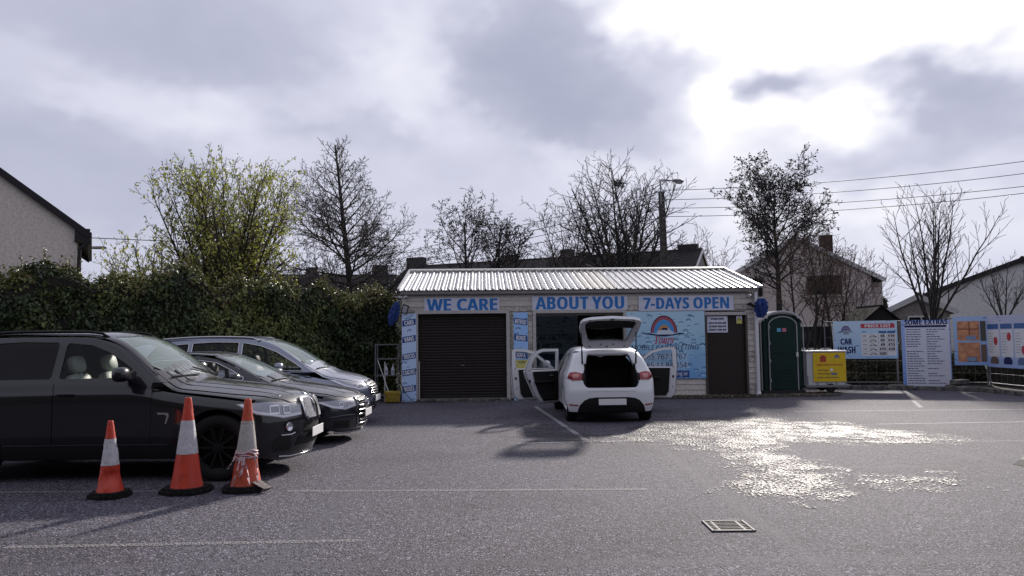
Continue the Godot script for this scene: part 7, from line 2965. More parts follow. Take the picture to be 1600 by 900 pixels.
	for k in 3:
		nose_bar(o, c, "intake_bar", chrome, [-0.48, 0.285 + k * 0.042, 0.48, 0.285 + k * 0.042], 0.008, 0.010)
	panel(o, c, 2, "fog_lamp_surround", mesh, P2([0.62, 0.32, 0.86, 0.34, 0.84, 0.46, 0.66, 0.44]), 0.003, 0.0, true, [], 0.05)
	var bq: Array = c.place(2, Vector2(0.0, 0.825))
	var ov := MB.new()
	ov.blob(bq[0] + bq[1] * 0.004, Vector3(0.012, 0.026, 0.062), Basis())
	put(ov, "oval_badge", mat("badge_blue", lin(0.015, 0.03, 0.12), 0.25, 0.2), o)
	plate(o, c, 0.48, 0.52, 0.03)


# ---------------------------------------------------------------- white hatchback with open doors and boot, seen from behind
# its x axis runs to the rear of the car
func hatchback() -> void:
	var at := Vector3(1.80, 0, -16.42)
	var turn := -PI / 2 + 0.03
	var o := thing("hatchback", "white hatchback with raised tailgate and open doors parked facing the shed", "car", at, turn)
	var c := CarShape.new()
	c.curve("TL", [-2.1, 0.68, -1.5, 0.88, -0.9, 0.94, 0.3, 0.94, 1.2, 0.97, 1.6, 0.98, 1.86, 0.95, 1.95, 0.90])
	c.curve("TR", [-1.4, 0.80, -0.9, 1.05, -0.35, 1.36, 0.2, 1.445, 0.8, 1.445, 1.25, 1.405, 1.48, 1.31, 1.80, 0.97, 2.0, 0.70])
	c.curve("W", [-2.1, 0.74, -1.6, 0.83, -1.0, 0.855, 0.0, 0.855, 0.8, 0.865, 1.3, 0.87, 1.7, 0.85, 1.95, 0.82])
	c.curve("S", [0.12, 0.10, 0.28, 0.03, 0.45, 0.0, 0.75, 0.0, 0.88, 0.025, 0.96, 0.06, 1.1, 0.11])
	c.curve("XN", [0.12, 1.80, 0.25, 1.885, 0.40, 1.92, 0.58, 1.925, 0.72, 1.89, 0.84, 1.86, 0.95, 1.83, 1.1, 1.75])
	c.curve("XT", [0.2, -2.0, 0.5, -2.12, 0.8, -2.05, 1.0, -1.8])
	c.belt = 0.95
	c.cabin_in = 0.065
	c.tumble = 0.42
	c.crown = 0.05
	c.roof_crown = 0.10
	c.sweep = 0.20
	c.nose_c = 0.22
	c.nose_p = 3.0
	c.zref = 0.86
	c.k_side = 0.14
	c.k_nose = 0.14
	c.xc = 1.15
	c.zc = 0.40
	c.rad = 0.60
	var pm := paint("paint_white", lin(0.66, 0.67, 0.70))
	var inner := mat("door_inner_white", lin(0.60, 0.61, 0.65), 0.4)
	var dark := mat("car_dark", lin(0.008, 0.008, 0.009), 0.9)
	var trim := mat("cabin_trim", lin(0.014, 0.014, 0.015), 0.75)
	var black := mat("car_black", lin(0.010, 0.010, 0.011), 0.5)
	# rear end with the boot opening
	var hole := rounded(P2([-0.465, 0.665, 0.465, 0.665, 0.515, 0.76, 0.525, 0.93, 0.485, 1.08, 0.42, 1.30, -0.42, 1.30, -0.485, 1.08, -0.525, 0.93, -0.515, 0.76]), 0.05)
	var arch_w := P2([0.80, 0.10, 0.83, 0.40, 0.93, 0.58, 1.12, 0.67, 1.5, 0.67, 1.5, 0.10])
	var arch_w2 := P2([-0.80, 0.10, -0.83, 0.40, -0.93, 0.58, -1.12, 0.67, -1.5, 0.67, -1.5, 0.10])
	var rear := skin(func(u): return c.place(2, u), P2([-1.345, 0.30, -0.85, 0.21, 0.85, 0.21, 1.345, 0.30, 1.345, 1.30, 0.6, 1.34, 0.35, 1.345, -0.35, 1.345, -0.6, 1.34, -1.345, 1.30]), 0.0, 0.05, 0.0, [hole, arch_w, arch_w2], 0.045)
	put(rear, "rear_body", pm, o)
	var seal := MB.new()
	var pts := PackedVector3Array()
	var rr := PackedFloat32Array()
	for i in hole.size() + 1:
		var a: Vector2 = hole[i % hole.size()]
		var q: Array = c.place(2, a * 0.985 + Vector2(0, 0.014))
		pts.append(q[0] - q[1] * 0.04)
		rr.append(0.014)
	seal.tube(pts, rr, 7, false)
	put(seal, "boot_seal", black, o)
	# tail lamps, diffuser, reflectors, plate
	for s in [1.0, -1.0]:
		var lo := P2([0.525, 0.81, 0.72, 0.80, 0.80, 0.855, 0.78, 0.945, 0.66, 0.955, 0.54, 0.93])
		var bk := P2([0.47, 0.80, 0.535, 0.80, 0.545, 0.935, 0.485, 0.93])
		var rf := P2([0.60, 0.325, 0.76, 0.335, 0.76, 0.36, 0.60, 0.35])
		var lamp := skin(func(u): return c.place(2, u), rounded(lo, 0.02), 0.012, 0.05, 0.014)
		var lb := skin(func(u): return c.place(2, u), bk, 0.004, 0.05, 0.006)
		var lr := skin(func(u): return c.place(2, u), rf, 0.004, 0.05, 0.006)
		var win := skin(func(u): return c.place(2, u), rounded(P2([0.58, 0.845, 0.70, 0.84, 0.71, 0.915, 0.59, 0.92]), 0.02), 0.0165, 0.05, 0.004)
		if s < 0.0:
			lamp = flipped(lamp)
			lb = flipped(lb)
			lr = flipped(lr)
			win = flipped(win)
		var lp := put(lamp, "tail_lamp", mat("lamp_red", lin(0.30, 0.04, 0.045), 0.12), o)
		put(win, "lamp_window", mat("lamp_pink", lin(0.52, 0.22, 0.22), 0.12), lp)
		put(lb, "lamp_edge", black, o)
		put(lr, "reflector", mat("lamp_red"), o)
	panel(o, c, 2, "diffuser", mat("diffuser_black", lin(0.012, 0.012, 0.013), 0.6), P2([-0.625, 0.205, 0.625, 0.205, 0.58, 0.33, 0.50, 0.43, 0.42, 0.475, 0.30, 0.49, -0.30, 0.49, -0.42, 0.475, -0.50, 0.43, -0.58, 0.33]), 0.004, 0.01, false, [], 0.05)
	plate(o, c, 0.405, 0.52, 0.025)
	panel(o, c, 2, "bumper_step", pm, rect(-0.44, 0.60, 0.44, 0.635), 0.006, 0.01, false, [], 0.05)
	# sides: pillars, roof, rear quarters, front wings
	var arch_r := circle(1.295, 0.31, 0.355, 30)
	var arch_f := circle(-1.295, 0.31, 0.355, 30)
	var door_f := rounded(P2([-0.88, 0.30, 0.16, 0.30, 0.17, 1.33, -0.05, 1.325, -0.35, 1.24, -0.88, 0.95]), 0.03)
	var door_r := rounded(P2([0.21, 0.30, 0.72, 0.30, 0.90, 0.58, 1.02, 0.88, 0.90, 1.18, 0.66, 1.33, 0.21, 1.335]), 0.03)
	var side := P2([-1.85, 0.30, 1.16, 0.30, 1.16, 1.33, 0.8, 1.37, 0.2, 1.375, -0.1, 1.35, -0.4, 1.245, -0.75, 1.03, -0.95, 0.90, -1.85, 0.72])
	var quarter := rounded(P2([0.93, 1.0, 1.14, 1.02, 1.13, 1.22, 0.99, 1.22]), 0.015)
	var left := skin(func(u): return c.place(0, u), side, 0.0, 0.06, 0.0, [arch_r, arch_f, door_f, door_r], 0.06)
	put(left, "left_side", pm, o)
	var right := skin(func(u): return c.place(0, u), side, 0.0, 0.06, 0.0, [arch_r, arch_f, door_f, quarter], 0.03)
	put(flipped(right), "right_side", pm, o)
	# dark rear side glass, seen raked at the left
	var gq := skin(func(u): return c.place(0, u), quarter, -0.004, 0.05, 0.0)
	put(flipped(gq), "quarter_window", mat("privacy_glass"), o)
	var wing_top := P2([-0.85, 0.0, -0.85, 0.80, -1.7, 0.72, -1.95, 0.5, -2.0, 0.0])
	panel(o, c, 1, "bonnet", pm, P2([-0.95, 0.80, -1.6, 0.76, -1.9, 0.5, -1.97, 0.0, -1.9, -0.5, -1.6, -0.76, -0.95, -0.80]), 0.0, 0.0, false, [], 0.1)
	panel(o, c, 1, "windscreen", glass("windscreen_glass_sky_sheen", Color(0.62, 0.70, 0.68), 0.30), P2([-1.05, 0.0, -0.95, 0.62, -0.36, 0.50, -0.30, 0.0, -0.36, -0.50, -0.95, -0.62]), 0.0, 0.0, false, [], 0.1)  # same glass, with the sky sheen put into its colour
	panel(o, c, 1, "roof", pm, P2([-0.30, 0.0, -0.36, 0.50, -0.30, 0.62, 0.3, 0.66, 1.15, 0.63, 1.36, 0.52, 1.44, 0.3, 1.47, 0.0, 1.44, -0.3, 1.36, -0.52, 1.15, -0.63, 0.3, -0.66, -0.30, -0.62, -0.36, -0.50]), 0.002, 0.012, false, [], 0.08)
	panel(o, c, 1, "roof_panel", dark, P2([-0.3, 0.58, 1.3, 0.5, 1.3, -0.5, -0.3, -0.58]), -0.04, 0.0, false, [], 0.1)
	# boot well and back of the rear bench
	var bw := MB.new()
	bw.box(Vector3(1.30, 0.60, 0), Vector3(1.0, 0.04, 1.02))
	for s in [-1.0, 1.0]:
		bw.box(Vector3(1.27, 0.86, s * 0.50), Vector3(0.86, 0.50, 0.03), Basis(Vector3.UP, s * 0.06))
		bw.box(Vector3(1.05, 1.18, s * 0.545), Vector3(0.5, 0.34, 0.03), Basis(Vector3.RIGHT, -s * 0.25))
	put(bw, "boot_lining", trim, o)
	var bench := MB.new()
	bench.blob(Vector3(0.82, 0.86, 0), Vector3(0.10, 0.38, 0.54), Basis(Vector3.BACK, -0.2), 0.35)
	for z in [-0.34, 0.34]:
		bench.blob(Vector3(0.93, 1.27, z), Vector3(0.05, 0.06, 0.12), Basis(), 0.6)
	put(bench, "rear_bench", mat("seat_cloth", lin(0.018, 0.018, 0.02), 0.9), o)
	bx(Vector3(1.42, 1.245, 0.14), Vector3(0.05, 0.02, 0.10), "boot_lamp", mat("lamp_pale", lin(0.4, 0.4, 0.42), 0.4), o, 0.004)
	var tub := MB.new()
	tub.box(Vector3(-0.1, 0.30, 0), Vector3(2.6, 0.10, 1.4))
	tub.box(Vector3(-1.05, 0.62, 0), Vector3(0.08, 0.62, 1.35))
	put(tub, "floor_pan", dark, o)
	var dash := MB.new()
	dash.blob(Vector3(-0.78, 0.86, 0), Vector3(0.24, 0.14, 0.62), Basis(), 0.5)
	put(dash, "dashboard", trim, o)
	for z in [-0.36, 0.36]:
		var st := MB.new()
		st.blob(Vector3(0.05, 0.82, z), Vector3(0.09, 0.36, 0.24), Basis(Vector3.BACK, -0.25), 0.45)
		st.blob(Vector3(-0.2, 0.52, z), Vector3(0.27, 0.09, 0.24), Basis(), 0.45)
		st.blob(Vector3(0.17, 1.27, z), Vector3(0.05, 0.08, 0.12), Basis(), 0.6)
		put(st, "front_seat", mat("seat_cloth"), o)
	var under := MB.new()
	under.box(Vector3(0, 0.22, 0), Vector3(3.4, 0.08, 1.2))
	under.box(Vector3(1.6, 0.28, 0), Vector3(0.4, 0.16, 1.0))
	put(under, "underbody", dark, o)
	for x in [-1.295, 1.295]:
		for z in [-0.72, 0.72]:
			wheel(o, Vector3(x, 0.305, z), 0.305, 0.20, mat("rim_silver"), 8)
		var ar := MB.new()
		for i in 14:
			var t0 := PI * i / 14.0
			var t1 := PI * (i + 1) / 14.0
			ar.quad(Vector3(x + cos(t0) * 0.36, 0.31 + sin(t0) * 0.36, 0.80), Vector3(x + cos(t1) * 0.36, 0.31 + sin(t1) * 0.36, 0.80), Vector3(x + cos(t1) * 0.36, 0.31 + sin(t1) * 0.36, 0.5), Vector3(x + cos(t0) * 0.36, 0.31 + sin(t0) * 0.36, 0.5))
		pair(o, "wheel_arch_liner", dark, ar)
	for s in [-1.0, 1.0]:
		var hp: Array = c.place(0, Vector2(1.02 if s < 0 else 1.1, 0.80))
		var hd := MB.new()
		hd.blob(Vector3(hp[0].x - 0.2, hp[0].y, (hp[0].z + 0.03) * s), Vector3(0.10, 0.015, 0.02), Basis(), 0.7)
		if s < 0.0:
			put(hd, "door_handle", pm, o)
	# raised tailgate
	var tg := Node3D.new()
	tg.name = "tailgate"
	o.add_child(tg, true)
	var hinge := Vector3(1.33, 1.405, 0)
	var up := Vector3(cos(0.61), sin(0.61), 0)
	var nrm := Vector3(-sin(0.61), cos(0.61), 0)
	var bow := func(lift: float) -> Callable:
		return func(u: Vector2) -> Array:
			var s := u.y / 0.96
			var b := 0.10 * sin(PI * clampf(s, 0, 1)) - 0.10 * u.x * u.x
			var p := hinge + up * u.y + nrm * (b + lift) + Vector3(0, 0, u.x)
			var slope := 0.10 * PI / 0.96 * cos(PI * clampf(s, 0, 1))
			return [p, -(nrm - up * slope + Vector3(0, 0, 0.2 * u.x)).normalized()]
	var outl := rounded(P2([-0.44, 0.0, 0.44, 0.0, 0.52, 0.25, 0.575, 0.52, 0.575, 0.78, 0.53, 0.90, 0.40, 0.955, 0.0, 0.97, -0.40, 0.955, -0.53, 0.90, -0.575, 0.78, -0.575, 0.52, -0.52, 0.25]), 0.05)
	var opening := rounded(P2([-0.37, 0.14, 0.37, 0.14, 0.45, 0.45, 0.485, 0.72, 0.45, 0.83, 0.30, 0.865, -0.30, 0.865, -0.45, 0.83, -0.485, 0.72, -0.45, 0.45]), 0.06)
	put(skin(bow.call(0.0), outl, 0.0, 0.06, 0.0, [opening], 0.0), "inner_frame", inner, tg)
	var outer := skin(bow.call(0.06), outl, 0.0, 0.06, 0.0, [Geometry2D.intersect_polygons(opening, rect(-1, 0, 1, 0.52))[0]])
	put(outer, "outer_skin", pm, tg)
	var rim := MB.new()
	for i in outl.size():
		var a: Vector2 = outl[i]
		var b: Vector2 = outl[(i + 1) % outl.size()]
		var p0: Array = bow.call(0.0).call(a)
		var p1: Array = bow.call(0.0).call(b)
		var q0: Array = bow.call(0.06).call(a)
		var q1: Array = bow.call(0.06).call(b)
		var m: Vector3 = (p1[0] - p0[0]).cross(nrm).normalized()
		rim.quad_n(p0[0], p1[0], q1[0], q0[0], m, m, m, m)
	put(rim, "edge", pm, tg)
	put(skin(bow.call(0.03), Geometry2D.intersect_polygons(opening, rect(-1, 0.50, 1, 1))[0], 0.0, 0.06, 0.0), "inner_trim", trim, tg)
	put(skin(bow.call(0.045), Geometry2D.intersect_polygons(Geometry2D.offset_polygon(opening, 0.02)[0], rect(-1, 0, 1, 0.53))[0], 0.0, 0.06, 0.0), "rear_window", glass("tinted_glass", Color(0.03, 0.04, 0.05), 0.35), tg)
	for q in [[0.0, 0.925, 0.07, 0.03], [-0.34, 0.05, 0.03, 0.03], [0.34, 0.05, 0.03, 0.03], [-0.12, 0.09, 0.03, 0.03], [0.12, 0.09, 0.03, 0.03], [0.0, 0.035, 0.035, 0.03], [0.41, 0.90, 0.035, 0.02], [-0.41, 0.90, 0.035, 0.02]]:
		var p: Array = bow.call(0.0).call(Vector2(q[0], q[1]))
		bx(p[0] + p[1] * 0.004, Vector3(q[3], 0.012, q[2]), "fixing" if q[1] < 0.92 else "latch", black, tg, 0.003, Basis(Vector3.BACK, 0.66))
	for s in [-1.0, 1.0]:
		var p: Array = bow.call(0.0).call(Vector2(0.53 * s, 0.42))
		var rd := MB.new()
		rd.rod(Vector3(1.60, 1.02, 0.515 * s), p[0], 0.011, 8)
		rd.rod(Vector3(1.60, 1.02, 0.515 * s).lerp(p[0], 0.0), Vector3(1.60, 1.02, 0.515 * s).lerp(p[0], 0.5), 0.016, 8)
		put(rd, "gas_strut", black, o)
	# doors, each a shell, a window frame, a pane, the trim inside
	var df := P2([0.0, 0.30, 0.06, 0.27, 0.90, 0.27, 0.985, 0.34, 1.02, 0.55, 1.05, 0.93, 1.04, 1.34, 1.00, 1.385, 0.76, 1.375, 0.50, 1.315, 0.05, 0.97, 0.0, 0.92])
	var wf := P2([0.13, 0.955, 0.53, 1.265, 0.77, 1.325, 0.955, 1.33, 0.965, 0.955, 0.965, 0.90, 0.13, 0.90])
	var tf := P2([0.05, 0.33, 0.80, 0.33, 0.86, 0.42, 0.90, 0.93, 0.05, 0.93])
	var dr := P2([0.0, 0.28, 0.46, 0.28, 0.60, 0.42, 0.70, 0.62, 0.80, 0.80, 0.84, 0.92, 0.80, 1.06, 0.70, 1.24, 0.56, 1.35, 0.42, 1.39, 0.0, 1.385])
	var wr := P2([0.05, 0.955, 0.05, 1.335, 0.40, 1.335, 0.52, 1.295, 0.62, 1.20, 0.69, 1.06, 0.70, 0.955, 0.70, 0.90, 0.05, 0.90])
	var tr := P2([0.05, 0.33, 0.42, 0.33, 0.54, 0.50, 0.62, 0.68, 0.68, 0.90, 0.66, 0.93, 0.05, 0.93])
	# side -1: the car's left in the picture
	car_door(o, "front_door", Vector3(-0.86, 0, 0.83), 0.36, 1.0, df, wf, tf, pm, inner, trim, true)
	car_door(o, "rear_door", Vector3(0.22, 0, 0.85), 0.56, 1.0, dr, wr, tr, pm, inner, trim, false)
	car_door(o, "front_door", Vector3(-0.86, 0, -0.83), 0.27, -1.0, df, wf, tf, pm, inner, trim, true)


# a door hinged at its front edge; ahead: angle (radians) short of a right angle to the car's flank
func car_door(o: Node3D, called: String, hinge: Vector3, ahead: float, side: float, outl: PackedVector2Array, win: PackedVector2Array, lining: PackedVector2Array, pm: Material, inner: Material, trim: Material, mirror: bool) -> void:
	var d := Node3D.new()
	d.name = called
	o.add_child(d, true)
	var x := Vector3(sin(ahead), 0, cos(ahead) * side)
	var z := Vector3(cos(ahead), 0, -sin(ahead) * side)  # the inner face looks to the rear of the car
	d.transform = Transform3D(Basis(x, Vector3.UP, z) if side > 0.0 else Basis(x, Vector3.UP, z), hinge)
	var low := Geometry2D.intersect_polygons(outl, rect(-0.5, 0, 2, 0.955))[0]
	var frame: PackedVector2Array
	for p in Geometry2D.clip_polygons(Geometry2D.intersect_polygons(outl, rect(-0.5, 0.95, 2, 2))[0], win):
		if p.size() > frame.size():
			frame = p
	var sh := MB.new()
	sh.prism(low, -0.075, 0.0)
	sh.prism(shrunk(low, 0.02), 0.0, 0.022)
	var shell := put(sh, "door_shell", inner, d)
	var ou := MB.new()
	ou.prism(low, -0.083, -0.077)
	put(ou, "outer_skin", pm, d)
	var fr := MB.new()
	fr.prism(frame, -0.045, 0.004)
	put(fr, "window_frame", inner, d)
	var gl := MB.new()
	gl.prism(win, -0.026, -0.022)
	put(gl, "pane", glass("car_glass", Color(0.10, 0.13, 0.12), 0.10), d)
	var rb := MB.new()
	var pts := PackedVector3Array()
	var rr := PackedFloat32Array()
	for q in outl:
		pts.append(Vector3(q.x, q.y, -0.01))
		rr.append(0.008)
	rb.tube(pts, rr, 5, false)
	put(rb, "door_seal", mat("car_black"), d)
	var tp := MB.new()
	tp.prism(lining, 0.022, 0.055)
	var tn := put(tp, "lining", trim, d)
	bx(Vector3(0.42, 0.72, 0.075), Vector3(0.5, 0.05, 0.06), "armrest", trim, tn, 0.015)
	bx(Vector3(0.30, 0.42, 0.07), Vector3(0.34, 0.14, 0.04), "pocket", trim, tn, 0.015)
	bx(Vector3(0.22, 0.84, 0.06), Vector3(0.10, 0.025, 0.02), "pull_handle", mat("chrome"), tn, 0.006)
	var far := outl[0].x
	for q in outl:
		far = maxf(far, q.x)
	bx(Vector3(far - 0.085, 0.74, 0.024), Vector3(0.04, 0.06, 0.008), "lock", mat("car_black"), shell, 0.003)
	bx(Vector3(far - 0.10, 0.52, 0.024), Vector3(0.022, 0.022, 0.006), "fixing", mat("car_black"), shell, 0.003)
	bx(Vector3(far - 0.075, 0.95, 0.024), Vector3(0.022, 0.022, 0.006), "fixing", mat("car_black"), shell, 0.003)
	if mirror:
		var mr := MB.new()
		mr.blob(Vector3(0.14, 1.03, -0.22), Vector3(0.10, 0.085, 0.12), Basis(), 0.65)
		mr.bar(Vector3(0.10, 0.97, -0.06), Vector3(0.12, 1.0, -0.16), 0.06, 0.04, 0.01)
		var mo := put(mr, "door_mirror", pm, d)
		bx(Vector3(0.245, 1.03, -0.22), Vector3(0.006, 0.12, 0.17), "mirror_glass", mat("mirror_glass", lin(0.7, 0.72, 0.74), 0.03, 1.0), mo)


# ---------------------------------------------------------------- cones, drain
func cone(label: String, at: Vector3, high: float, turn: float, tilt: float, red: Material, white: Material, sag: float, sd: int) -> Node3D:
	var o := thing("traffic_cone", label, "traffic cone", at, turn, "traffic cones in front of the black SUV")
	var rub := mat("cone_rubber", lin(0.022, 0.021, 0.022), 0.75, 0.0, "stain", 5.0, "fine", 0.4)
	# eight sided weighted foot in two steps
	var n := FastNoiseLite.new()
	n.seed = sd
	n.frequency = 3.0
	var foot := MB.new()
	var k := high * 0.265
	for q in [[1.0, 0.0, 0.035], [0.90, 0.035, 0.058]]:
		var poly := PackedVector2Array()
		for i in 8:
			var a := TAU * (i + 0.5) / 8.0
			var r: float = k * q[0] * (1.06 if i % 2 == 0 else 1.0)
			poly.append(Vector2(cos(a) * r * 1.0, sin(a) * r))
		foot.prism(poly, q[1], q[2], Transform3D(Basis(Vector3.RIGHT, Vector3.FORWARD, Vector3.UP), Vector3.ZERO))
	put(foot, "foot", rub, o)
	var body := Node3D.new()
	body.name = "cone_body"
	body.position = Vector3(0, 0.055, 0)
	body.rotation.z = tilt
	o.add_child(body, true)
	var r0 := high * 0.155
	var r1 := high * 0.034
	var hh := high - 0.055
	var parts := [["lower_band", 0.0, 0.375, red], ["white_sleeve", 0.375, 0.75, white], ["upper_band", 0.75, 1.0, red]]
	for p in parts:
		var mb := MB.new()
		var rows := 14
		var us := 28
		var grid := []
		for j in rows + 1:
			var t: float = lerpf(p[1], p[2], float(j) / rows)
			var row := []
			for i in us + 1:
				var a := TAU * i / us
				var r := lerpf(r0, r1, t) + (0.012 * pow(1.0 - t, 8.0))
				if p[0] == "white_sleeve":
					r += 0.0025
				var dent := sag * exp(-pow((t - 0.2) / 0.1, 2.0)) * maxf(0.0, cos(a - 1.1))
				r -= dent * 0.045
				r += 0.004 * n.get_noise_3d(cos(a) * 0.7, t * 2.2, sin(a) * 0.7) * (1.0 + sag)
				if t > 0.985:
					r *= 0.96
				row.append(Vector3(cos(a) * r, t * hh + dent * 0.01, sin(a) * r))
			grid.append(row)
		for j in rows:
			for i in us:
				var q := [grid[j][i], grid[j][i + 1], grid[j + 1][i + 1], grid[j + 1][i]]
				var ns := []
				for ji in [[j, i], [j, i + 1], [j + 1, i + 1], [j + 1, i]]:
					var jj: int = ji[0]
					var ii: int = ji[1] % us
					var du: Vector3 = grid[jj][(ii + 1) % us] - grid[jj][(ii + us - 1) % us]
					var dv: Vector3 = grid[mini(jj + 1, rows)][ii] - grid[maxi(jj - 1, 0)][ii]
					ns.append(dv.cross(du).normalized())
				mb.quad_n(q[0], q[1], q[2], q[3], ns[0], ns[1], ns[2], ns[3])
		put(mb, p[0], p[3], body)
	var tip := MB.new()
	tip.lathe(P2([r1 * 1.0, hh - 0.002, r1 * 0.9, hh + 0.006, r1 * 0.62, hh + 0.008, r1 * 0.6, hh - 0.03]), 20)
	put(tip, "tip", red, body)
	return o


func scuffed(key: String, c: Color, marks: Color, amount: float, sd: int) -> StandardMaterial3D:
	if mats.has(key):
		return mats[key]
	var m := StandardMaterial3D.new()
	m.resource_name = key
	m.roughness = 0.5
	m.uv1_triplanar = true
	m.uv1_scale = Vector3(2.4, 2.4, 2.4)
	m.albedo_texture = tex(key, func():
		var a := noise_image(512, 0.02, 5, 0.0, 1.0, sd).get_data()
		var b := noise_image(512, 0.006, 4, 0.0, 1.0, sd + 1).get_data()
		var by := PackedByteArray()
		by.resize(512 * 512 * 3)
		for i in 512 * 512:
			var t := clampf((a[i] / 255.0 - 0.62) * 6.0, 0.0, 1.0) * clampf((b[i] / 255.0 - 0.5 + amount) * 4.0, 0.0, 1.0)
			var q := c.lerp(marks, t * 0.75)
			var g := 0.92 + 0.16 * (b[i] / 255.0 - 0.5)
			by[i * 3] = int(clampf(q.r * g, 0, 1) * 255.0)
			by[i * 3 + 1] = int(clampf(q.g * g, 0, 1) * 255.0)
			by[i * 3 + 2] = int(clampf(q.b * g, 0, 1) * 255.0)
		return Image.create_from_data(512, 512, false, Image.FORMAT_RGB8, by))
	mats[key] = m
	return m


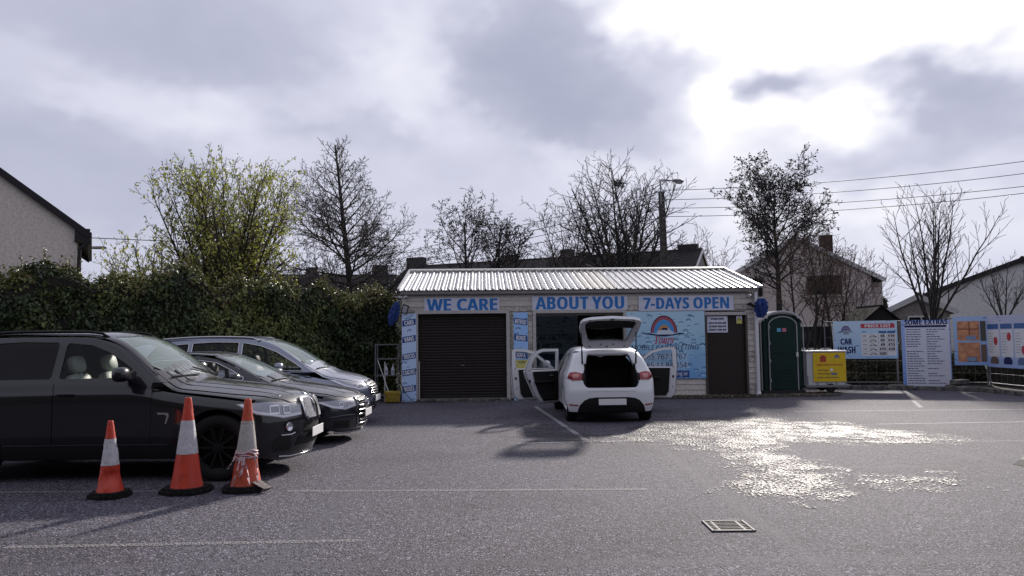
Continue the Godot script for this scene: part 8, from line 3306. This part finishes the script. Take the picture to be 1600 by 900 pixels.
func cones_and_drain() -> void:
	var red := scuffed("cone_red", lin(0.62, 0.055, 0.025), lin(0.25, 0.03, 0.02), 0.10, 301)
	var orange := scuffed("cone_orange", lin(0.58, 0.085, 0.035), lin(0.22, 0.04, 0.025), 0.15, 303)
	var white := scuffed("cone_white", lin(0.62, 0.61, 0.64), lin(0.10, 0.10, 0.11), 0.12, 305)
	var grimy := scuffed("cone_grimy_white", lin(0.48, 0.45, 0.43), lin(0.22, 0.20, 0.19), 0.3, 307)
	cone("smallest red and white traffic cone with dented base, leftmost of three", Vector3(-4.21, 0.005, -8.12), 0.775, 0.3, 0.015, red, white, 1.0, 3)
	cone("tall upright red and white traffic cone with black scuffs, middle of three", Vector3(-3.50, 0.005, -8.33), 0.99, 0.15, 0.0, red, white, 0.0, 5)
	cone("faded orange traffic cone bound with pink tape, rightmost of three", Vector3(-2.89, 0.005, -8.40), 0.965, 0.5, -0.01, orange, grimy, 0.2, 7)
	# tape tied round the third cone
	var tp := thing("barrier_tape", "pale pink and white tape knotted round the rightmost traffic cone", "tape", Vector3(-2.89, 0.005, -8.40))
	var tm := scuffed("tape_pink", lin(0.60, 0.44, 0.47), lin(0.48, 0.10, 0.12), 0.35, 311)
	for k in 5:
		var mb := MB.new()
		var pts := PackedVector3Array()
		var rr := PackedFloat32Array()
		for i in 25:
			var a := TAU * i / 24.0
			var y := 0.345 + k * 0.016 + 0.014 * sin(a * 2.0 + k * 1.7) + 0.008 * sin(a * 5.0 + k)
			var r := 0.055 + (0.965 - y) / 0.965 * 0.085 + 0.006 + 0.006 * sin(a * 3.0 + k * 2.0)
			pts.append(Vector3(cos(a) * r, y, sin(a) * r))
			rr.append(0.009)
		mb.tube(pts, rr, 5, false)
		put(mb, "turn", tm, tp)
	for q in [[-0.02, 0.125, -0.10, 0.16, 0.02, 0.30], [0.01, 0.13, 0.10, 0.20, 0.04, 0.32], [0.02, 0.13, 0.02, 0.22, 0.15, 0.17], [0.11, 0.06, 0.17, 0.15, 0.06, 0.34], [-0.09, 0.09, -0.16, 0.11, 0.20, 0.25], [0.0, 0.135, -0.02, 0.16, 0.12, 0.17]]:
		var mb := MB.new()
		var a := Vector3(q[0], 0.37, q[1])
		var e := Vector3(q[2], q[4] + 0.04, q[3])
		var mid := a.lerp(e, 0.5) + Vector3(0.02, 0.015, 0.02)
		var w := Vector3(0.011, 0.004, 0.003)
		var st := [a, a.lerp(mid, 0.5), mid, mid.lerp(e, 0.5), e]
		for i in 4:
			var s := Vector3(0.012 * cos(i * 0.9), 0.006 * sin(i * 1.7), 0.006)
			mb.quad(st[i] - s, st[i] + s, st[i + 1] + w, st[i + 1] - w)
			mb.quad(st[i] - s + Vector3(0, 0, -0.002), st[i + 1] - w + Vector3(0, 0, -0.002), st[i + 1] + w + Vector3(0, 0, -0.002), st[i] + s + Vector3(0, 0, -0.002))
		put(mb, "loose_end", tm, tp)
	# flap of dirty card stuck to the foot
	var fl := thing("cardboard_flap", "dirty pale flap lying on the foot of the rightmost cone", "flap", Vector3(-2.70, 0.075, -8.30), -0.5)
	var fb := MB.new()
	fb.box(Vector3(0.02, 0.0, 0), Vector3(0.20, 0.012, 0.13), Basis(Vector3.BACK, -0.30), 0.005)
	put(fb, "sheet", mat("card_dirty", lin(0.30, 0.25, 0.25), 0.9, 0.0, "stain", 6.0), fl)

	# drain grating let into the tarmac
	var g := thing("drain_grate", "square iron drain grate with parallel slots in the foreground tarmac", "drain", Vector3(1.787, 0.003, -6.555), 0.0)
	var iron := mat("grate_iron", lin(0.20, 0.19, 0.195), 0.7, 0.1, "stain", 9.0, "fine", 0.4)
	var w := 0.36
	var pit := MB.new()
	for q in [[-0.18, 0.0, 0.02, 0.38], [0.18, 0.0, 0.02, 0.38], [0.0, -0.18, 0.34, 0.02], [0.0, 0.18, 0.34, 0.02]]:
		pit.box(Vector3(q[0], -0.255, q[1]), Vector3(q[2], 0.5, q[3]))
	pit.box(Vector3(0, -0.47, 0), Vector3(0.34, 0.02, 0.34))
	put(pit, "pit", mat("concrete"), g)
	for s in [-1.0, 1.0]:
		bx(Vector3(s * (w / 2 - 0.012), 0.004, 0), Vector3(0.024, 0.016, w), "frame_bar", iron, g, 0.004)
		bx(Vector3(0, 0.004, s * (w / 2 - 0.013)), Vector3(w - 0.05, 0.014, 0.026), "frame_bar", iron, g, 0.004)
		bx(Vector3(s * 0.105, 0.003, 0), Vector3(0.024, 0.010, w - 0.055), "cross_rib", iron, g, 0.003)
	for k in 6:
		bx(Vector3(0, -0.004, -0.125 + k * 0.05), Vector3(w - 0.052, 0.022, 0.016), "bar", iron, g, 0.003)
	# plain block standing for an unidentified thing that just enters at the right
	var rb := thing("edge_block", "small dark block with pale top lying at the right picture edge", "wheel chock", Vector3(6.36, 0.0, -9.43), 0.25)
	var cb := MB.new()
	cb.prism(P2([-0.26, 0.0, 0.26, 0.0, 0.20, 0.10, 0.0, 0.13, -0.16, 0.06]), -0.12, 0.12)
	put(cb, "block", mat("block_grey", lin(0.16, 0.15, 0.14), 0.7, 0.0, "stain", 6.0), rb)
	var cf := MB.new()
	cf.prism(P2([-0.265, 0.004, -0.16, 0.03, 0.2, 0.06, 0.26, 0.004]), -0.125, 0.125)
	put(cf, "foot", mat("rubber", lin(0.015, 0.015, 0.015), 0.8), rb)
